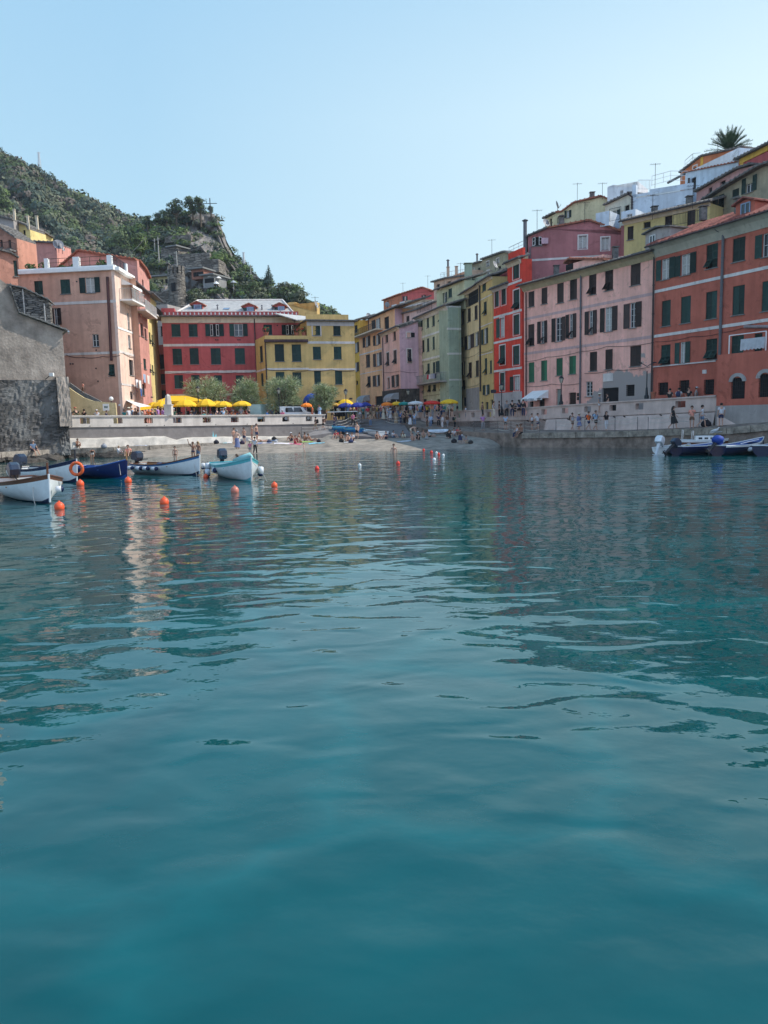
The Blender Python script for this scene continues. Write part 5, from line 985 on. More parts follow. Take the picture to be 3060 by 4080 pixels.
VY = Face((590,1300,94.5),(628,1300,101.5)); h_ = bldg('lemon yellow house at the end of the sunlit lane', VY.P(0,2.8)); zr_ = zat(VY,(605,1190)); wallbox(h_, VY, 2.2, zr_, 5, lem, [W(597,1220,602,1265,'c'),W(590+4,1325,600,1365,'t'),W(604,1335,609,1375,'t'),W(596,1450,602,1480,'t'),W(606,1455,611,1490,'t'),W(600,1540,607,1580,'c')], G_SH); eave(h_, VY, zr_, over=.8, depth=2, mt=STONE); balcony(h_, VY, 594, 624, 1262, 1235, .9, mt=BANDW)
VD = Face((622,1400,110),(668,1400,109)); h_ = bldg('shadowy brown arcaded house closing the lane', VD.P(0,2.8)); wallbox(h_, VD, 2.2, zat(VD,(630,1375)), 5, stucco('brown_red',(.22,.06,.05)), [W(632,1412,656,1470,'n'),W(630,1490,658,1530,'n'),W(630,1555,662,1600,'n')], None)
b_ = bldg('tall dim house behind the arcaded one with washing lines', VD.P(0,2.8,-8)); VE = Face((585,1300,118),(672,1300,117)); wallbox(b_, VE, 2.2, zat(VE,(630,1215)), 5, grey, [W(636,1240,645,1270,'n'),W(640,1300,650,1340,'n')], None)
for i,(x,c,nm) in enumerate(((606,(.6,.6,.6),'white'),(617,(.6,.1,.1),'red'),(628,(.3,.32,.36),'grey'),(637,(.62,.58,.5),'cream'))):
    hang(f'{nm} garment on the washing line high in the dark lane', VE, (x,x+6,1265+i*12,1300+i*12), mat('cloth_l'+nm,c,.9), off=3, n=4, group='washing in the lane')
for i,(x,y,c,nm) in enumerate(((522,1512,(.72,.72,.74),'large white'),(534,1515,(.75,.75,.75),'bright white'),(552,1490,(.3,.42,.6),'blue'),(568,1495,(.7,.66,.6),'cream'),(540,1545,(.04,.15,.45),'deep blue'))):
    hang(f'{nm} washing hung on the sunlit lane wall above the awnings', VR if x > 532 else VS, (x,x+10,y,y+34), mat('cloth_w%d'%i,c,.9), off=.5, n=5, group='washing on the sunny lane wall')
# back left houses
def simple(label, F, mt, pix, wins=(), z0=3, depth=3, rm=TILE, sh=G_SH, over=.35):
    h = bldg(label, F.P(0,2.8)); zmin = min(F.hit(*p)[1] for p in pix); wallbox(h, F, z0, zmin-.01, depth, mt, wins, sh, gable=pix); roofline(h, F, pix, depth=depth, over=over, mt=rm); return h
S1 = Face((225,1050,90),(546,1050,89)); simple('long dark salmon wall with sloping tiled top behind the roof terrace', S1, rosy, [(228,1075),(316,1000),(425,1020),(545,1037)], rm=TERRA, z0=15, depth=.6)
S1b = Face((546,1080,89),(592,1080,97)); simple('narrow sunlit rose house behind the white roof terrace', S1b, rosy, [(547,1040),(575,1075),(591,1110)], [W(552,1085,558,1130,'n'),W(566,1115,572,1140,'n')], rm=TERRA, z0=17)
S2 = Face((62,1000,95),(226,1000,94)); simple('brick salmon house with a white corner left behind the terrace', S2, rosy, [(63,966),(135,966),(225,970)])
S3 = Face((0,900,100),(118,900,99)); s3 = simple('bright yellow house with chimneys high on the left', S3, lem, [(55,880),(110,902),(116,915)], [W(63,897,71,925,'n'),W(92,915,102,945,'n')])
S4 = Face((118,940,101),(210,940,104)); s4 = simple('second bright yellow house stepping down to the right', S4, lem, [(119,918),(150,914),(208,950)], [])
for px,y in ((60,880),(114,905),(150,905)): chimney(s3, atY(px,y+10,99), 1.5, .24, mt=CREAM)
S5 = Face((-60,900,98),(55,900,98)); simple('grey mauve roof block in the far upper left', S5, mauve if 0 else grey, [(-58,868),(0,866),(54,878)])
S6 = Face((-60,1000,84),(70,1000,83)); s6 = simple('weathered orange house with balcony at the left edge', S6, stucco('faded_orange',(.50,.25,.18)), [(-58,880),(0,905),(66,950)], [W(0,945,10,985,'n'),W(34,955,44,990,'n')]); balcony(s6, S6, -40, 66, 1003, 985, 1.0, mt=TILE)
S7 = Face((-60,1150,76),(74,1150,78)); s7 = simple('orange corner house with a green shutter beside the stone house', S7, stucco('burnt_orange',(.52,.25,.18)), [(-58,985),(40,1010),(72,1030)], [W(55,1038,70,1100,'c')])
for i,(px,y,r_) in enumerate(((235,985,1.0),(250,990,.8),(222,975,.7))): dish(atY(px,y+22,93), r_, ['biggest dish on the salmon wall behind the terrace','middle dish behind the white roof terrace','smallest dish left of the other two behind the terrace'][i], ang=.5+i)
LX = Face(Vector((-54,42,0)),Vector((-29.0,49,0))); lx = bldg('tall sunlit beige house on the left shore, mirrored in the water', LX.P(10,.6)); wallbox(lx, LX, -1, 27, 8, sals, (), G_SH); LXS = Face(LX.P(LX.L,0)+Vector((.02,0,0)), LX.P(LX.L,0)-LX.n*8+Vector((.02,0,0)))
for k in range(4):
    for j in range(3): b_ = MB(); s = 1.2+j*2.3; wallblock(b_, LXS, s, s+1, 4+k*5.5, 5.7+k*5.5, .01, .06); b_.build('window', G_SH, lx)
eave(lx, LX, 27, over=.5, depth=3)
# ================= grey stone house at the left =================
T_F = Face((-260,1500,65.5),(262,1500,70.4)); st = bldg('old grey rendered stone house with rubble base at the water', T_F.P(T_F.L,.8)); T_T = T_F
def stone_mat(name, c1, c2, sc, mort=(.05,.05,.05), bump=1.0, plaster=None):
    m = bpy.data.materials.new(name); m.use_nodes = True; t = m.node_tree; b = t.nodes['Principled BSDF']; b.inputs['Roughness'].default_value = .95; b.inputs['Specular IOR Level'].default_value = .15; L = t.links.new
    tc = t.nodes.new('ShaderNodeTexCoord'); mp = t.nodes.new('ShaderNodeMapping'); mp.inputs['Scale'].default_value = (.8,.8,3.2); L(tc.outputs['Object'], mp.inputs[0])
    nz = t.nodes.new('ShaderNodeTexNoise'); nz.inputs['Scale'].default_value = 2; L(mp.outputs[0], nz.inputs['Vector']); ad = t.nodes.new('ShaderNodeMix'); ad.data_type = 'VECTOR'; ad.inputs[0].default_value = .12; L(mp.outputs[0], ad.inputs[4]); L(nz.outputs['Color'], ad.inputs[5])
    v = t.nodes.new('ShaderNodeTexVoronoi'); v.inputs['Scale'].default_value = sc; L(ad.outputs[1], v.inputs['Vector']); v2 = t.nodes.new('ShaderNodeTexVoronoi'); v2.feature = 'DISTANCE_TO_EDGE'; v2.inputs['Scale'].default_value = sc; L(ad.outputs[1], v2.inputs['Vector'])
    sp = t.nodes.new('ShaderNodeSeparateColor'); L(v.outputs['Color'], sp.inputs[0]); cr = t.nodes.new('ShaderNodeValToRGB'); cr.color_ramp.elements[0].color = (*c1,1); cr.color_ramp.elements[1].color = (*c2,1); L(sp.outputs[0], cr.inputs[0])
    r = t.nodes.new('ShaderNodeMapRange'); r.inputs[1].default_value = .01; r.inputs[2].default_value = .09; L(v2.outputs[0], r.inputs[0]); mx = t.nodes.new('ShaderNodeMix'); mx.data_type = 'RGBA'; L(r.outputs[0], mx.inputs[0]); mx.inputs[6].default_value = (*mort,1); L(cr.outputs[0], mx.inputs[7])
    big = t.nodes.new('ShaderNodeTexNoise'); big.inputs['Scale'].default_value = .5; big.inputs['Detail'].default_value = 6; L(tc.outputs['Object'], big.inputs['Vector']); rr_ = t.nodes.new('ShaderNodeMapRange'); rr_.inputs[1].default_value = .35; rr_.inputs[2].default_value = .65; rr_.inputs[3].default_value = .75; rr_.inputs[4].default_value = 1.3; L(big.outputs['Fac'], rr_.inputs[0])
    m2 = t.nodes.new('ShaderNodeMix'); m2.data_type = 'RGBA'; m2.blend_type = 'MULTIPLY'; m2.inputs[0].default_value = 1; L(mx.outputs[2], m2.inputs[6]); L(rr_.outputs[0], m2.inputs[7]); L(m2.outputs[2], b.inputs['Base Color'])
    if plaster:
        pr = t.nodes.new('ShaderNodeMapRange'); pr.inputs[1].default_value = .47; pr.inputs[2].default_value = .56; L(big.outputs['Fac'], pr.inputs[0]); m4 = t.nodes.new('ShaderNodeMix'); m4.data_type = 'RGBA'; L(pr.outputs[0], m4.inputs[0]); L(m2.outputs[2], m4.inputs[6]); m4.inputs[7].default_value = (*plaster,1); L(m4.outputs[2], b.inputs['Base Color'])
    bp = t.nodes.new('ShaderNodeBump'); bp.inputs['Strength'].default_value = bump; bp.inputs['Distance'].default_value = .12; L(r.outputs[0], bp.inputs['Height']); L(bp.outputs[0], b.inputs['Normal']); return m
RUB = stone_mat('rubble', (.085,.083,.08), (.19,.18,.17), 2.0, mort=(.085,.083,.08), bump=.5, plaster=(.19,.188,.18)); BLK = stone_mat('stone_courses', (.10,.10,.10), (.30,.28,.25), 2.2)
REN = mat('old_render', (.40,.345,.295), .95, .22, .8, bump=1, spec=.1, streak=True, bscale=5)
zmid = zat(T_F,(60,1518),(240,1515)); g = [(-258,1050),(36,1140),(75,1249),(262,1322)]
wallbox(st, T_F, zmid, zat(T_F,(262,1326)), 7, REN, (), gable=[(-258,1062),(0,1112),(36,1140),(75,1249),(258,1321)])
roofline(st, T_F, [(36,1137),(75,1248),(270,1320)], over=.45, depth=7, th=.1, mt=STONE)
b_ = MB(); b_.tube([T_F.P(T_F.s(270,1322),zat(T_F,(270,1322)),.5),T_F.P(T_F.s(272,1330),zat(T_F,(272,1330)),.3)],.09,6); b_.build('gutter_spout', STEEL, st)
# displaced rubble base
def rough_wall(F, s0, s1, zb, ztp, off, amp, nx, nz, depth):
    b = MB(); zf = ztp if callable(ztp) else (lambda s: ztp)
    rz = [[random.uniform(-amp,amp) for _ in range(nz+1)] for _ in range(nx+1)]
    for i in range(nx+1):
        for j in range(nz+1):
            s = s0+(s1-s0)*i/nx; z = zb+(zf(s)-zb)*j/nz; b.v.append(tuple(F.P(s,z,off+rz[i][j]+(1-j/nz)*.25)))
    for i in range(nx):
        for j in range(nz): a = i*(nz+1)+j; b.f.append((a,a+nz+1,a+nz+2,a+1)); b.m.append(0)
    zt_ = zf(s1)
    b.quad(F.P(s1,zb,off+.25),F.P(s1,zb,-depth),F.P(s1,zt_,-depth),F.P(s1,zt_,off)); b.quad(F.P(s0,zf(s0),off),F.P(s1,zt_,off),F.P(s1,zt_,-depth),F.P(s0,zf(s0),-depth)); return b
rough_wall(T_F, 0, T_F.s(232,1600), .3, zmid+.04, .22, .07, 50, 24, 6).build('rubble_wall', RUB, st)
rough_wall(T_F, T_F.s(232,1600)-.1, T_F.L+.15, 2.9, zmid+.3, .75, .05, 8, 14, 6).build('corner_pier', REN, st)
rough_wall(T_F, T_F.s(232,1600)-.1, T_F.L-.1, .3, 2.95, .38, .08, 8, 14, 6).build('corner_base', RUB, st)
# higher stone part behind
TB = Face((30,1250,76),(200,1250,77)); tb = bldg('dark stone outbuilding with slate roof between the grey and salmon houses', TB.P(0,2)); wallbox(tb, TB, 2, zat(TB,(196,1200)), 1.5, BLK, (), gable=[(36,1140),(92,1150),(196,1199)]); roofline(tb, TB, [(30,1136),(92,1149),(200,1199)], depth=3, over=.4, th=.1, mt=STONE); pipe(tb, TB, 91, 1152, 1250, mt=STEEL); pipe(tb, TB, 176, 1210, 1290, mt=STEEL)
for i,(x,y) in enumerate(((200,1508),)):
    fl = thing('flood_light', T_F.P(T_F.s(x,y),zmid+.1,.5), 'small white floodlight with a bracket above the rubble wall', 'floodlight'); b_ = MB(); b_.bar((-.5,0,.0),(0,0,.35),.05); b_.build('bracket', METAL, fl, loc=(0,0,0)); b_ = MB(); b_.box((.1,0,.4),(.35,.25,.3)); b_.build('lamp_head', WT, fl, loc=(0,0,0))
# yellow stair wall
ys_ = thing('stair_wall', atY(300,1650,76), 'pale yellow curved wall of the outside stair with a picture panel', 'wall'); YF = Face((225,1600,75.0),(462,1600,75.6)); YW = stucco('stair_yellow',(.62,.50,.28))
b_ = MB(); top = [(228,1522),(268,1540),(300,1563),(335,1585),(370,1597),(405,1601),(430,1603),(460,1605)]; pts = [YF.P(0,2.2)]+[YF.P(*YF.hit(*p)) for p in top]+[YF.P(YF.L,2.2)]; b_.poly_ext(pts[::-1], -YF.n*.35); b_.build('wall', YW, ys_)
YB = Face((225,1600,79),(470,1600,79.4)); b_ = MB(); pts = [YB.P(0,2.2)]+[YB.P(*YB.hit(*p)) for p in [(228,1515),(262,1521),(278,1525),(330,1562),(400,1597),(430,1640)]]; b_.poly_ext(pts[::-1], -YB.n*.3); b_.build('stair_parapet', STONE, ys_)
b_ = MB()
for i in range(16):
    f = i/16; p = atY(262+i*11, 1560+i*6, 77.2); b_.bx(p.x, p.x+.35, p.y-1.2, p.y+1.2, p.z-.6, p.z)
b_.build('stair', STONE, ys_)
s0,z0 = YF.hit(411,1637); s1,z1 = YF.hit(434,1609); b_ = MB(); wallblock(b_, YF, s0, s1, z0, z1, .003, .05, 0); wallblock(b_, YF, s0+.12, s1-.12, z0+.25, z1-.2, .05, .06, 1); b_.build('picture_panel', [WT, mat('panel_picture',(.25,.32,.3),.6,.5,6)], ys_)
gl = thing('globe_lamp', YF.P(YF.s(442,1600),zat(YF,(442,1603)),-.15), 'white globe lamp on top of the yellow stair wall', 'lamp'); b_ = MB(); b_.tube([(0,0,0),(0,0,.12)],.05,6); b_.build('stem', METAL, gl, loc=(0,0,0)); b_ = MB(); b_.ball((0,0,.34),.22,12); b_.build('globe', WT, gl, True, loc=(0,0,0))
# ================= hills =================
HILLM = mat('hill_soil', (.13,.11,.07), .95, .35, .15, bump=1, bscale=1.5)
CLIFF = mat('cliff_rock', (.20,.175,.155), .95, .3, .5, bump=1, bscale=1.5, col2=(.09,.078,.07))
def interp(pts, x):
    for (a,b),(c,d) in zip(pts, pts[1:]):
        if x <= c: return b+(d-b)*max(0,(x-a))/(c-a)
    return pts[-1][1]
def hill(name, mt, ridge, x0, x1, yb, Yb, Yr, step, rows, amp, seed, power=1.0):
    rg = np.random.default_rng(seed); xs = np.arange(x0, x1+step, step); b = MB(); grid = []
    for i, x in enumerate(xs):
        col = []
        for j in range(rows+1):
            t = j/rows; y = yb+(interp(ridge,x)-yb)*t; Yd = Yb+((Yr(x) if callable(Yr) else Yr)-Yb)*t**power
            Yd += amp*(math.sin(x*.021+j*.7)+.6*math.sin(x*.047+j*1.7+1)+.5*rg.uniform(-1,1))*min(1,t*2)*(1 if t < 1 else .2)
            p = atY(x, y, Yd); col.append(p); b.v.append(tuple(p))
        p = col[-1]+Vector((0, 120, -60)); col.append(p); b.v.append(tuple(p)); grid.append(col)
    n = rows+2
    for i in range(len(xs)-1):
        for j in range(n-1): b.f.append((i*n+j,(i+1)*n+j,(i+1)*n+j+1,i*n+j+1)); b.m.append(0)
    tag(b.build(name, mt, None, name == 'hill'), kind='structure'); return grid
ridgeA = [(-400,480),(0,604),(30,612),(75,650),(150,682),(190,700),(270,765),(300,775),(380,812),(460,848),(540,885),(600,905),(700,930),(760,960)]
gA = hill('hill', HILLM, ridgeA, -400, 760, 1500, 170, 330, 20, 34, 5, 1)
ridgeB = [(540,905),(600,885),(640,868),(680,855),(760,850),(800,845),(850,850),(868,868),(880,900),(900,955),(925,1000),(960,1045),(1000,1078),(1060,1130),(1110,1168),(1180,1185),(1240,1215),(1330,1250)]
gB = hill('rocky_hill', CLIFF, ridgeB, 540, 1330, 1480, 135, lambda x: 205-(30 if x > 850 else 0)*min(1,(x-850)/300 if x > 850 else 0), 13, 46, 2.5, 2)
_hv, _hf = [], []
for _g in (gA, gB):
    n_ = len(_g[0]); o_ = len(_hv)
    for c_ in _g: _hv += c_
    _hf += [(o_+i*n_+j,o_+(i+1)*n_+j,o_+(i+1)*n_+j+1,o_+i*n_+j+1) for i in range(len(_g)-1) for j in range(n_-1)]
HB = BVHTree.FromPolygons(_hv, _hf)
def hY(px, py, dflt=180):
    for k in range(12):
        h = HB.ray_cast(EYE, ray(px,py+k*8).normalized())
        if h[0] is not None: return h[0].y-.5
    return dflt
# foliage clumps merged as uncountable scrub
def clump_proto(n, seed, flat=.8):
    rg = np.random.default_rng(seed); d = rg.normal(size=(n,3)); d /= np.linalg.norm(d,axis=1)[:,None]; d[:,2] = np.abs(d[:,2])*1.0-.25
    r = rg.uniform(.75,1.05,n)*(1+.18*np.sin(d[:,0]*5+seed)+.15*np.sin(d[:,1]*6)); c = d*r[:,None]; c[:,2] *= flat
    a = rg.normal(size=(n,3)); a /= np.linalg.norm(a,axis=1)[:,None]; nn = d+rg.normal(size=(n,3))*.28; u = np.cross(a,nn); u /= np.linalg.norm(u,axis=1)[:,None]; v = np.cross(nn/np.linalg.norm(nn,axis=1)[:,None],u)
    s = rg.uniform(.10,.2,n)[:,None]; return np.stack([c-u*s,c-v*s*.8,c+u*s,c+v*s*.8],1)   # n,4,3
def scatter(name, pts, rad, mats, weights, label, cat, seed, nq=90, parent=None, kind='stuff'):
    rg = np.random.default_rng(seed); protos = [clump_proto(nq, seed*10+k, rg.uniform(.7,1.0)) for k in range(6)]; V = []; MI = []
    for p, r in zip(pts, rad):
        q = protos[rg.integers(6)]; a = rg.uniform(0,6.28); c, s = math.cos(a), math.sin(a); Rz = np.array([[c,s,0],[-s,c,0],[0,0,1]]); V.append((q@Rz)*r*np.array([1,1,rg.uniform(.8,1.15)])+np.array(p)); m0 = rg.choice(len(mats), p=weights); MI.append(np.full(nq, m0))
    V = np.concatenate(V).reshape(-1,3); MI = np.concatenate(MI); n = len(MI); me = bpy.data.meshes.new(name); me.vertices.add(n*4); me.vertices.foreach_set('co', V.ravel()); me.loops.add(n*4); me.loops.foreach_set('vertex_index', np.arange(n*4)); me.polygons.add(n); me.polygons.foreach_set('loop_start', np.arange(n)*4); me.polygons.foreach_set('loop_total', np.full(n,4)); me.polygons.foreach_set('material_index', MI); 
    for m_ in mats: me.materials.append(m_)
    me.update(); me.validate(); o = bpy.data.objects.new(name, me); COL.objects.link(o)
    if kind: tag(o, label, cat, None, kind)
    if parent: o.parent = parent
    return o
def foliage(name, c, v=.3): return mat(name, c, .75, v, .35, spec=.2, col2=tuple(x*.55 for x in c))
F1 = foliage('scrub_grey_green',(.12,.13,.08)); F2 = foliage('scrub_green',(.085,.115,.045)); F3 = foliage('scrub_dark',(.055,.08,.06)); F4 = foliage('scrub_brown',(.13,.105,.085)); F5 = foliage('scrub_bright',(.12,.17,.05))
def gridpts(g, n, seed, xr=(0,1), yr=(0,1), cond=None):
    rg = np.random.default_rng(seed); out = []
    nx, ny = len(g), len(g[0])-1
    while len(out) < n:
        u = rg.uniform(*xr)*(nx-1.001); v = rg.uniform(*yr)*(ny-1.001); i, j = int(u), int(v); fu, fv = u-i, v-j
        p = g[i][j]*(1-fu)*(1-fv)+g[i+1][j]*fu*(1-fv)+g[i][j+1]*(1-fu)*fv+g[i+1][j+1]*fu*fv
        if cond and not cond(u/(nx-1), v/(ny-1), rg): continue
        out.append((p.x,p.y,p.z))
    return out
rg = np.random.default_rng(5)
pA = gridpts(gA, 2700, 11, (.2,1), (.25,1)); scatter('hill_scrub', pA, rg.uniform(2.0,4.4,len(pA)), [F1,F2,F3,F4], [.42,.22,.24,.12], 'dense grey green scrub covering the big hillside at the upper left', 'scrub', 21, nq=110)
def rockcond(u, v, r):   # leave the cliff nose bare
    px = 540+790*u
    if 745 < px < 915 and v > .5: return r.random() < .14
    if 640 < px < 960 and .15 < v < .7: return r.random() < .24
    return True
pB = gridpts(gB, 1900, 12, (0,1), (.1,1), rockcond); scatter('cliff_scrub', pB, rg.uniform(.7,2.0,len(pB)), [F2,F1,F5,F3], [.36,.24,.2,.2], 'bushes and ground cover growing over the rocky hill', 'scrub', 22, nq=80)
# terraces (stone retaining walls), watch tower, huts on the rocky hill
DRY = stone_mat('dry_stone', (.13,.115,.10), (.27,.24,.20), 1.2, mort=(.09,.08,.07))
def onhill(px,py,Y): return atY(px,py,Y)
for (x0,x1,y0,y1,Y,lb_) in ((690,835,1010,1045,160,'dark terrace retaining wall below the cliff nose'),(740,870,1035,1068,155,'long dark terrace wall above the cafe parasols'),(640,700,985,1030,158,'short terrace wall left of the ruined hut'),(655,760,938,946,166,'thin upper terrace wall among the bright plants')):
    Y = min(hY(x0,y1),hY(x1,y1),hY((x0+x1)/2,y1))-1; F_ = Face((x0,y0,Y),(x1,y0,Y-1)); b_ = MB(); wallblock(b_, F_, 0, F_.L, zat(F_,((x0+x1)/2,y1))-1, zat(F_,((x0+x1)/2,y0)), -4, 0); tag(b_.build('terrace_wall', DRY), lb_, 'terrace wall', 'terrace walls')
TWY = hY(707,1185)-3; tw = thing('watch_tower', atY(707,1190,TWY), 'round ruined stone watchtower below the rocky hill', 'tower'); b_ = MB(); p = tw.location; hh = atY(707,1062,TWY).z-p.z; R_ = 33*TWY/3060
b_.lathe([(R_*1.06,-6),(R_*1.0,hh*.6),(R_*1.02,hh*.74)], p, 20); b_.build('wall', DRY, tw); b_ = MB()
for k in range(12):
    a0, a1 = 2*PI*k/12, 2*PI*(k+.62)/12
    for i in range(3):
        q0, q1 = a0+(a1-a0)*i/3, a0+(a1-a0)*(i+1)/3; f = lambda q,r,z: p+Vector((math.cos(q)*r,math.sin(q)*r,z)); z0,z1 = hh*.74,hh
        vs = [f(q0,R_*.8,z0),f(q1,R_*.8,z0),f(q1,R_,z0),f(q0,R_,z0),f(q0,R_*.8,z1),f(q1,R_*.8,z1),f(q1,R_,z1),f(q0,R_,z1)]; b_.add(vs,[(0,3,2,1),(4,5,6,7),(0,1,5,4),(1,2,6,5),(2,3,7,6),(3,0,4,7)])
b_.build('battlement', DRY, tw); b_ = MB(); b_.lathe([(R_*.78,hh*.95),(R_*.78,hh*.96)], p, 16); b_.build('floor', DRY, tw)
b_ = MB(); b_.box((p.x-.2,p.y-R_*1.0,p.z+hh*.32),(.9,.3,1.7)); b_.build('window', DARK, tw)
b_ = MB(); b_.box((p.x-R_*1.9,p.y+1,p.z-1.5),(R_*2.4,3,6)); b_.build('side_wall', DRY, tw)
for (x0,x1,y0,y1,Y,mt,lb_) in ((675,705,985,1030,157,DRY,'ruined stone hut with broken gable on the hill'),(762,808,1073,1096,146,stucco('hut_brown',(.3,.14,.1)),'small brown roofed hut above the cafe terrace'),(808,850,1098,1130,145,stucco('hut_pale',(.28,.28,.27)),'long pale cafe building beside the terrace parasols'),(600,676,1103,1125,142,stucco('hut_yellow',(.45,.38,.2)),'low yellowish house left of the watchtower')):
    wr_ = Y == 145; Y = min(hY(x0,y1),hY(x1,y1))-1; F_ = Face((x0,y0,Y),(x1,y0,Y-1)); h_ = bldg(lb_, F_.P(F_.L/2,zat(F_,(x0,y1)))); z1 = zat(F_,((x0+x1)/2,y0)); b_ = MB(); wallblock(b_, F_, 0, F_.L, zat(F_,(x0,y1))-1, z1, -5, 0); b_.build('wall', mt, h_); b_ = MB(); wallblock(b_, F_, -.5, F_.L+.5, z1, z1+.3, -6, .8); b_.build('roof', STONE if not wr_ else STONE, h_)
    b_ = MB(); 
    for k in range(3): s = F_.L*(k+.6)/3.4; wallblock(b_, F_, s, s+.8, z1-1.5, z1-.6, .01, .06)
    b_.build('window_row', DARK, h_)
for i,(px,py,w_) in enumerate(((838,1106,26),(868,1110,30),(848,1124,24),(878,1122,26),(900,1124,24),(930,1128,30),(862,1132,24))):
    Yq = hY(px,py+12)-1.5; p = atY(px,py,Yq); t_ = thing('terrace_parasol', p, ['pale cafe parasol nearest the long pale building','widest pale parasol in the upper row on the hill cafe','lower pale parasol below the nearest one','pale parasol in the middle of the hill cafe cluster','pale parasol right of the middle of the hill cafe','rightmost dark grey parasol of the hill cafe','lowest pale parasol of the hill cafe cluster'][i], 'parasol', 'parasols of the hill cafe'); r_ = w_*Yq/3060/2
    b_ = MB(); b_.lathe([(r_,0),(r_*.5,.35),(.05,.6)],(0,0,0),8); b_.build('canopy', WT if i != 5 else dome, t_, loc=(0,0,0)); b_ = MB(); b_.tube([(0,0,-2.2),(0,0,.1)],.05,5); b_.build('pole', STEEL, t_, loc=(0,0,0))
for i,(px,y0,y1,Y) in enumerate(((582,940,1015,160),(618,950,1010,160),(635,945,1055,158),(706,1000,1065,150),(817,968,1033,158),(1000,1055,1115,150),(1153,1158,1195,150))):
    Y = hY(px,y1); a, c = atY(px,y1,Y), atY(px,y0,Y); t_ = thing('utility_pole', a, ['leftmost wooden pole above the sunlit lane','second pole from the left on the hill','tall double pole left of the ruined hut','pale pole standing behind the watchtower','pale pole under the cliff nose','pole standing on the right slope of the rocky hill','short pole near the foot of the rocky hill'][i], 'pole', 'poles on the rocky hill'); b_ = MB(); b_.tube([(0,0,0),(0,0,c.z-a.z)],[.16,.11],6); b_.bar((-.5,0,c.z-a.z-.4),(.5,0,c.z-a.z-.4),.1); b_.build('pole', mat('weathered_pole',(.34,.32,.28),.8), t_, loc=(0,0,0))
ca = MB()
for a,c,sg in (((582,942,160),(490,1030,150),1),((582,942,160),(817,970,158),5),((817,970,158),(700,995,150),2)):
    A_, C_ = atY(*a), atY(*c); pts = []
    for k in range(13): t = k/12; p = A_.lerp(C_,t); p.z -= sg*.4*4*t*(1-t); pts.append(p)
    ca = MB(); ca.tube(pts,.06,4,cap=False); tag(ca.build('overhead_cable', METAL), ['steep cable from the leftmost pole down towards the roofs','long sagging cable between the leftmost pole and the cliff pole','sagging cable from the cliff pole to the ruined hut'][[1,5,2].index(sg)], 'cable', 'overhead cables')
def lattice(px,yb,yt,Y,label):
    a, c = atY(px,yb,Y), atY(px,yt,Y); h = c.z-a.z; t_ = thing('lattice_mast', a, label, 'mast'); b = MB(); w_ = h*.08
    for sx in (-1,1):
        for sy in (-1,1): b.tube([(sx*w_,sy*w_,0),(sx*w_*.4,sy*w_*.4,h)],.09,4)
    for k in range(9):
        z0,z1 = h*k/9,h*(k+1)/9; f0,f1 = w_*(1-.6*k/9),w_*(1-.6*(k+1)/9)
        for s in (-1,1): b.bar((-f0*s,-f0,z0),(f1*s,-f1,z1),.08)
    b.bar((-w_*1.6,0,h*.95),(w_*1.6,0,h*.95),.12); b.build('lattice', STEEL, t_, loc=(0,0,0))
lattice(158,668,606,330,'thin lattice mast on the ridge of the big hill'); lattice(972,1050,1005,185,'small lattice mast on the right slope of the rocky hill')
cr_ = thing('summit_cross', atY(837,818,186), 'cross shaped aerial on the summit beside the pines', 'antenna'); b_ = MB(); b_.tube([(0,0,-2),(0,0,1.6)],.12,5); b_.bar((-1.6,0,.4),(1.6,0,.4),.12); b_.build('mast', METAL, cr_, loc=(0,0,0))
# single trees on the rocky hill
def tree(name, p, h, r, label, mats, cat='tree', group=None, nl=12, q=70, flat=.7, seed=1, trunk=.5, tw_=.2, conic=False):
    t_ = thing(name, p, label, cat, group); rg2 = np.random.default_rng(seed); b = MB(); b.tube([(0,0,-1.5),(0,0,h*.35),(r*.08,0,h*.8)],[tw_,tw_*.8,tw_*.35],7)
    pts, rad = [], []
    for k in range(nl):
        if conic: f = k/nl; z = h*(.12+.85*f); a = rg2.uniform(0,6.28); d = r*(1-f)*.35; pts.append((math.cos(a)*d,math.sin(a)*d,z)); rad.append(max(.25,r*(1.05-f)))
        else:
            a = rg2.uniform(0,6.28); z = h*rg2.uniform(trunk,1.0); d = r*rg2.uniform(.1,.75)*math.sqrt(max(.15,1-abs((z/h-trunk-.15)))) ; e = (math.cos(a)*d,math.sin(a)*d,z-r*.2); pts.append(e); rad.append(r*rg2.uniform(.34,.6)); b.tube([(0,0,h*.35),(e[0]*.5,e[1]*.5,(h*.35+e[2])/2),e],[tw_*.5,tw_*.3,tw_*.1],4)
    b.build('trunk', mat('bark',(.12,.09,.06)), t_, loc=(0,0,0)); scatter('crown', pts, rad, mats, [1/len(mats)]*len(mats), None, None, seed, nq=q, parent=t_, kind=None); return t_
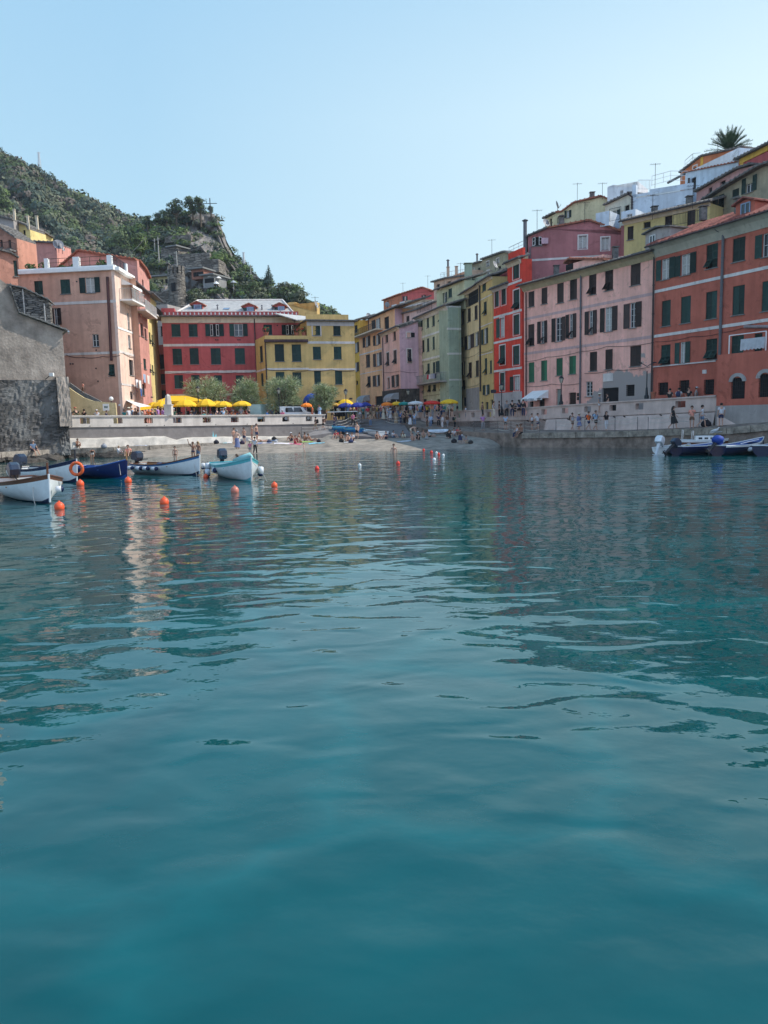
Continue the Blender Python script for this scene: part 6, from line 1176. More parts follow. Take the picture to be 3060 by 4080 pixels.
for i,(px,yb,yt,w_,Y,lb_) in enumerate(((705,905,793,60,190,'tall dark pine left on the rocky summit'),(770,880,786,62,188,'broad dark pine in the middle of the rocky summit'),(800,880,790,48,190,'dark pine right of the broad one on the summit'),(842,862,818,24,184,'small dark tree at the cliff edge under the aerial'),(665,905,840,42,195,'small pine left of the tall summit pine'),(630,905,850,40,200,'rounded pine on the saddle between both hills'),(590,915,860,42,205,'pine at the left end of the saddle'),(745,905,850,34,187,'low bushy tree between the two tall summit pines'),(480,1010,930,70,165,'bright green tree low on the slope above the lane'),(530,1000,900,80,170,'large bright green tree above the sunlit lane'),(560,1020,930,60,162,'bright green pine right above the sloping tiled wall'),(430,1010,950,60,168,'green tree above the long salmon wall'),(870,1060,1000,70,150,'bushy tree on the terrace right of the cliff pole'),(1000,1190,1120,70,148,'grey green bushy tree above the crimson house roof'),(775,1200,1150,50,142,'tree right of the watchtower base'),(1200,1215,1160,60,145,'rounded dark tree at the right end of the rocky hill'),(1150,1200,1130,80,150,'green tree left of the last rounded tree on the hill'),(20,860,760,60,300,'bright green tree patch far left on the big hill'))):
    Y = hY(px,yb,Y); p = atY(px,yb,Y); h = atY(px,yt,Y).z-p.z; tree('pine_tree' if i < 8 else 'leafy_tree', p, h, w_*Y/3060*(.6 if i < 8 else .8), lb_, [F3,F2] if i < 8 else ([F5,F2] if i in (8,9,10,11,12,17) else [F1,F2]), group='trees on the hills', nl=20, q=90, seed=30+i, trunk=.3 if i > 7 else .42, tw_=.25)
CY = hY(1072,1140); p = atY(1072,1140,CY); tree('cypress_tree', p, atY(1072,1052,CY).z-p.z, 1.25, 'slim dark cypress standing alone on the right slope', [F3], 'cypress', nl=18, q=70, seed=77, conic=True)
# tamarisks on the square
def tamarisk(px, yb, yt, w_, Y, label, seed):
    p = atY(px,yb,Y); p.z = PZ; h = atY(px,yt,Y).z-PZ; r = w_*Y/3060/2; t_ = thing('tamarisk_tree', p, label, 'tree', 'feathery trees on the square'); rr = random.Random(seed)
    b = MB(); tops = []
    b.tube([(0,0,-.2),(.1,0,h*.2),(.2,.1,h*.34)],[.22,.17,.13],8)
    for k in range(9):
        a = 2*PI*k/9+rr.uniform(-.3,.3); e = Vector((math.cos(a)*r*rr.uniform(.3,.65),math.sin(a)*r*.6,h*rr.uniform(.5,.85))); b.tube([(.15,.05,h*.28),tuple(e*.5+Vector((0,0,h*.12))),tuple(e)],[.09,.06,.02],5); tops.append(e)
    b.build('trunk', mat('bark',(.12,.09,.06)), t_, loc=(0,0,0)); b = MB()
    lob = [(Vector((math.cos(q)*r*u,math.sin(q)*r*u*.8,h*z)), r*s) for q,u,z,s in [(rr.uniform(0,6.28),rr.uniform(.2,.62),rr.uniform(.36,.78),rr.uniform(.3,.48)) for _ in range(15)]]+[(Vector((0,0,h*.72)),r*.5)]
    for k in range(8200):
        c, lr = rr.choice(lob); d = Vector((rr.gauss(0,1),rr.gauss(0,1),rr.gauss(0,1))).normalized(); s = c+d*lr*rr.uniform(.3,1); dirn = (d+Vector((0,0,rr.uniform(-.2,.9)))+Vector((rr.gauss(0,.4),rr.gauss(0,.4),0))).normalized(); l = rr.uniform(.22,.5)
        sd = dirn.cross(Vector((rr.gauss(0,1),rr.gauss(0,1),rr.gauss(0,1)))).normalized()*.03; b.add([s-sd,s+sd,s+dirn*l+Vector((0,0,-.06))],[(0,1,2)],0 if k%3 else 1)
    b.build('crown', [mat('tamarisk',(.27,.34,.16),.8,.3,1.5), mat('tamarisk_light',(.44,.46,.30),.8,.3,1.5)], t_, loc=(0,0,0))
tamarisk(825,1640,1486,200,90,'leftmost feathery tamarisk behind the yellow parasols',1); tamarisk(972,1640,1490,158,90.5,'second feathery tamarisk before the crimson facade',2); tamarisk(1130,1640,1490,172,89,'third feathery tamarisk before the ochre corner',3); tamarisk(1290,1640,1518,130,89.5,'smallest feathery tamarisk beside the blue dome',4)
# street lamps
def lamp(px, yb, yt, Y, label, z=None, arm=False):
    p = atY(px,yb,Y); p = p if z is None else Vector((p.x,p.y,z)); h = atY(px+ (yb-yt)*.0,yt,Y).z-p.z; t_ = thing('street_lamp', p, label, 'street lamp', 'old style lamps along the harbour'); b = MB()
    b.lathe([(.2,0),(.2,.25),(.12,.35),(.09,.9),(.05,1.0),(.045,h-.75),(.07,h-.72)],(0,0,0),8); b.build('post', mat('lamp_post_black',(.02,.025,.03),.5), t_, loc=(0,0,0)); b = MB()
    if not arm:
        b.lathe([(.1,h-.7),(.22,h-.28)],(0,0,0),6); l = b.build('lantern', mat('lamp_glass',(.45,.45,.36),.2), t_, loc=(0,0,0)); b = MB(); b.lathe([(.27,h-.28),(.14,h-.1),(.03,h-.05),(.03,h)],(0,0,0),6)
        for k in range(6): a = 2*PI*k/6; b.bar((math.cos(a)*.1,math.sin(a)*.1,h-.7),(math.cos(a)*.225,math.sin(a)*.225,h-.28),.025)
        b.build('lantern_cap', METAL, t_, loc=(0,0,0))
    else:
        for sx in (-1,1): b.tube([(0,0,h-.35),(sx*.3,0,h-.15),(sx*.6,0,h-.05)],.03,5); b.box((sx*.62,0,h-.03),(.3,.2,.08))
        b.build('lamp_arm', METAL, t_, loc=(0,0,0))
lamp(793,1655,1537,86.5,'street lamp among the yellow parasols',PZ); lamp(1114,1652,1543,87.5,'street lamp before the third tamarisk',PZ); lamp(1380,1652,1548,88.5,'street lamp at the right corner of the ochre house',PZ); lamp(1627,1640,1548,93,'dim street lamp behind the parasol row',PZ); lamp(1999,1628,1525,82,'street lamp in front of the vivid red house',PZ+.1); lamp(2236,1612,1496,74.5,'street lamp in front of the pink house'); lamp(2576,1589,1444,66.3,'tall street lamp with two arms at the joint of pink and orange houses',None,True)
# ================= parasols =================
def parasol(px, ye, yt, w_, Y, colr, label, group='sun parasols on the square', zb=PZ, dome_=.5, n=8, name='parasol', wcol=None):
    c = atY(px,ye,Y); r = w_*Y/3060/2; top = atY(px,yt,Y).z; h = top-c.z; t_ = thing(name, (c.x,c.y,zb), label, 'parasol', group, rz=random.uniform(0,.7)); z = c.z-zb; cm = mat('canvas_'+colr[0], colr[1], .8, .06, 3); b = MB(); m_ = 5; N = n*3
    for j in range(m_+1):
        f = j/m_; zz = z+.12+(h-.12)*(1-f**(1.5+dome_)) ; 
        for k in range(N):
            q = 2*PI*k/N; kk = k%3; rr_ = r*f*(1.0 if kk == 0 else .955); b.v.append((rr_*math.cos(q)+.001*math.cos(q),rr_*math.sin(q),zz-(0 if kk == 0 else .035*f)))
    for j in range(m_):
        for k in range(N): b.f.append((j*N+k,j*N+(k+1)%N,(j+1)*N+(k+1)%N,(j+1)*N+k)); b.m.append(0)
    for k in range(N):   # scalloped valance
        q0, q1 = 2*PI*k/N, 2*PI*(k+1)/N; r0_ = r*(1.0 if k%3 == 0 else .955); r1_ = r*(1.0 if (k+1)%3 == 0 else .955); a = Vector((r0_*math.cos(q0),r0_*math.sin(q0),z+.12-(0 if k%3==0 else .035))); c2 = Vector((r1_*math.cos(q1),r1_*math.sin(q1),z+.12-(0 if (k+1)%3==0 else .035))); m2 = (a+c2)/2; u = Vector((0,0,.13)); b.add([a,c2,c2-u,m2-u*1.5,a-u],[(0,1,2,3,4)])
    b.build('canopy', cm, t_, loc=(0,0,0)); b = MB(); b.tube([(0,0,0),(0,0,z+h+.18)],.035,6); b.build('pole', mat('pole_white',(.55,.53,.5),.5), t_, loc=(0,0,0)); b = MB(); 
    for k in range(n): q = 2*PI*k/n; b.bar((0,0,z+h-.1),(r*.93*math.cos(q),r*.93*math.sin(q),z+.1),.022)
    b.build('ribs', mat('pole_white',(.55,.53,.5)), t_, loc=(0,0,0)); return t_
YEL = ('yellow',(.78,.46,.02)); BLU = ('navy',(.02,.035,.22)); ORG = ('orange',(.80,.20,.02)); TEA = ('teal',(.01,.20,.17)); WHI = ('white',(.62,.6,.58)); REDC = ('red',(.62,.03,.02))
for i,(px,ye,yt,w_,Y,c,lb_) in enumerate(((648,1621,1596,84,84,YEL,'yellow parasol just left of the white obelisk'),(612,1624,1602,60,87,YEL,'yellow parasol half hidden at the left end of the cluster'),(739,1618,1591,92,85,YEL,'yellow parasol just right of the white obelisk'),(823,1617,1589,80,85.5,YEL,'yellow parasol right of the lamp post'),(702,1616,1598,60,89,YEL,'yellow parasol behind the obelisk under the big canopy'),(892,1619,1598,70,85,YEL,'yellow parasol second from the right in the sunny cluster'),(865,1614,1597,60,89,YEL,'pale yellow parasol in the back row'),(964,1616,1597,76,85.5,YEL,'rightmost yellow parasol beside the parked van'),(923,1612,1600,50,90,YEL,'yellow parasol peeping out behind the rightmost two'),
 (1221,1619,1605,44,87,ORG,'orange parasol tilted beside the white pickup'),(1375,1612,1590,66,93,YEL,'broad yellow parasol behind the lamp at the ochre corner'),(1330,1616,1604,50,91,('mustard',(.5,.27,.04)),'mustard parasol behind the smallest tamarisk'),(1275,1618,1609,52,91,TEA,'teal parasol under the blue dome'),(1376,1621,1605,60,89.5,BLU,'leftmost of the navy parasols'),(1425,1620,1603,60,89.5,BLU,'middle one of the navy parasols'),(1455,1617,1602,46,93,BLU,'rightmost of the navy parasols'),
 (1541,1614,1602,46,89,ORG,'orange parasol leading the row at the water side'),(1580,1612,1600,44,89.5,('gold',(.70,.40,.02)),'golden parasol between the orange and teal ones'),(1610,1611,1601,46,88.5,TEA,'teal parasol in the multicoloured row'),(1656,1609,1598,62,88,WHI,'white parasol in the multicoloured row'),(1720,1609,1596,72,88.5,REDC,'red parasol in the multicoloured row'),(1790,1606,1590,74,88,YEL,'yellow parasol at the right end of the multicoloured row'))): parasol(px,ye,yt,w_,Y,c,lb_)
# big rectangular yellow canopy
cp = thing('canopy_tent', atY(722,1650,88), 'large yellow four sided canopy above the round parasols', 'canopy'); p = cp.location; p.z = PZ; WL[cp.name] = Vector((p.x,p.y,PZ)); zt6 = atY(722,1576,88).z; ze6 = atY(722,1597,88).z; x0 = atY(638,1590,88).x; x1 = atY(818,1590,88).x; cx = (x0+x1)/2-.6; b_ = MB(); q = [Vector((x0,86.5,ze6)),Vector((x1,86.5,ze6-.1)),Vector((x1,90,ze6)),Vector((x0,90,ze6+.1))]; tp = [Vector((cx-.8,88.2,zt6)),Vector((cx+.8,88.2,zt6))]
b_.quad(q[0],q[1],tp[1],tp[0]); b_.add([q[1],q[2],tp[1]],[(0,1,2)]); b_.quad(q[2],q[3],tp[0],tp[1]); b_.add([q[3],q[0],tp[0]],[(0,1,2)])
for a,c in ((0,1),(1,2),(2,3),(3,0)): b_.quad(q[a],q[c],q[c]-Vector((0,0,.28)),q[a]-Vector((0,0,.28)))
b_.build('canopy', MC['canvas_yellow'], cp); 
for k in range(4): b_ = MB(); a = q[k]; b_.tube([(a.x+(.15 if k in (0,3) else -.15),a.y,PZ),(a.x+(.15 if k in (0,3) else -.15),a.y,a.z)],.04,6); b_.build('pole', STEEL, cp)
# blue dome tent
bd = thing('dome_tent', atY(1250,1650,92), 'big blue inflated dome behind the smallest tamarisk', 'tent'); p = bd.location; rr = 42*92/3060; cz = atY(1250,1605,92).z; b_ = MB(); b_.lathe([(rr*math.cos(a),cz-PZ+rr*1.0*math.sin(a)*.9) for a in [PI/2*k/8 for k in range(9)]],(0,0,0),18); WL[bd.name] = Vector((p.x,p.y,PZ)); bd.location.z = PZ; b_.build('shell', mat('dome_blue',(.03,.09,.42),.5), bd, True, loc=(0,0,0)); b_ = MB(); b_.lathe([(rr,0),(rr,cz-PZ)],(0,0,0),18); b_.build('skirt', mat('tent_shadow',(.03,.02,.03)), bd, loc=(0,0,0))  # skirt is a dark sheet painted as the shade beneath the dome
# awnings over the lane mouth
LA = Face((498,1600,80),(560,1600,83)); awb = thing('shop_awning', LA.P(0,PZ), 'white and yellow shop awning at the mouth of the lane', 'awning'); b_ = MB(); z0 = zat(LA,(500,1590)); z1 = zat(LA,(560,1612)); A_,B_ = atY(492,1590,82.5),atY(535,1602,84); C_,D_ = atY(602,1618,79),atY(556,1622,77.5)
b_.quad(A_,B_,C_,D_); b_.build('fabric', WT, awb); b_ = MB(); b_.quad(D_,C_,C_-Vector((0,0,.3)),D_-Vector((0,0,.3))); b_.build('valance', MC['canvas_yellow'], awb); b_ = MB(); b_.tube([(D_.x,D_.y,PZ),tuple(D_)],.04,6); b_.build('post', WT, awb)
# ================= rope fences =================
ROPE = mat('rope',(.52,.48,.42),.9); POST = mat('fence_post',(.09,.09,.09),.6)
def ropefence(posts, label, nr=3, h=1.05, sag=.14, zs=None):
    P_ = [onground(*p) if len(p) == 2 else Vector(p) for p in posts]; t_ = thing('rope_fence', P_[0], label, 'fence', 'rope fences of the harbour'); 
    for p in P_:
        b = MB(); b.tube([p-Vector((0,0,.1)), p+Vector((0,0,h))],.025,6); b.ball(p+Vector((0,0,h+.02)),.035,6); b.build('post', POST, t_)
    for j in range(nr):
        b = MB(); hh = h*(1-j*.33)-.03; pts = []
        for i in range(len(P_)-1):
            for k in range(8 if i < len(P_)-2 else 9): t = k/8; p = P_[i].lerp(P_[i+1],t)+Vector((0,0,hh)); p.z -= sag*4*t*(1-t); pts.append(p)
        b.tube(pts,.02,5); b.build('rope', ROPE, t_)
ropefence([(1203,1740),(1308,1727),(1345,1716),(1395,1700),(1440,1690)],'rope fence along the ramp from the sunny beach up to the square')
ropefence([(1537,1690),(1600,1697),(1662,1706),(1745,1712),(1793,1716),(1870,1720),(1889,1721)],'rope fence curving along the path above the shaded beach')
ropefence([(1889,1722),(1984,1724),(2036,1724),(2091,1725),(2150,1724)],'rope fence along the end of the quay above the seated couple')
ropefence([(2215,1722),(2330,1721),(2450,1716),(2540,1713)],'rope fence on the middle of the shaded quay',2)
ropefence([(2582,1714),(2683,1708),(2785,1704)],'rope fence beside the woman in the black dress',2)
# ================= people =================
J0 = dict(pel=(0,0,.95),spn=(0,.01,1.13),che=(0,.01,1.33),nek=(0,.0,1.49),h1=(0,-.01,1.57),h2=(0,-.02,1.65),h3=(0,-.01,1.72),
 shL=(-.17,.01,1.40),elL=(-.23,.04,1.13),wrL=(-.24,-.02,.89),haL=(-.24,-.05,.81),shR=(.17,.01,1.40),elR=(.23,.04,1.13),wrR=(.24,-.02,.89),haR=(.24,-.05,.81),
 hpL=(-.09,0,.88),knL=(-.10,-.02,.49),anL=(-.10,.02,.09),toL=(-.12,-.13,.03),hpR=(.09,0,.88),knR=(.10,-.02,.49),anR=(.10,.02,.09),toR=(.12,-.13,.03))
RAD = dict(pel=.125,spn=.105,che=.125,nek=.052,h1=.062,h2=.098,h3=.07,sh=.055,el=.04,wr=.028,ha=.033,hp=.085,kn=.054,an=.036,to=.03)
EDG = [('pel','spn'),('spn','che'),('che','nek'),('nek','h1'),('h1','h2'),('h2','h3')]+[e for s in 'LR' for e in (('che','sh'+s),('sh'+s,'el'+s),('el'+s,'wr'+s),('wr'+s,'ha'+s),('pel','hp'+s),('hp'+s,'kn'+s),('kn'+s,'an'+s),('an'+s,'to'+s))]
def pose(**k): d = dict(J0); d.update(k); return d
def shift(d, keys, v): 
    for q in keys: d[q] = tuple(a+b for a,b in zip(d[q],v))
    return d
UPK = ['spn','che','nek','h1','h2','h3','shL','elL','wrL','haL','shR','elR','wrR','haR']
POSES = {}
POSES['stand'] = pose()
POSES['stand2'] = pose(elL=(-.27,.08,1.15),wrL=(-.17,-.1,1.06),haL=(-.1,-.13,1.08),elR=(.25,-.03,1.15),wrR=(.14,-.25,1.25),haR=(.1,-.3,1.32),knR=(.12,-.05,.5),h2=(0,-.05,1.65),h3=(0,-.05,1.72))
POSES['hip'] = pose(elL=(-.36,.08,1.18),wrL=(-.19,-.01,.98),haL=(-.14,-.06,.96),knL=(-.12,-.05,.49),spn=(.02,.01,1.13))
POSES['walk'] = pose(knL=(-.09,-.18,.52),anL=(-.09,-.22,.12),toL=(-.09,-.38,.09),knR=(.09,.05,.5),anR=(.09,.33,.16),toR=(.09,.22,.04),elL=(-.23,.14,1.14),wrL=(-.22,.2,.92),haL=(-.22,.2,.84),elR=(.23,-.06,1.13),wrR=(.22,-.24,.95),haR=(.21,-.29,.89))
POSES['walk2'] = pose(knL=(-.09,-.1,.5),anL=(-.09,-.16,.09),toL=(-.09,-.31,.04),knR=(.09,-.02,.5),anR=(.09,.2,.14),toR=(.09,.1,.04),elR=(.25,.1,1.14),wrR=(.2,-.08,1.0),haR=(.17,-.14,1.02))
POSES['raise'] = pose(elL=(-.3,-.08,1.62),wrL=(-.36,-.12,1.88),haL=(-.37,-.13,1.96),elR=(.26,-.1,1.2),wrR=(.12,-.25,1.3),haR=(.05,-.28,1.34))
POSES['sit'] = pose(**{k:(v[0],v[1]+.0,v[2]-.83) for k,v in J0.items() if k in UPK+['pel']}, hpL=(-.1,-.04,.10),knL=(-.14,-.40,.47),anL=(-.13,-.62,.09),toL=(-.13,-.76,.03),hpR=(.1,-.04,.10),knR=(.14,-.40,.47),anR=(.13,-.62,.09),toR=(.13,-.76,.03))
POSES['sit'].update(elL=(-.24,-.1,.32),wrL=(-.18,-.33,.4),haL=(-.14,-.4,.42),elR=(.24,-.1,.32),wrR=(.18,-.33,.4),haR=(.14,-.4,.42),che=(0,-.03,.5),spn=(0,0,.3),nek=(0,-.06,.65),h1=(0,-.08,.73),h2=(0,-.1,.81),h3=(0,-.09,.88),shL=(-.17,-.03,.57),shR=(.17,-.03,.57))
POSES['recline'] = pose(**{k:v for k,v in POSES['sit'].items()}); POSES['recline'].update(spn=(0,.08,.28),che=(0,.2,.45),nek=(0,.28,.58),h1=(0,.29,.66),h2=(0,.28,.74),h3=(0,.28,.81),shL=(-.17,.22,.52),shR=(.17,.22,.52),elL=(-.25,.36,.28),wrL=(-.26,.44,.06),haL=(-.27,.5,.04),elR=(.25,.36,.28),wrR=(.26,.44,.06),haR=(.27,.5,.04),knL=(-.11,-.42,.14),anL=(-.1,-.82,.06),toL=(-.1,-.88,.15),knR=(.11,-.42,.3),anR=(.1,-.72,.07),toR=(.1,-.86,.04))
POSES['lie'] = pose(pel=(0,0,.11),spn=(0,.2,.12),che=(0,.4,.13),nek=(0,.56,.11),h1=(0,.64,.11),h2=(0,.72,.12),h3=(0,.79,.11),shL=(-.17,.47,.12),elL=(-.3,.3,.06),wrL=(-.32,.06,.05),haL=(-.32,-.02,.05),shR=(.17,.47,.12),elR=(.3,.3,.06),wrR=(.32,.06,.05),haR=(.32,-.02,.05),hpL=(-.09,-.07,.1),knL=(-.1,-.47,.1),anL=(-.1,-.87,.06),toL=(-.12,-.92,.14),hpR=(.09,-.07,.1),knR=(.1,-.43,.3),anR=(.1,-.75,.06),toR=(.12,-.88,.04))
POSES['ledge'] = dict(POSES['sit']); POSES['ledge'].update(hpL=(-.1,-.05,.1),knL=(-.12,-.47,.1),anL=(-.12,-.55,-.33),toL=(-.12,-.7,-.38),hpR=(.1,-.05,.1),knR=(.12,-.47,.1),anR=(.12,-.68,-.28),toR=(.12,-.83,-.28),wrL=(-.16,-.35,.2),haL=(-.14,-.42,.2),wrR=(.16,-.35,.2),haR=(.14,-.42,.2),elL=(-.24,-.12,.3),elR=(.24,-.12,.3))
POSES['crouch'] = dict(POSES['sit']); 
for k_ in UPK+['pel','hpL','hpR']: POSES['crouch'][k_] = (POSES['sit'][k_][0],POSES['sit'][k_][1]+.0,POSES['sit'][k_][2]+.16)
POSES['crouch'].update(knL=(-.16,-.38,.5),anL=(-.12,-.12,.09),toL=(-.13,-.26,.03),knR=(.16,-.38,.5),anR=(.12,-.12,.09),toR=(.13,-.26,.03),elL=(-.22,-.25,.5),wrL=(-.1,-.45,.35),haL=(-.06,-.48,.27),elR=(.22,-.25,.5),wrR=(.1,-.45,.35),haR=(.06,-.48,.27))
POSES['bend'] = pose(spn=(0,-.12,1.05),che=(0,-.32,1.08),nek=(0,-.47,1.05),h1=(0,-.54,1.0),h2=(0,-.6,.95),h3=(0,-.66,.9),shL=(-.17,-.38,1.06),elL=(-.2,-.42,.8),wrL=(-.14,-.46,.57),haL=(-.12,-.5,.48),shR=(.17,-.38,1.06),elR=(.2,-.42,.8),wrR=(.14,-.46,.57),haR=(.12,-.5,.48),pel=(0,.05,.93),hpL=(-.09,.06,.86),hpR=(.09,.06,.86))
def skinmesh(verts, edges, root, name, mt, sub=1, extra=None):
    me = bpy.data.meshes.new('tmp'); keys = list(verts); me.from_pydata([verts[k][0] for k in keys], [(keys.index(a),keys.index(c)) for a,c in edges], []); o = bpy.data.objects.new('tmp', me); COL.objects.link(o)
    o.modifiers.new('s','SKIN'); 
    if not me.skin_vertices: me.attributes
    sv = me.skin_vertices[0].data
    for i,k in enumerate(keys): r = verts[k][1]; sv[i].radius = r if hasattr(r,'__len__') else (r,r); sv[i].use_root = (k == root)
    s = o.modifiers.new('b','SUBSURF'); s.levels = sub; s.render_levels = sub
    dg = bpy.context.evaluated_depsgraph_get(); out = bpy.data.meshes.new_from_object(o.evaluated_get(dg)); bpy.data.objects.remove(o); bpy.data.meshes.remove(me)
    if extra:
        bm = bmesh.new(); bm.from_mesh(out); n0 = len(bm.verts); nv = [bm.verts.new(v) for v in extra.v]; 
        for f in extra.f:
            try: bm.faces.new([nv[i] for i in f])
            except Exception: pass
        bm.to_mesh(out); bm.free()
    out.name = name; out.materials.clear(); out.materials.append(mt); out.polygons.foreach_set('use_smooth',[True]*len(out.polygons)); return out
SKIN1 = mat('skin_tan',(.44,.26,.19),.6,.06,6); SKIN2 = mat('skin_brown',(.28,.15,.1),.6,.06,6); SKIN3 = mat('skin_pale',(.60,.38,.28),.6,.06,6)
def rad(k): return RAD.get(k, RAD.get(k[:2], .05))
def bodymesh(pn):
    d = POSES[pn]; vs = {}
    for k,v in d.items():
        r = rad(k)
        if k in ('pel','spn','che'): r = (r*1.12, r*.82)
        vs[k] = (v, r)
    ex = MB()
    for s,sg in (('L',-1),('R',1)):
        h = Vector(d['ha'+s]); w_ = Vector(d['wr'+s]); dr = (h-w_).normalized(); sd = dr.cross(Vector((0,1,0)) if abs(dr.y) < .8 else Vector((1,0,0))).normalized(); nm = dr.cross(sd)
        for i,(off,l) in enumerate(((-.026,.062),(-.009,.072),(.009,.068),(.026,.052))): b0 = h+sd*off; ex.tube([b0-dr*.02,b0+dr*l*.55,b0+dr*l*.85+nm*.018],[.010,.009,.006],5)
        ex.tube([w_+dr*.03+sd*.02,w_+dr*.05+sd*.05,w_+dr*.085+sd*.058],[.011,.010,.007],5)
    hc = Vector(d['h2']); up = (Vector(d['h3'])-Vector(d['h1'])).normalized(); fr_ = Vector((0,-1,0)); fr_ = (fr_-up*fr_.dot(up)).normalized() if abs(up.y) < .9 else Vector((0,0,1)); sx = up.cross(fr_)
    ex.tube([hc+fr_*.085+up*.01,hc+fr_*.118-up*.022,hc+fr_*.09-up*.028],[.008,.014,.012],5)
    for q in (-1,1): ex.ball(hc+sx*q*.092-up*.005,.02,6,sy=.8,sz=1.5); ex.ball(hc+fr_*.09+sx*q*.032+up*.015,.01,6)
    ex.box(hc+fr_*.088-up*.052,(.045,.012,.01))
    return skinmesh(vs, EDG, 'pel', 'body', SKIN1, 1, ex)
def mid(a,b,t): return tuple(x+(y-x)*t for x,y in zip(a,b))
def garment(pn, g):
    d = POSES[pn]; V = {}; E_ = []
    def tor(k, e, dz=0): r = rad(k)+e; V[k] = ((d[k][0],d[k][1],d[k][2]+dz),(r*1.12,r*.84))
    if g in ('shirt','longshirt','tank'):
        tor('pel',.022 if g != 'tank' else .01,.03); tor('spn',.03); tor('che',.022); V['nk'] = (mid(d['che'],d['nek'],.55),.075); E_ += [('pel','spn'),('spn','che'),('che','nk')]
        if g != 'tank':
            for s in 'LR':
                V['sh'+s] = (d['sh'+s],.072); V['m'+s] = (mid(d['sh'+s],d['el'+s],.62),.066); E_ += [('che','sh'+s),('sh'+s,'m'+s)]
                if g == 'longshirt': V['el'+s] = (d['el'+s],.055); V['w'+s] = (mid(d['el'+s],d['wr'+s],.9),.042); E_ += [('m'+s,'el'+s),('el'+s,'w'+s)]
        root = 'spn'
    elif g in ('shorts','trousers','swim'):
        e = .012 if g == 'swim' else .025; tor('pel',e); V['wst'] = (mid(d['pel'],d['spn'],.35),(.125+e,.1+e) if g != 'swim' else (.12,.1)); E_ = [('wst','pel')]
        for s in 'LR':
            V['hp'+s] = (d['hp'+s],.098 if g != 'swim' else .092); E_.append(('pel','hp'+s))
            if g == 'shorts': V['t'+s] = (mid(d['hp'+s],d['kn'+s],.7),.088); E_.append(('hp'+s,'t'+s))
            if g == 'swim': V['t'+s] = (mid(d['hp'+s],d['kn'+s],.12),.088); E_.append(('hp'+s,'t'+s))
            if g == 'trousers': V['kn'+s] = (d['kn'+s],.074); V['a'+s] = (mid(d['kn'+s],d['an'+s],.93),.06); E_ += [('hp'+s,'kn'+s),('kn'+s,'a'+s)]
        root = 'pel'
    elif g == 'bra': V['a'] = (mid(d['spn'],d['che'],.45),(.135,.108)); V['b'] = (mid(d['spn'],d['che'],.8),(.142,.115)); E_ = [('a','b')]; root = 'a'
    elif g == 'skirt':
        b = MB(); km = mid(d['knL'],d['knR'],.5); b.tube([mid(d['pel'],d['spn'],.4),mid(d['hpL'],d['hpR'],.5),mid(mid(d['hpL'],d['hpR'],.5),km,.5),mid(km,d['anL'],.15)],[.13,.17,.2,.24],12,cap=False); return b.mesh('skirt', WT, True)
    elif g == 'longskirt':
        b = MB(); km = mid(d['knL'],d['knR'],.5); am = mid(d['anL'],d['anR'],.5); b.tube([mid(d['pel'],d['spn'],.4),mid(d['hpL'],d['hpR'],.5),km,mid(km,am,.85)],[.13,.175,.2,.25],12,cap=False); return b.mesh('skirt', WT, True)
    return skinmesh(V, E_, root, g, WT, 1)
def headgear(pn, g):
    d = POSES[pn]; hc = Vector(d['h2']); up = (Vector(d['h3'])-Vector(d['h1'])).normalized(); q = Vector((0,0,1)).rotation_difference(up).to_matrix(); b = MB()
    if g == 'hair': b.ball((0,.018,.022),.108,10,sz=1.0); b.v = [v if v[1] > -.075 or v[2] > .055 else (v[0],v[1]+.05,max(v[2],.045)) for v in b.v]
    if g == 'longhair': b.ball((0,.02,.022),.11,10); b.v = [v if v[1] > -.075 or v[2] > .055 else (v[0],v[1]+.05,max(v[2],.045)) for v in b.v]; b.tube([(0,.06,0),(0,.1,-.13),(0,.12,-.3)],[.09,.085,.04],8)
    if g == 'cap': b.lathe([(.108,.02),(.11,.05),(.09,.1),(.03,.125)],(0,.005,0),10); b.poly_ext([(-.07,-.08,.03),(.07,-.08,.03),(.05,-.18,.02),(-.05,-.18,.02)],(0,0,.012))
    if g == 'hat': b.lathe([(.2,.03),(.12,.045),(.11,.12),(.06,.14)],(0,0,0),12)
    b.v = [tuple(q@Vector(v)+hc) for v in b.v]; return b.mesh(g, WT, True)
def pack(pn):
    d = POSES[pn]; c = (Vector(d['che'])+Vector(d['spn']))/2+Vector((0,.2,.02)); b = MB(); b.lathe([(.1,-.24),(.15,-.2),(.16,0),(.14,.16),(.06,.24)],c,8,sy=.7)
    for s in (-1,1): b.tube([c+Vector((s*.1,-.05,.2)),c+Vector((s*.12,-.3,.17)),c+Vector((s*.13,-.3,-.05)),c+Vector((s*.12,-.08,-.18))],.016,5)
    return b.mesh('backpack', WT, True)
GC = {}
def gm(pn, g):
    if (pn,g) not in GC: GC[(pn,g)] = bodymesh(pn) if g == 'body' else headgear(pn,g) if g in ('hair','longhair','cap','hat') else pack(pn) if g == 'backpack' else garment(pn,g)
    return GC[(pn,g)]
CLO = {'white':(.68,.68,.68),'black':(.018,.018,.02),'navy':(.02,.03,.08),'blue':(.06,.16,.38),'light blue':(.32,.45,.6),'red':(.55,.05,.04),'pink':(.65,.18,.28),'orange':(.85,.16,.03),'grey':(.24,.24,.25),'tan':(.4,.3,.2),'green':(.07,.16,.1),'teal':(.03,.25,.25),'cream':(.6,.54,.42),'brown':(.15,.08,.05),'purple':(.42,.2,.45),'denim':(.12,.18,.28),'yellow':(.7,.5,.08),'salmon':(.75,.3,.22),'patterned blue':(.15,.18,.32)}
HAIRC = {'dark':(.02,.015,.012),'brown':(.08,.045,.025),'blond':(.35,.24,.12),'grey':(.3,.3,.3)}
def cm(c): return mat('cloth_'+c.replace(' ','_'), CLO[c], .85, .1, 8)
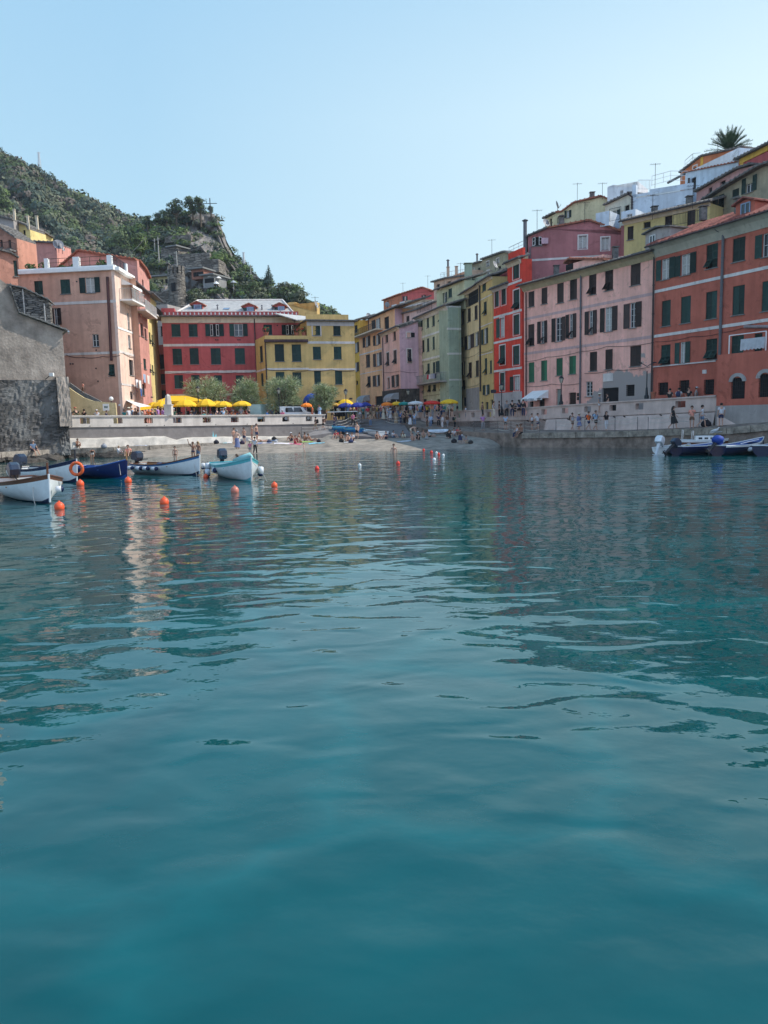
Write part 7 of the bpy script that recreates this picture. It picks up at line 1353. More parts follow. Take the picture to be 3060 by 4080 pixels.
def hm(c): return mat('hair_'+c, HAIRC[c], .7, .2, 20)
def person(p, h, pn, rz, label, top=None, bot=None, hair='dark', hat=None, bag=None, skin=SKIN1, group=None, long=False):
    """p feet (or seat) point, h standing height; top/bot = (garment, colour)"""
    k = h/1.74; t_ = thing('person', p, label, 'person', group, rz=rz, sc=k); t_.scale = (k*1.1,k*1.1,k)
    inst(gm(pn,'body'),'body',t_,mat=skin)
    hs = max(skin is None, 0)
    inst(gm(pn,'longhair' if long else 'hair'),'hair',t_,mat=hm(hair))
    for g in (top, bot):
        if g: inst(gm(pn,g[0]), {'bra':'bikini_top','swim':'swimwear','tank':'tank_top','longshirt':'jacket','longskirt':'skirt'}.get(g[0],g[0]), t_, mat=cm(g[1]))
    if hat: inst(gm(pn,hat[0]),hat[0],t_,mat=cm(hat[1]))
    if bag: inst(gm(pn,'backpack'),'backpack',t_,mat=cm(bag))
    return t_
def pp(px, py, hp, pn, rz, label, *a, Y=None, z=None, dz=0, **k):
    """hp = standing height the figure would have in photo pixels"""
    if Y is None: q = onground(px,py)
    elif z is None: q = atY(px,py,Y)
    else: q = atY(px,py,Y); q.z = z
    if Y is None and 1950 < px < 2860:      # keep walkers clear of the wall foot
        dw = (q-RW.A).dot(RW.n)
        if dw < 1.1: dd = ray(px,py); q = EYE+dd*((RW.A+RW.n*1.1-EYE).dot(RW.n)/dd.dot(RW.n)); q.z = gz(q.x,q.y); hp = hp*1.03
    q = Vector((q.x,q.y,q.z+dz)); h = max(1.0, min(1.86, hp*q.y/3060)); return person(q, h, pn, rz, label, *a, **k)
SH=lambda c:('shirt',c); ST=lambda c:('shorts',c); TR=lambda c:('trousers',c); SW=lambda c:('swim',c); BR=lambda c:('bra',c); TK=lambda c:('tank',c); LS=lambda c:('longshirt',c); SK=lambda c:('skirt',c)
# ledge and rocks
pp(132,1797,82,'ledge',.9,'man in blue grey shirt sitting on the ledge with legs dangling',SH('denim'),ST('navy'),'grey')
pp(309,1786,62,'crouch',.9,'tanned boy in trunks crouching on the edge of the ledge',None,SW('brown'),'dark',skin=SKIN2)
pp(367,1828,68,'bend',.5,'child in black top and white shorts bending in the shallows',TK('black'),ST('white'),'dark',Y=66,z=-.1,skin=SKIN2)
pp(502,1776,70,'recline',-1.4,'woman sunbathing on the ledge leaning back on her arms',BR('tan'),SW('cream'),'dark',skin=SKIN1)
pp(583,1772,69,'walk',1.2,'woman in black dress walking barefoot along the ledge',LS('black'),SK('black'),'dark',long=True,skin=SKIN1)
pp(472,1812,60,'crouch',1.3,'figure in white crouching on the boulder below the ledge',LS('white'),SK('white'),'blond',Y=66,z=.35)
pp(512,1806,84,'sit',.1,'large woman in orange top sitting on a rock in the shallows',SH('salmon'),ST('brown'),'brown',Y=66,z=.25,skin=SKIN1)
pp(699,1834,66,'stand',.1,'woman in a pale bikini standing knee deep in the shallows',BR('brown'),SW('brown'),'dark',Y=64,z=-.35)
pp(771,1826,76,'raise',.1,'woman raising one arm for a selfie in the shallows',BR('orange'),SW('navy'),'brown',Y=63.5,z=-.2,skin=SKIN2)
pp(791,1822,76,'hip',-.5,'woman in shorts leaning on the one taking a selfie',BR('salmon'),ST('denim'),'blond',Y=64,z=-.2,skin=SKIN2,long=True)
# beach left
pp(933,1772,66,'stand2',1.2,'woman in bikini standing leftmost of the three by the towels',BR('salmon'),SW('navy'),'brown')
pp(946,1789,75,'hip',2.8,'bather seen from behind in a patterned blue sarong',None,('longskirt','patterned blue'),'grey',skin=SKIN3)
pp(974,1768,63,'stand2',-.4,'man in long dark trunks looking down beside the towels',None,ST('navy'),'dark')
pp(1005,1757,60,'stand',-1.0,'blond woman in salmon bikini talking to the dark haired man',BR('salmon'),SW('salmon'),'blond')
pp(1024,1758,69,'hip',1.2,'dark haired man in navy trunks standing by the sea wall',None,ST('navy'),'dark')
pp(997,1812,54,'stand',3.0,'child in pink shirt at the waterline',SH('pink'),ST('grey'),'blond')
pp(1017,1811,70,'walk2',2.9,'person in white shirt and dark trousers at the waterline',SH('white'),TR('black'),'dark')
pp(950,1864,90,'sit',-1.3,'long haired woman bathing behind the turquoise boat',None,SW('tan'),'brown',Y=54,z=-.12,long=True)
pp(1212,1810,44,'walk2',1.5,'toddler wading in the shallows',None,SW('blue'),'blond',Y=69,z=-.1,skin=SKIN3)
pp(1160,1870,66,'stand',.5,'swimmer with only the head above water',None,SW('navy'),'dark',Y=68,z=-1.5)
pp(1046,1760,60,'lie',-1.0,'sunbather lying on her back near the sea wall',BR('white'),SW('white'),'brown')
pp(1162,1757,66,'sit',-.4,'man with white cap sitting on the sand',None,ST('navy'),'dark',hat=('cap','white'),skin=SKIN2)
pp(1176,1768,62,'sit',.6,'woman in red sitting on the pink towel',TK('red'),SK('red'),'brown')
pp(1183,1752,58,'recline',-1.3,'sunbather leaning back behind the woman in red',BR('salmon'),SW('teal'),'brown')
pp(1212,1757,66,'sit',1.3,'tanned man sitting sideways on the sand by the rope fence',None,SW('black'),'dark',skin=SKIN2)
pp(1240,1758,62,'recline',1.4,'sunbather with raised knee right of the man by the fence',BR('orange'),SW('orange'),'brown',skin=SKIN2)
pp(1341,1748,66,'sit',-.3,'man in red shirt sitting before the blue boat cover',SH('red'),ST('grey'),'dark')
pp(1357,1752,62,'sit',.4,'tanned woman sitting by the blue boat cover',BR('brown'),SW('brown'),'brown',skin=SKIN2)
pp(1383,1759,64,'sit',.2,'sitting bather with white cap before the blue covered boat',BR('white'),SW('black'),'dark',hat=('cap','white'))
pp(1404,1758,66,'sit',-.2,'person in white shirt sitting with a dark bag',SH('white'),ST('navy'),'brown')
pp(1424,1749,66,'hip',-.8,'bare chested man in black shorts standing by the rowing boat',None,ST('black'),'brown',skin=SKIN3)
# ramps
pp(1259,1722,60,'walk',-1.2,'walker with big black backpack lowest on the beach ramp',SH('black'),ST('tan'),'dark',bag='black')
pp(1289,1716,56,'walk2',-1.2,'walker in dark red shirt and black shorts on the beach ramp',SH('brown'),ST('black'),'dark',bag='brown')
pp(1333,1706,52,'walk2',-1.4,'walker in navy higher up on the beach ramp',SH('navy'),TR('navy'),'dark',bag='navy')
pp(1407,1700,55,'walk',2.6,'woman in a pink jacket stepping down to the ramp',LS('pink'),TR('black'),'dark')
pp(1476,1700,52,'stand2',.8,'man in tan shirt and jeans standing on the slipway beams',SH('tan'),TR('denim'),'dark')
# shaded beach
for (px,py,hp,po,rz,lb_,t,bt,kw) in ((1501,1752,64,'sit',.6,'woman in black swimsuit sitting before the rowing boat',TK('black'),SW('black'),{}),
 (1540,1749,58,'sit',-.7,'dark clothed sitter just right of the rowing boat',SH('navy'),ST('navy'),{}),(1566,1745,56,'sit',.8,'sitter in white shirt on the slipway foot',SH('white'),ST('denim'),{}),
 (1604,1745,56,'sit',.3,'sitter in cream trousers left of the bending man',SH('brown'),TR('cream'),{}),(1638,1740,60,'bend',1.4,'bather in pale shorts bending over a bag',None,ST('cream'),{'skin':SKIN3}),
 (1643,1756,58,'sit',.2,'bare backed bather sitting in the shade with legs crossed',None,SW('brown'),{'skin':SKIN1}),(1667,1752,64,'sit',-.3,'sitter in black with white cap in the shade',SH('black'),ST('black'),{'hat':('cap','white')}),
 (1686,1744,60,'sit',.2,'bather sitting left of the paddle board',None,ST('tan'),{}),(1712,1741,56,'recline',.9,'sitter in dark shorts leaning under the paddle board',BR('black'),ST('black'),{}),
 (1695,1722,54,'stand2',.2,'standing person in long green dress',LS('green'),SK('green'),{}),(1791,1745,62,'sit',-.4,'sitter in black clothes left of the red one',SH('black'),TR('black'),{}),
 (1808,1738,58,'sit',.1,'sitter in white shirt behind the one in black',SH('white'),ST('grey'),{}),(1826,1732,62,'sit',.2,'person in a bright red top sitting higher up',SH('red'),ST('brown'),{}),
 (1833,1768,58,'stand2',0,'person in patterned dark dress standing before the sitters',LS('brown'),SK('navy'),{}),(1835,1750,56,'sit',.3,'sitter in white behind the one in the dark dress',SH('white'),TR('grey'),{}),(1859,1766,58,'sit',-.6,'sitter in grey beside a dark bag near the water',SH('grey'),ST('cream'),{}),
 (1878,1730,66,'sit',.5,'man in white shirt sitting on the path kerb',SH('white'),ST('brown'),{}),(1946,1732,72,'sit',-.5,'man with white cap and dark vest sitting on the kerb',SH('navy'),TR('cream'),{'hat':('cap','white')}),
 (1915,1732,62,'stand2',.2,'woman in long teal skirt by the kerb',SH('purple'),('longskirt','teal'),{}),(1928,1731,56,'stand',-.3,'girl standing between the teal skirt and the capped man',SH('pink'),TR('teal'),{}),
 (1924,1716,66,'stand2',.4,'person in purple top behind the woman in teal',SH('purple'),TR('grey'),{}),(2015,1714,62,'stand',2.8,'boy in blue striped shirt leaning on the rope fence',SH('light blue'),ST('black'),{})):
    pp(px,py,hp,po,rz,lb_,t,bt,**kw)
pp(1570,1840,78,'stand',.1,'woman in black bikini standing waist deep in the water',BR('black'),SW('black'),'dark',Y=66,z=-.95)
pp(2077,1728,76,'ledge',-.9,'tanned man sitting on the end of the quay',None,ST('black'),'brown',skin=SKIN2,Y=69.8)
pp(2062,1729,70,'ledge',-.7,'woman in a white vest sitting beside the tanned man on the quay end',TK('white'),TR('navy'),'dark',Y=70.3)
# quay walkers
for (px,py,hp,po,rz,lb_,t,bt,kw) in ((2119,1713,63,'walk2',.5,'walker in white vest and black shorts leftmost on the quay',TK('white'),ST('black'),{}),
 (2142,1716,68,'walk',.6,'walker in white shirt and navy shorts carrying a bag',SH('white'),ST('navy'),{}),(2280,1713,67,'walk2',.7,'man with dark rucksack, white vest and brown shorts',TK('white'),ST('brown'),{'bag':'black'}),
 (2307,1713,66,'walk2',.6,'woman in patterned dress with a sun hat on the quay',LS('patterned blue'),SK('patterned blue'),{'hat':('hat','cream')}),(2345,1712,72,'walk',.7,'man in bright orange shirt and navy shorts',SH('orange'),ST('navy'),{'bag':'navy'}),
 (2373,1712,76,'walk',.5,'man in pale blue shirt and black shorts next to the orange shirt',SH('light blue'),ST('black'),{'bag':'navy'}),(2415,1711,73,'walk2',.3,'woman in dark top and white trousers on the quay',SH('black'),TR('white'),{'long':True}),
 (2682,1711,91,'walk',1.1,'woman in black dress striding along the quay',SH('black'),SK('black'),{'long':True}),(2756,1707,88,'stand2',-.6,'girl in rust orange top and shorts near the end of the quay',SH('salmon'),ST('brown'),{}),
 (2796,1705,89,'walk',1.4,'man in white shirt and denim shorts with a crossed strap',SH('white'),ST('denim'),{}),(2872,1700,92,'stand',3.1,'man in white T shirt seen from behind before the orange wall',SH('white'),ST('navy'),{})):
    pp(px,py,hp,po,rz,lb_,t,bt,**kw)
# path crowd
i_ = 0
for (px,py,t,bt,kw,lb_) in ((1528,1674,LS('cream'),('longskirt','cream'),{},'woman in long cream dress at the top of the roped path'),(1548,1676,SH('light blue'),ST('white'),{},'person in pale blue shirt and white shorts on the roped path'),(1557,1680,SH('white'),SK('white'),{'hat':('hat','white')},'woman in white with white hat on the roped path'),
 (1578,1688,LS('tan'),('longskirt','tan'),{},'woman in long tan dress on the roped path'),(1597,1690,SH('blue'),TR('navy'),{'hat':('cap','light blue')},'man in blue shirt and cap on the roped path'),(1612,1691,SH('black'),TR('black'),{},'person all in black on the roped path'),(1622,1690,SH('tan'),TR('brown'),{},'person in tan and brown on the roped path'),
 (1634,1695,SH('navy'),('longskirt','white'),{},'woman in navy top and wide white skirt on the roped path'),(1652,1696,SH('light blue'),TR('denim'),{},'person in light blue leaning forward on the roped path'),(1702,1702,SH('black'),TR('brown'),{},'tall dark clothed man past the bend of the roped path'),(1717,1704,LS('light blue'),TR('denim'),{},'woman in jeans and pale jacket past the bend'),
 (1724,1694,SH('white'),TR('black'),{},'person in white and black behind the woman in jeans'),(1748,1700,SH('navy'),TR('black'),{'hat':('cap','white')},'man in navy with white cap on the path'),(1763,1706,LS('white'),TR('white'),{},'person dressed all in white on the path'),(1783,1703,SH('brown'),TR('grey'),{'bag':'brown'},'person in brown with a rucksack on the path'),(1812,1706,SH('green'),TR('black'),{'bag':'black'},'person in dark green with rucksack near the shaded wall')):
    i_ += 1; pp(px,py,52,('stand','stand2','hip','walk2')[i_%4],(i_*1.7)%6.28,lb_,t,bt,('dark','brown','blond')[i_%3],group='people on the roped path',**kw)
# dense crowds
combos = [(a,b) for a in CLO for b in ('black','denim','navy','tan','white','grey','cream','brown','green')]; random.Random(4).shuffle(combos); ci = [0]
def crowd(n, x0, x1, Y0, Y1, z, where, group, sit=0, seed=1, y=1650, dark=False):
    rr = random.Random(seed)
    for k in range(n):
        a, b = combos[ci[0]]; ci[0] += 1
        px = x0+(x1-x0)*(k+.5+rr.uniform(-.35,.35))/n; Y = rr.uniform(Y0,Y1); q = atY(px,y,Y); q.z = z; st_ = rr.random() < sit
        person(Vector((q.x,q.y,z+(.45 if st_ else 0))), rr.uniform(1.58,1.84), 'ledge' if st_ else rr.choice(('stand','stand2','hip','walk2')), rr.uniform(0,6.28), f'person in {a} top and {b} {"trousers" if k%2 else "shorts"} {where}', SH(a) if k%3 else LS(a), TR(b) if k%2 else ST(b), rr.choice(('dark','brown','blond','grey')), hat=('cap',rr.choice(('white','navy','red'))) if rr.random() < .18 else None, bag='black' if rr.random() < .2 else None, skin=rr.choice((SKIN1,SKIN2,SKIN3)), group=group)
crowd(44,1390,1570,92,97,PZ,'in the crowd above the slipway','crowd at the head of the slipway',seed=2)
crowd(20,1480,1760,97.5,103,PZ,'behind the multicoloured parasols','crowd behind the coloured parasols',seed=3)
crowd(16,1560,1830,88,91.5,PZ,'standing under the multicoloured parasols','people under the coloured parasols',seed=8)
crowd(30,690,1000,84,91,PZ,'under the yellow parasols','guests under the yellow parasols',sit=.7,seed=4)
crowd(9,1000,1150,86.5,91,PZ,'standing near the parked van','people near the parked van',sit=.2,seed=5)
crowd(9,1170,1390,88,92,PZ,'between pickup and ochre corner','people near the pickup',sit=.3,seed=6)
crowd(14,545,700,80,86,PZ,'near the sunlit lane','people at the mouth of the lane',seed=7)
for (px,Y,t,bt,hp,lb_,kw) in ((282,74,SH('black'),TR('black'),1.75,'man in black leftmost behind the sea wall',{}),(302,73.6,SH('black'),TR('black'),1.85,'tall man in black with a red cap',{'hat':('cap','red')}),(336,75,SH('black'),TR('grey'),1.68,'young man in black right of the small palm',{}),(386,75,SH('white'),TR('cream'),1.6,'woman in white before the yellow stair wall',{'hat':('cap','white')}),(424,75,SH('navy'),TR('navy'),1.5,'person in navy before the picture panel',{}),(437,76,SH('teal'),TR('navy'),1.72,'person in teal right of the picture panel',{}),(449,76,SH('brown'),TR('black'),1.68,'long haired person at the right end of the yellow wall',{'long':True}),(495,77,SH('teal'),TR('cream'),1.6,'person in teal beside the man in white hat',{}),(513,77,SH('white'),TR('white'),1.78,'man in white with straw hat at the lane mouth',{'hat':('hat','cream')}),(524,78,SH('light blue'),TR('white'),1.84,'person in pale blue with white hat behind the man in white',{'hat':('cap','white')}),(540,78,SH('brown'),TR('tan'),1.7,'tanned person in brown below the white awning',{}),(630,79.5,SH('purple'),TR('grey'),1.86,'man in purple shirt left of the obelisk',{}),(982,86,TK('red'),SK('red'),1.6,'woman in a red dress right of the yellow parasols',{}),(1245,88,SH('orange'),TR('orange'),1.75,'person in orange beside the orange parasol',{}),(1273,88,LS('light blue'),('longskirt','light blue'),1.78,'woman in long pale blue under the teal parasol',{})):
    q = atY(px,1650,Y); person(Vector((q.x,q.y,PZ)), hp, ('stand','stand2','hip')[px%3], (px*.7)%6.28, lb_, t, bt, ('dark','brown','blond')[px%3], group='people behind the sunny sea wall', **kw)
pp(332,1568,44,'walk2',-.8,'person in pink climbing the outside stair',SH('salmon'),TR('brown'),'dark',Y=77.8,z=atY(332,1568,77.8).z)
for (px,Y,t,bt,lb_,kw) in ((1855,88,SH('white'),TR('grey'),'man in white shirt by the pale yellow house door',{}),(1922,84,SH('brown'),TR('black'),'dim figure before the ochre house door',{}),(1967,82,TK('white'),TR('cream'),'woman in white vest before the red house',{}),(1989,81.5,SH('black'),TR('black'),'man in black before the arched door of the red house',{}),(2019,81,LS('grey'),TR('black'),'person in grey beside the lamp of the red house',{}),(2041,79.5,SH('black'),TR('navy'),'man in dark cap leaning at the parapet',{'hat':('cap','navy')}),(2053,79.2,SH('black'),ST('black'),'person in black sitting low at the parapet',{}),(2068,79,SH('navy'),ST('black'),'long haired person at the parapet corner',{'long':True}),(2085,78.5,LS('black'),TR('navy'),'person with bag at the parapet under the awning edge',{}),(2388,70.3,SH('grey'),ST('white'),'person with a straw hat before the shop front',{'hat':('hat','cream')}),(2420,70,SH('black'),TR('black'),'man in black in the shop doorway',{'hat':('cap','black')}),(2668,64.6,SH('black'),TR('black'),'woman in black behind the parapet of the orange house',{}),(2704,64,SH('white'),ST('tan'),'man in white shirt with a navy rucksack on the promenade',{'bag':'navy'}),(2744,63.5,SH('black'),TR('black'),'person in black right of the navy rucksack',{}),(2774,63,SH('grey'),TR('grey'),'person with white cap at the right end of the promenade',{'hat':('cap','white')})):
    q = atY(px,1600,Y); s_ = (q-RW.A).dot(RW.t); person(Vector((q.x,q.y,RWt(s_)-.93)), 1.72 if 'low' not in lb_ else 1.4, ('stand','stand2','hip')[px%3], (px*.7)%6.28, lb_, t, bt, ('dark','brown')[px%2], group='people on the promenade', **kw)
# ================= beach things =================
def towel(px,py,w_,l,rz,c,label,c2=None):
    q = onground(px,py); b = MB(); n = 8
    for i in range(n+1):
        for j in range(n+1): x = (i/n-.5)*w_; y = (j/n-.5)*l; r = Matrix.Rotation(rz,3,'Z')@Vector((x,y,0)); z = gz(q.x+r.x,q.y+r.y)-q.z+.03+.012*math.sin(i*2+j); b.v.append((r.x,r.y,z))
    for i in range(n):
        for j in range(n): a = i*(n+1)+j; b.f.append((a,a+n+1,a+n+2,a+1)); b.m.append((i//2)%2 if c2 else 0)
    o = b.build('beach_towel', [mat('towel_'+str(c),c,.95,.1,9)]+([mat('towel_'+str(c2),c2,.95)] if c2 else []), None, True, loc=q); return tag(o, label, 'towel', 'towels on the beach')
towel(885,1766,2.0,1.0,.1,(.15,.4,.45),'turquoise towel farthest left on the sand',(.6,.6,.6)); towel(1130,1767,1.9,1.3,.1,(.75,.7,.72),'large white towel on the sand'); towel(1175,1770,1.3,1.0,-.1,(.7,.15,.25),'pink towel under the woman in red'); towel(1262,1766,1.6,.9,.2,(.2,.5,.6),'light blue towel right of the white one'); towel(1046,1766,2.0,1.0,-.1,(.55,.5,.5),'pale towel under the lying sunbather',(.2,.25,.4)); towel(1085,1757,1.2,.9,.3,(.08,.12,.2),'dark blue towel near the sea wall'); towel(1215,1761,1.7,.8,0,(.3,.45,.12),'green towel under the seated man by the fence'); towel(1612,1759,1.5,.8,.1,(.5,.5,.52),'grey white towel in the shade'); towel(560,1776,1.3,.7,.1,(.5,.55,.65),'pale blue towel on the ledge'); towel(1395,1762,1.2,.7,.1,(.6,.58,.55),'cream towel below the white capped bather')
def bag(px,py,r,c,label,Y=None):
    q = onground(px,py); t_ = thing('bag', q, label, 'bag', 'bags left on the beach'); b = MB(); b.lathe([(r*.7,0),(r,r*.3),(r*.9,r*.8),(r*.4,r*1.25)],(0,0,0),9,sy=.7); b.build('pouch', mat('bag_'+str(c),c,.8,.2,8), t_, True, loc=(0,0,0)); b = MB(); b.tube([(-r*.3,0,r*1.1),(-r*.15,0,r*1.5),(r*.15,0,r*1.5),(r*.3,0,r*1.1)],.02,5); b.build('strap', mat('bag_'+str(c),c), t_, loc=(0,0,0))
for px,py,r,c,l in ((415,1785,.3,(.3,.32,.36),'grey and white rucksack standing on the ledge'),(862,1768,.3,(.02,.02,.03),'black bag left of the turquoise towel'),(965,1770,.28,(.03,.02,.05),'dark bag at the feet of the man in long trunks'),(1072,1764,.25,(.05,.06,.1),'navy bag by the lying sunbather'),(1092,1753,.28,(.02,.02,.02),'black bag nearest the sea wall'),(1100,1763,.2,(.5,.5,.5),'white bag right of the navy one'),(1196,1764,.22,(.2,.12,.05),'brown bag behind the pink towel'),(1270,1762,.24,(.02,.02,.03),'black bag on the light blue towel'),(1360,1761,.26,(.02,.02,.02),'black bag beside the red shirted man'),(1398,1764,.27,(.03,.04,.1),'navy bag before the sitter in white'),(1809,1764,.3,(.02,.02,.025),'black rucksack alone on the shaded sand'),(1875,1768,.25,(.03,.03,.03),'dark bag beside the grey sitter'),(1700,1750,.22,(.3,.3,.3),'grey bag under the paddle board'),(2813,1700,.42,(.02,.02,.03),'dark bulky bag hanging beside the denim shorts')): bag(px,py,r,c,l)
# paddle board
q = atY(1745,1722,80); pb2 = thing('paddle_board', Vector((q.x,q.y,gz(q.x,q.y)+.35)), 'white paddle board lying on the shaded beach', 'paddle board', rz=.05, sc=.66); b_ = MB(); pr = [(-1.65,0),(-1.5,.25),(-1.0,.38),(0,.42),(1.0,.38),(1.45,.25),(1.7,0)]; o_ = [(x,y) for x,y in pr]+[(x,-y) for x,y in pr[-2:0:-1]]; b_.poly_ext([(x,y*.9,.06+.12*(x/1.7)**2+y*.45) for x,y in o_],(0,0,.11)); b_.build('board', mat('board_white',(.6,.64,.68),.4), pb2, loc=(0,0,0)); b_ = MB(); b_.bar((-1.2,-.2,.1),(1.0,-.32,.12),.05); b_.build('paddle', K_SH, pb2, loc=(0,0,0)); b_ = MB(); b_.box((0,0,-.18),(1.0,.4,.3)); b_.build('support', CONCD, pb2, loc=(0,0,0))
fl_ = thing('rescue_float', onground(2086,1728)+Vector((0,0,.95)), 'red float hanging on the rope fence at the quay end', 'float'); b_ = MB(); b_.tube([(-.3,0,-.5),(0,0,0),(.1,0,.35),(.15,0,.5)],[.06,.14,.16,.05],8); b_.build('body', mat('float_red',(.6,.04,.03),.5), fl_, True, loc=(0,0,0))
cone = thing('pot', atY(2603,1590,66), 'small terracotta pot at the joint of the pink and orange houses', 'pot'); b_ = MB(); b_.lathe([(.16,0),(.22,.5),(.26,.5),(.26,.6)],(0,0,0),10); b_.build('pot_body', SIGNR, cone, loc=(0,0,0))
pl = thing('agave_plant', LW.P(LW.s(322,1650),PZ,-1.2), 'small spiky palm plant behind the sea wall', 'plant'); b_ = MB(); rr = random.Random(9)
for k in range(26): a = rr.uniform(0,6.28); e = rr.uniform(.3,1.2); d = Vector((math.cos(a)*math.cos(e),math.sin(a)*math.cos(e),math.sin(e))); b_.add([d.cross(Vector((0,0,1))).normalized()*.05,-d.cross(Vector((0,0,1))).normalized()*.05,d*.8+Vector((0,0,.0))],[(0,1,2)])
b_.v = [(x,y,z+.75) for x,y,z in b_.v]; b_.build('foliage', GL, pl, loc=(0,0,0)); b_ = MB(); b_.lathe([(.25,0),(.3,.75)],(0,0,0),8); b_.build('pot', SIGNR, pl, loc=(0,0,0))
# ================= vehicles =================
def vehicle(px, Y, rz, L, Wd, prof, label, cat, paint, name):
    q = atY(px,1650,Y); t_ = thing(name, (q.x,q.y,PZ), label, cat, rz=rz); b = MB(); n = len(prof); vs = []
    for s,k in ((-1,1),(1,1)):
        for x,z,ins in prof: vs.append((x, s*(Wd/2-ins), z))
    b.add(vs, [tuple(range(n)), tuple(range(n,2*n))[::-1]]+[(i,i+n,(i+1)%n+n,(i+1)%n) for i in range(n)]); b.build('body', paint, t_, loc=(0,0,0))
    for x in (-L*.32, L*.32):
        for s in (-1,1): b = MB(); b.tube([(x,s*(Wd/2-.16),.32),(x,s*(Wd/2+.02),.32)],.32,14); wh = b.build('wheel', mat('tyre',(.02,.02,.02),.8), t_, loc=(0,0,0)); b = MB(); b.tube([(x,s*(Wd/2+.02),.32),(x,s*(Wd/2+.035),.32)],.17,10); b.build('rim', STEEL, wh, loc=(0,0,0))
    return t_
paintw = mat('vehicle_white',(.7,.7,.68),.3,.03,2,coat=.4)
v1 = vehicle(1040,89.5,1.35,4.2,1.7,[(-2.1,.35,0),(2.1,.35,0),(2.15,.9,0),(1.75,1.15,.02),(1.35,1.95,.15),(-2.0,2.0,.12),(-2.1,1.1,0)],'pale green and white van facing the sea by the tamarisks','van',mat('van_green',(.35,.5,.48),.35,.05,2,coat=.4),'van')
b_ = MB(); b_.add([(1.70,-.7,1.22),(1.70,.7,1.22),(1.40,.62,1.86),(1.40,-.62,1.86)],[(0,1,2,3)]); b_.v = [(x+.06,y,z) for x,y,z in b_.v]; b_.build('windscreen', GLASS, v1, loc=(0,0,0))
for s in (-1,1): b_ = MB(); b_.box((2.14,s*.6,.75),(.06,.22,.16)); b_.build('headlight', GLASS, v1, loc=(0,0,0))
b_ = MB(); b_.box((1.45,0,2.03),(.9,1.5,.08)); b_.build('roof_hood', WT, v1, loc=(0,0,0))
v2 = vehicle(1183,88.8,.15,4.0,1.65,[(-2.0,.4,0),(2.0,.4,0),(2.0,.9,0),(1.1,1.05,0),(.6,1.65,.15),(-1.95,1.7,.12),(-2.0,1.0,0)],'white off road car parked beside the orange parasol','car',paintw,'parked_car')
b_ = MB(); b_.add([(1.12,-.62,1.12),(1.12,.62,1.12),(.72,.55,1.6),(.72,-.55,1.6)],[(0,1,2,3)]); b_.build('windscreen', GLASS, v2, loc=(0,0,0))
for x0,x1 in ((.55,-.35),(-.45,-1.2)): b_ = MB(); b_.add([(x0+.1,-.815,1.05),(x1,-.815,1.05),(x1,-.725,1.55),(x0-.15,-.725,1.55)],[(0,1,2,3)]); b_.v = [(x,y-.01,z) for x,y,z in b_.v]; b_.build('side_window', GLASS, v2, loc=(0,0,0))
b_ = MB(); b_.box((-.3,0,1.78),(1.6,1.3,.05)); b_.build('roof_rack', K_SH, v2, loc=(0,0,0))
for s in (-1,1): b_ = MB(); b_.box((2.0,s*.58,.78),(.05,.24,.18)); b_.build('headlight', GLASS, v2, loc=(0,0,0))
q = atY(1365,1648,89); tb_ = thing('white_table', (q.x,q.y,PZ), 'white boat or table top resting at the corner of the square', 'table'); b_ = MB(); b_.box((0,0,.95),(3.4,1.2,.08)); b_.build('top', WT, tb_, loc=(0,0,0)); b_ = MB(); [b_.tube([(x,0,0),(x,0,.9)],.05,6) for x in (0,)]; b_.build('leg', METAL, tb_, loc=(0,0,0))
# cafe tables below the yellow parasols
tb0 = None
for i,px in enumerate((700,735,770,805,840,875,910,945,980)):
    q = atY(px,1650,84.5+(i%3)*1.6); loc = Vector((q.x,q.y,PZ)); lb_ = ['round cafe table farthest left under the yellow parasols','second cafe table from the left','third cafe table from the left beside the lamp','fourth cafe table from the left','fifth cafe table, in the middle of the row','sixth cafe table from the left','seventh cafe table from the left','eighth cafe table, second from the right','rightmost cafe table by the van'][i]
    if tb0 is None:
        tb0 = thing('cafe_table', loc, lb_, 'table', 'cafe tables under the yellow parasols'); b_ = MB(); b_.lathe([(.45,.72),(.45,.75)],(0,0,0),12); b_.build('table_top', WOODW, tb0, loc=(0,0,0)); b_ = MB(); b_.lathe([(.25,0),(.04,.05),(.04,.72)],(0,0,0),8); b_.build('pedestal', METAL, tb0, loc=(0,0,0))
    else: c = dup(tb0); c.location = loc; c['label'] = lb_
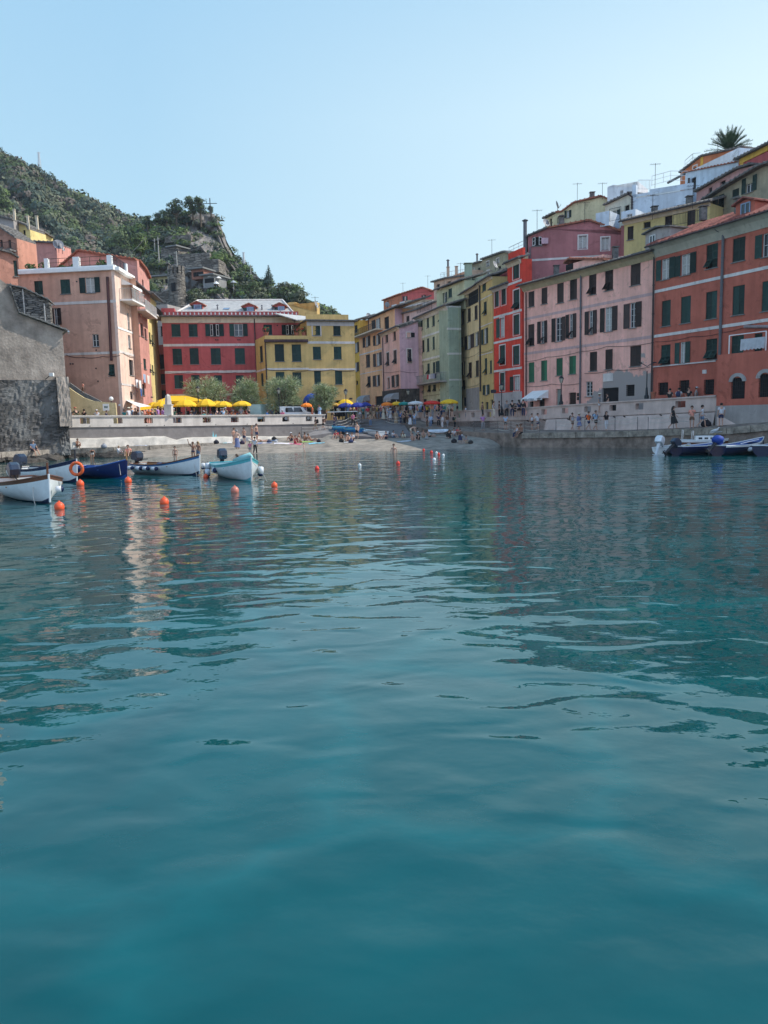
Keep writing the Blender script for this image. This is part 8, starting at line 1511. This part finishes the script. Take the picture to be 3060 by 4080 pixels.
# ================= boats =================
def boat(name, bow, stern, beam, label, hull_m, strake_m, gun_m, in_m, fb=.55, bowh=1.0, transom=.75, bench_m=None, group='moored open boats', draft=.25, keel_m=None, bench=3, cat='boat', z=0, roll=0, sternpost=False):
    """bow and stern are world points on the waterline"""
    B, S = Vector((bow.x,bow.y,0)), Vector((stern.x,stern.y,0)); L = (B-S).length; rz = math.atan2((B-S).y,(B-S).x); t_ = thing(name, Vector((S.x,S.y,z)), label, cat, group, rz=rz); t_.rotation_euler.x = roll
    N = 22; SE = 9
    def half(t): return beam/2*min(1,(transom+(1-transom)*math.sin(min(1,t/.45)*PI/2)))*(1 if t < .45 else max(.0,1-((t-.45)/.55)**2.3))
    def sheer(t): return fb*(1+.10*(1-t)**2) + (bowh-fb)*max(0,(t-.25)/.75)**2.2
    def keel(t): return -draft+(.12 if t < .9 else .12+(t-.9)*2)
    def xx(t,f): return L*t+ (0.0 if t < .9 else (t-.9)*3.0*f*.25*L/5)
    sec = []
    for i in range(N+1):
        t = i/N; h = max(.012,half(t)); s = sheer(t); k = keel(t); row = []
        for j in range(SE+1):
            f = j/SE; a = f**.8; fl = (1-(1-f)**2.4)
            if t > .55: fl = fl*(1-(t-.55)/.45*.55)+f*((t-.55)/.45*.55)
            row.append((xx(t,f), h*fl, k+(s-k)*f**1.15))
        sec.append(row)
    b = MB()
    for sg in (1,-1):
        o = len(b.v)
        for row in sec: b.v += [(x,y*sg,zz) for x,y,zz in row]
        for i in range(N):
            for j in range(SE): a = o+i*(SE+1)+j; b.f.append((a,a+SE+1,a+SE+2,a+1) if sg < 0 else (a,a+1,a+SE+2,a+SE+1)); b.m.append(1 if j >= SE-1 else (2 if j < 2 else 0))
    b.add([(x,y,zz) for x,y,zz in sec[0]]+[(x,-y,zz) for x,y,zz in sec[0][::-1]], [tuple(range(2*SE+2))], 0)
    b.build('hull', [hull_m, strake_m, keel_m or hull_m], t_, True, loc=(0,0,0))
    b = MB()   # inner lining and floor
    for sg in (1,-1):
        o = len(b.v)
        for i,row in enumerate(sec):
            t = i/N; h = max(.008,half(t)-.05); s = sheer(t)-.01; b.v += [(row[-1][0]*.985+.03,h*sg,s),(row[-1][0]*.985+.03,h*.8*sg,max(.08,s-.42)),(row[-1][0]*.985+.03,0,max(.06,s-.45 if t>.8 else .08))]
        for i in range(N):
            for j in range(2): a = o+i*3+j; b.f.append((a,a+1,a+4,a+3) if sg < 0 else (a,a+3,a+4,a+1)); b.m.append(0)
    b.build('inner_lining', in_m, t_, loc=(0,0,0))
    b = MB()
    for sg in (1,-1): b.tube([(row[-1][0],row[-1][1]*sg,row[-1][2]+.015) for row in sec],.035,6)
    b.tube([(0,half(0),sheer(0)+.015),(0,-half(0),sheer(0)+.015)],.035,6); b.build('gunwale', gun_m, t_, loc=(0,0,0))
    for k in range(bench):
        t = .12+.26*k; h = half(t)-.04; b = MB(); b.bx(L*t-.13,L*t+.13,-h,h,sheer(t)-.2,sheer(t)-.16); b.build('bench', bench_m or in_m, t_, loc=(0,0,0))
    b = MB(); i0 = int(N*.8)   # fore deck
    for i in range(i0,N): a,c = sec[i][-1],sec[i+1][-1]; b.quad((a[0],-a[1]+.03,a[2]-.05),(c[0],-c[1]+.01,c[2]-.05),(c[0],c[1]-.01,c[2]-.05),(a[0],a[1]-.03,a[2]-.05))
    b.build('fore_deck', in_m, t_, loc=(0,0,0))
    xb = sec[-1][-1][0]; b = MB(); b.tube([(sec[-1][0][0],0,sec[-1][0][2]),(sec[-1][4][0]+.01,0,sec[-1][4][2]),(xb+.02,0,sheer(1)+.06)],.04,6); b.build('stem', hull_m if gun_m is not B_SH else gun_m, t_, loc=(0,0,0))
    t_['L'] = L; return t_, L, sheer, half
def outboard(t_, cowl_m, x=-.25, y=0, z=.55, tilt=0.0, s=1.0, leg_m=None):
    M = Matrix.Translation((x,y,z))@Matrix.Rotation(tilt,4,'Y'); f = lambda v: tuple(M@(Vector(v)*s)); b = MB()
    pr = [(-.32,.10),(.20,.10),(.27,.30),(.22,.52),(.02,.60),(-.22,.54),(-.34,.36)]; n = len(pr); vs = []
    for y_,k in ((-.19,.86),(-.12,1),(.12,1),(.19,.86)): vs += [f((p[0]*k,y_,.33+(p[1]-.33)*k)) for p in pr]
    fs = [tuple(range(n))[::-1], tuple(3*n+i for i in range(n))]+[(r*n+i,r*n+(i+1)%n,(r+1)*n+(i+1)%n,(r+1)*n+i) for r in range(3) for i in range(n)]
    b.add(vs, fs); ob = b.build('outboard_motor', cowl_m, t_, False, loc=(0,0,0)); b = MB(); b.tube([f((-.05,0,.12)),f((-.07,0,-.35)),f((-.08,0,-.72))],[.11*s,.08*s,.07*s],8); b.box(f((-.12,0,-.72)),(.34*s,.06*s,.05*s)); b.tube([f((-.22,0,-.72)),f((.1,0,-.74))],.05*s,8); b.build('motor_leg', leg_m or METAL, ob, loc=(0,0,0))
    b = MB(); b.tube([f((-.24,0,-.72)),f((-.28,0,-.72))],.03*s,8)
    for k in range(3): a = 2*PI*k/3; b.add([f((-.26,0,-.72)),f((-.29,math.cos(a)*.13,-.72+math.sin(a)*.13)),f((-.23,math.cos(a+.6)*.13,-.72+math.sin(a+.6)*.13))],[(0,1,2)])
    b.build('propeller', leg_m or METAL, ob, loc=(0,0,0)); b = MB(); b.tube([f((.2,0,.2)),f((.45,0,.24)),f((.75,.05,.3))],.025*s,6); b.build('tiller', METAL, ob, loc=(0,0,0)); return ob
FW_ = mat('fender_white',(.62,.64,.66),.45); FB_ = mat('fender_blue',(.01,.02,.07),.4)
def fender(t_, x, y, z, l=.45, r=.11, horiz=True, ang=0):
    b = MB(); d = Vector((math.cos(ang),math.sin(ang),0)) if horiz else Vector((0,0,-1)); c = Vector((x,y,z)); b.tube([c-d*l*.5,c-d*l*.42,c+d*l*.25],[r*.5,r,r],10,0); b.tube([c+d*l*.25,c+d*l*.42,c+d*l*.55],[r*1.0,r*.9,r*.35],10,1); b.tube([c+Vector((0,0,0)),c+Vector((0,0,.3))],.012,4,1); return b.build('fender',[FW_,FB_],t_,True,loc=(0,0,0))
def rope(t_, pts, r=.014, sag=.0, m_=ROPE):
    b = MB(); o = []
    for i in range(len(pts)-1):
        for k in range(8 if i < len(pts)-2 else 9): t = k/8; p = Vector(pts[i]).lerp(Vector(pts[i+1]),t); p.z -= sag*4*t*(1-t); o.append(p)
    b.tube(o, r, 5); return b.build('mooring_rope', m_, t_, loc=(0,0,0))
def bm_(n,c,**k): return mat('boat_'+n,c,.35,.06,3,coat=.25,**k)
BW = bm_('white',(.66,.68,.68)); BN = bm_('navy',(.008,.014,.05)); BBR = bm_('mahogany',(.13,.045,.02)); BBL = bm_('royal',(.006,.016,.09)); BTQ = bm_('turquoise',(.10,.42,.46)); BLB = bm_('blue_strake',(.03,.13,.28)); BWD = bm_('wood',(.3,.16,.07)); BLT = bm_('light_in',(.5,.55,.56)); BBI = bm_('blue_in',(.02,.09,.32)); COWL = mat('cowl_blue_black',(.025,.035,.06),.3,.05,3,coat=.4)
wz = lambda px,py: atZ(px,py,0)
# 1 white boat with mahogany gunwale
bw = wz(200,2008); a1 = Vector((-16.9,34.9,0)); t1,L,sh,hf = boat('rowing_boat', bw, a1, 2.5, 'white boat with mahogany gunwale nearest the camera on the left', BW, BBR, BBR, BWD, fb=.68, bowh=1.12, keel_m=BN)
fender(t1, L*.42, -1.33, .42, .5, .13); fender(t1, L*.98, .42, .55, .3, .13, ang=1.2); rope(t1,[(L*.86,-.35,.95),(L*.93,-.5,.3),(L*.98,-.5,-.1)]); b_ = MB(); b_.tube([(L*.99,0,1.0),(L*1.0,0,1.62)],.045,6); b_.build('mooring_post', BBR, t1, loc=(0,0,0)); b_ = MB(); b_.tube([(L*.2,-.5,.62),(L*.62,-.2,.68)],.05,6); b_.build('oar', mat('oar_wood',(.5,.3,.08),.5), t1, loc=(0,0,0)); outboard(t1, COWL, x=-.1, y=.1, z=.75, tilt=.6, s=1.2)
# 2 white boat with navy strake and life ring
bw2 = wz(307,1922); t2,L,sh,hf = boat('rowing_boat', bw2, Vector((-20.9,44.0,0)), 1.9, 'white boat with navy strake and an orange life ring on its bow', BW, BN, BN, BLT, fb=.62, bowh=1.2, keel_m=BN); outboard(t2, COWL, x=.1, y=.1, z=.75, tilt=.25, s=1.25); rope(t2,[(L*.8,-.5,.85),(L*.86,-.6,.2)]); b_ = MB(); b_.tube([(L*1.0,0,1.0),(L*1.0,0,1.75)],.05,6); b_.build('mooring_post', K_SH, t2, loc=(0,0,0))
p = atY(305,1868,40.2); lr = thing('life_ring', p, 'orange life ring hanging on the bow post of the white boat', 'life ring'); b_ = MB(); n,m_ = 28,10; Rr,rr_ = .31,.085
for i in range(n):
    for j in range(m_): a = 2*PI*i/n; c = 2*PI*j/m_; b_.v.append(((Rr+rr_*math.cos(c))*math.cos(a),rr_*math.sin(c),(Rr+rr_*math.cos(c))*math.sin(a)))
for i in range(n):
    for j in range(m_): b_.f.append((i*m_+j,((i+1)%n)*m_+j,((i+1)%n)*m_+(j+1)%m_,i*m_+(j+1)%m_)); b_.m.append(1 if i%7 == 0 else 0)
b_.build('ring', [mat('ring_orange',(.75,.12,.03),.5), mat('ring_band',(.45,.12,.05),.5)], lr, True, loc=(0,0,0))
# 3 royal blue rowing boat
t3,L,sh,hf = boat('rowing_boat', wz(505,1905), Vector((-18.0,45.2,0)), 1.8, 'royal blue rowing boat between the life ring and the orange buoy', BBL, BBL, BBI, BBI, fb=.55, bowh=1.02, keel_m=BBI); rope(t3,[(L*.92,-.2,1.0),(L*.97,-.3,.2)]); b_ = MB(); b_.tube([(L*1.02,0,1.0),(L*1.02,0,1.5)],.05,6); b_.build('mooring_post', BWD, t3, loc=(0,0,0))
# 4 white boat, blue strake
t4,L,sh,hf = boat('rowing_boat', wz(795,1893), Vector((-15.0,47.2,0)), 1.8, 'white boat with blue strake, row of fenders and dark outboard', BW, BLB, BBR, BWD, fb=.55, bowh=1.12, keel_m=BN); outboard(t4, COWL, x=-.1, y=0, z=.65, tilt=.15, s=1.2)
for k,x in enumerate((.08,.24,.36,.5)): fender(t4, L*x, -.92-(.06 if k else 0), .38, .5, .12)
fender(t4, L*1.0, .3, .5, .35, .13, False); rope(t4,[(L*.93,-.12,1.0),(L*1.0,-.2,-.05)])
# 5 turquoise boat bow on
t5,L,sh,hf = boat('rowing_boat', wz(1003,1920), Vector((-9.1,43.8,0)), 2.1, 'white boat with turquoise inside and padded turquoise bow', BW, BTQ, BTQ, BTQ, fb=.66, bowh=1.18, keel_m=BTQ); outboard(t5, COWL, x=-.15, y=0, z=.8, tilt=.1, s=1.2)
b_ = MB(); b_.tube([(L*.72,-.42,1.0),(L*.86,-.22,1.16),(L*.98,0,1.28),(L*.86,.22,1.16),(L*.72,.42,1.0)],[.1,.15,.2,.15,.1],10); b_.build('bow_cushion', mat('cushion_turq',(.28,.52,.52),.7), t5, True, loc=(0,0,0))
for x,y,z,h in ((.1,-1.0,.55,False),(.15,-1.1,.22,False),(.42,-1.05,.45,True)): fender(t5, L*x, y, z, .42, .15, h)
fender(t5, L*.62, 1.12, .35, .5, .17, False); rope(t5,[(L*1.0,0,1.1),(L*1.0+.35,.55,.3),(L*1.0+.4,.7,-.05)]); rope(t5,[(L*1.01,0,1.15),(L*1.02,-.02,.0)])
# right side boats
rb1 = [('open_boat',(2708,1812),(2612,1797),1.7,'grey white inflatable with a large white tilted outboard', BW, BW, BW, BLT,.35,.5),('motor_boat',(2840,1790),(2722,1786),2.0,'varnished brown boat with a white windscreen frame moored inside', BBR, BBR, BBR, BLT,.55,.85)]
def px_boat(bowp, sternp): return wz(*bowp), wz(*sternp)
bA,sA = Vector((atY(2745,1790,58).x,58,0)), Vector((atY(2632,1790,53.6).x,53.6,0))
t6,L,_,_ = boat('motor_dinghy', bA, sA, 1.6, 'grey white dinghy with a tilted white outboard, leftmost by the quay', BW, BW, BW, BLT, fb=.42, bowh=.6, group='boats moored at the quay'); outboard(t6, mat('cowl_white',(.66,.68,.7),.35,coat=.3), x=-.35, y=0, z=.62, tilt=.55, s=1.25, leg_m=FW_)
b_ = MB(); b_.tube([(.3,-.8,.42),(L*.5,-.85,.45),(L*.85,-.4,.55)],[.16,.17,.12],9); b_.build('tube_side', mat('pvc_grey',(.4,.42,.44),.5), t6, True, loc=(0,0,0))
bB,sB = Vector((atY(2850,1780,61).x+.6,58.5,0)), Vector((atY(2735,1785,57).x,56.5,0))
t7,L,_,_ = boat('motor_boat', Vector((25.8,56.2,0)), Vector((21.9,57.4,0)), 1.9, 'varnished brown launch with white deck and steel hoop frame', BBR, BW, BW, BW, fb=.75, bowh=.95, group='boats moored at the quay')
b_ = MB(); b_.tube([(.4,-.6,.8),(.45,-.6,1.55),(.45,.6,1.55),(.4,.6,.8)],.03,6); b_.tube([(1.1,-.6,.85),(1.15,-.6,1.5),(1.15,.6,1.5),(1.1,.6,.85)],.03,6); b_.build('hoop_frame', STEEL, t7, loc=(0,0,0)); b_ = MB(); b_.bx(1.3,2.7,-.55,.55,.8,1.12); cb = b_.build('cabin', WT, t7, loc=(0,0,0)); b_ = MB(); [b_.bx(1.5+k*.4,1.75+k*.4,-.565,-.552,.88,1.02) for k in range(3)]; b_.build('cabin_window', GLASS, cb, loc=(0,0,0)); b_ = MB(); b_.tube([(L*.55,-.5,1.35),(L*.98,0,1.45)],.025,5); b_.tube([(L*.98,0,.95),(L*.98,0,1.45)],.025,5); b_.build('pulpit_rail', STEEL, t7, loc=(0,0,0))
t8,L,_,_ = boat('rowing_boat', Vector((23.9,53.9,0)), Vector((19.9,52.2,0)), 1.7, 'dark blue boat with white gunwale and a tilted dark outboard', BN, BBL, BW, BBI, fb=.55, bowh=.8, group='boats moored at the quay'); outboard(t8, COWL, x=-.25, y=0, z=.6, tilt=.9, s=1.15); fender(t8,L*.5,-.9,.35,.4,.1); fender(t8,L*.7,-.8,.4,.4,.1)
t9,L,_,_ = boat('rowing_boat', Vector((26.3,53.2,0)), Vector((22.0,50.6,0)), 1.8, 'black and white boat whose motor is wrapped in a bright blue cover', BN, BW, BW, BBI, fb=.6, bowh=1.05, group='boats moored at the quay'); ob = outboard(t9, mat('cover_blue',(.01,.05,.28),.7), x=-.2, y=0, z=.75, tilt=.9, s=1.15)
b_ = MB(); b_.ball((.05,0,1.05),.38,12,sz=.8,sx=1.15); b_.v = [(x+random.uniform(-.03,.03),y+random.uniform(-.03,.03),z+random.uniform(-.03,.03)) for x,y,z in b_.v]; b_.build('motor_cover', mat('cover_blue',(.01,.05,.28),.7), t9, True, loc=(0,0,0)); fender(t9,L*.45,-.95,.35,.45,.14); b_ = MB(); b_.tube([(L*.3,-.7,.75),(L*.75,-.5,.95)],.03,5); b_.build('oar', WT, t9, loc=(0,0,0))
t10,L,_,_ = boat('rowing_boat', Vector((28.6,52.4,0)), Vector((24.2,49.0,0)), 1.8, 'blue boat at the right picture edge with a white gunwale', BN, BBL, BW, BBI, fb=.6, bowh=1.0, group='boats moored at the quay'); fender(t10,L*.3,-.95,.35,.45,.14); rope(t10,[(L*.5,-.9,.6),(L*.8,-1.4,1.6),(L,-1.6,2.0)])
def clutter(t_, L, seed):
    rr = random.Random(seed); b = MB(); c = (L*.66, .1, .22); b.tube([(c[0]+math.cos(a*.5)*(.16+.004*a),c[1]+math.sin(a*.5)*(.16+.004*a),c[2]+.004*a) for a in range(44)],.02,4); b.build('rope_coil', ROPE, t_, loc=(0,0,0))
    b = MB(); b.bx(L*.42,L*.42+.5,-.35,.0,.1,.42); b.build('crate', mat('crate_'+str(seed),rr.choice(((.5,.1,.05),(.1,.25,.5),(.5,.45,.3))),.6), t_, loc=(0,0,0))
    b = MB(); b.ball((L*.3,.35,.5),.26,9,sx=1.5,sz=.5); b.v = [(x+rr.uniform(-.04,.04),y+rr.uniform(-.04,.04),z+rr.uniform(-.03,.03)) for x,y,z in b.v]; b.build('folded_tarpaulin', mat('tarp_'+str(seed),rr.choice(((.45,.45,.42),(.08,.15,.3),(.4,.3,.1))),.8,.2,6), t_, loc=(0,0,0))
for k_,tt in enumerate((t1,t2,t3,t4,t5,t8,t9)): clutter(tt, tt['L'], k_)
# beached rowing boat and covered boats
q0 = onground(1448,1742); q1 = onground(1530,1746); t11,L,_,_ = boat('rowing_boat', q0+Vector((-.2,3.0,0)), q1+Vector((0,0,0)), 1.5, 'small white rowing boat pulled up at the foot of the slipway', BW, BW, BW, BLT, fb=.5, bowh=.85, group=None, z=1.0, draft=.15)
for i,(px,py) in enumerate(((1345,1728),(1392,1734))):
    q = onground(px,py); t12,L,_,_ = boat('covered_boat', q+Vector((-.6,.9,0)), q+Vector((1.2,-1.2,0)), 1.4, ['blue tarpaulin covered boat left on the beach','second blue covered boat right beside the bathers'][i], mat('tarp_blue',(.02,.16,.38),.6), BTQ, BTQ, mat('tarp_blue',(.02,.16,.38),.6), fb=.5, bowh=.7, group='blue covered boats on the beach', z=q.z+.15, draft=.15); b_ = MB(); b_.ball((L*.5,0,.35),.62,12,sx=L*.5/.62*.95,sy=1.0,sz=.55); b_.build('tarpaulin', mat('tarp_blue',(.02,.16,.38),.6), t12, True, loc=(0,0,0))
# seagull
q = atY(2849,1728,56.5); sg_ = thing('seagull', Vector((q.x,q.y,q.z)), 'seagull perched on the launch before the quay', 'bird', rz=2.6); gv = {'t':((.24,0,.13),.02),'a':((.12,0,.15),.055),'b':((0,0,.17),.075),'c':((-.1,0,.2),.06),'n':((-.15,0,.27),.035),'h':((-.17,0,.32),.04),'k':((-.25,0,.31),.01)}
o = inst(skinmesh(gv,[('t','a'),('a','b'),('b','c'),('c','n'),('n','h'),('h','k')],'b','body',mat('gull_white',(.6,.6,.6),.7)),'body',sg_,sc=(1.4,1.4,1.4)); b_ = MB(); [b_.tube([(0,s*.03,.12),(0,s*.03,-.08)],.01,4) for s in (-1,1)]; b_.build('legs', mat('gull_leg',(.6,.4,.1)), sg_, loc=(0,0,0)); b_ = MB(); [b_.add([(-.1,s*.09,.24),(.12,s*.1,.22),(.32,s*.04,.14),(.05,s*.11,.13)],[(0,1,2,3)]) for s in (-1,1)]; b_.build('wings', mat('gull_grey',(.3,.32,.35)), sg_, loc=(0,0,0))
# ================= buoys =================
def buoy(px, py, d, c, label, knob=True, sink=.3):
    """py = pixel row of the waterline at the buoy"""
    p = wz(px,py); r = d*p.y/3060/2; t_ = thing('mooring_buoy', (p.x,p.y,0), label, 'buoy', 'mooring buoys'); m_ = mat('buoy_'+c[0], c[1], .4, .08, 4, coat=.2); b = MB(); b.ball((0,0,r*(1-2*sink)+0),r,16,sz=1.08); b.build('float', m_, t_, True, loc=(0,0,0)); b = MB(); zt = r*(1-2*sink)+r*1.05; b.lathe([(r*.3,zt-.03),(r*.22,zt+r*.12),(r*.2,zt+r*.22),(r*.05,zt+r*.26)],(0,0,0),8)
    if knob: b.build('eye', m_, t_, loc=(0,0,0))
    b = MB(); b.tube([(0,0,0),(.1,-.15,-.6)],.02,5); b.build('chain', METAL, t_, loc=(0,0,0))
OR = ('orange',(.78,.10,.03)); PK = ('faded_pink',(.52,.17,.12)); WH = ('white',(.66,.66,.64)); RD = ('red',(.75,.05,.03)); BR_ = ('brown',(.2,.09,.07))
for a in ((237,2028,40,OR,'large orange buoy under the bow of the nearest white boat'),(320,1934,30,OR,'orange buoy below the life ring'),(511,1922,28,OR,'orange buoy at the bow of the royal blue boat'),(655,2008,37,OR,'round orange buoy floating alone left of centre'),(820,1882,18,BR_,'small brownish buoy above the salmon one'),(820,1903,20,OR,'half sunk salmon buoy between two boats'),(936,1962,34,PK,'faded pink buoy below the turquoise boat'),(1093,1940,26,OR,'orange buoy right of the turquoise boat'),(1263,1870,18,RD,'bright red buoy in the middle of the bay'),(1433,1857,14,WH,'white buoy right of the middle red one'),(1586,1849,16,RD,'red buoy below the wading woman'),(1688,1795,10,RD,'farthest red buoy near the beach'),(1719,1804,12,RD,'second farthest red buoy'),(1739,1807,11,WH,'white buoy next to the third red one'),(1748,1812,11,RD,'third small red buoy in the cluster'),(1766,1817,12,WH,'rightmost small white buoy'),(1730,1834,14,WH,'nearest white buoy of the small cluster')): buoy(*a)

# ================= thin summer haze =================
b_ = MB(); b_.bx(-320,320,-130,400,-2.2,150); hz_ = b_.build('haze', mat('haze_tmp',(1,1,1))); m = bpy.data.materials.new('air'); m.use_nodes = True; t = m.node_tree
for n_ in list(t.nodes):
    if n_.type != 'OUTPUT_MATERIAL': t.nodes.remove(n_)
vv = t.nodes.new('ShaderNodeVolumePrincipled'); vv.inputs['Color'].default_value = (.78,.88,1,1); vv.inputs['Density'].default_value = .00016; vv.inputs['Anisotropy'].default_value = .3
t.links.new(vv.outputs[0], t.nodes['Material Output'].inputs['Volume']); hz_.data.materials.clear(); hz_.data.materials.append(m); tag(hz_, kind='stuff')
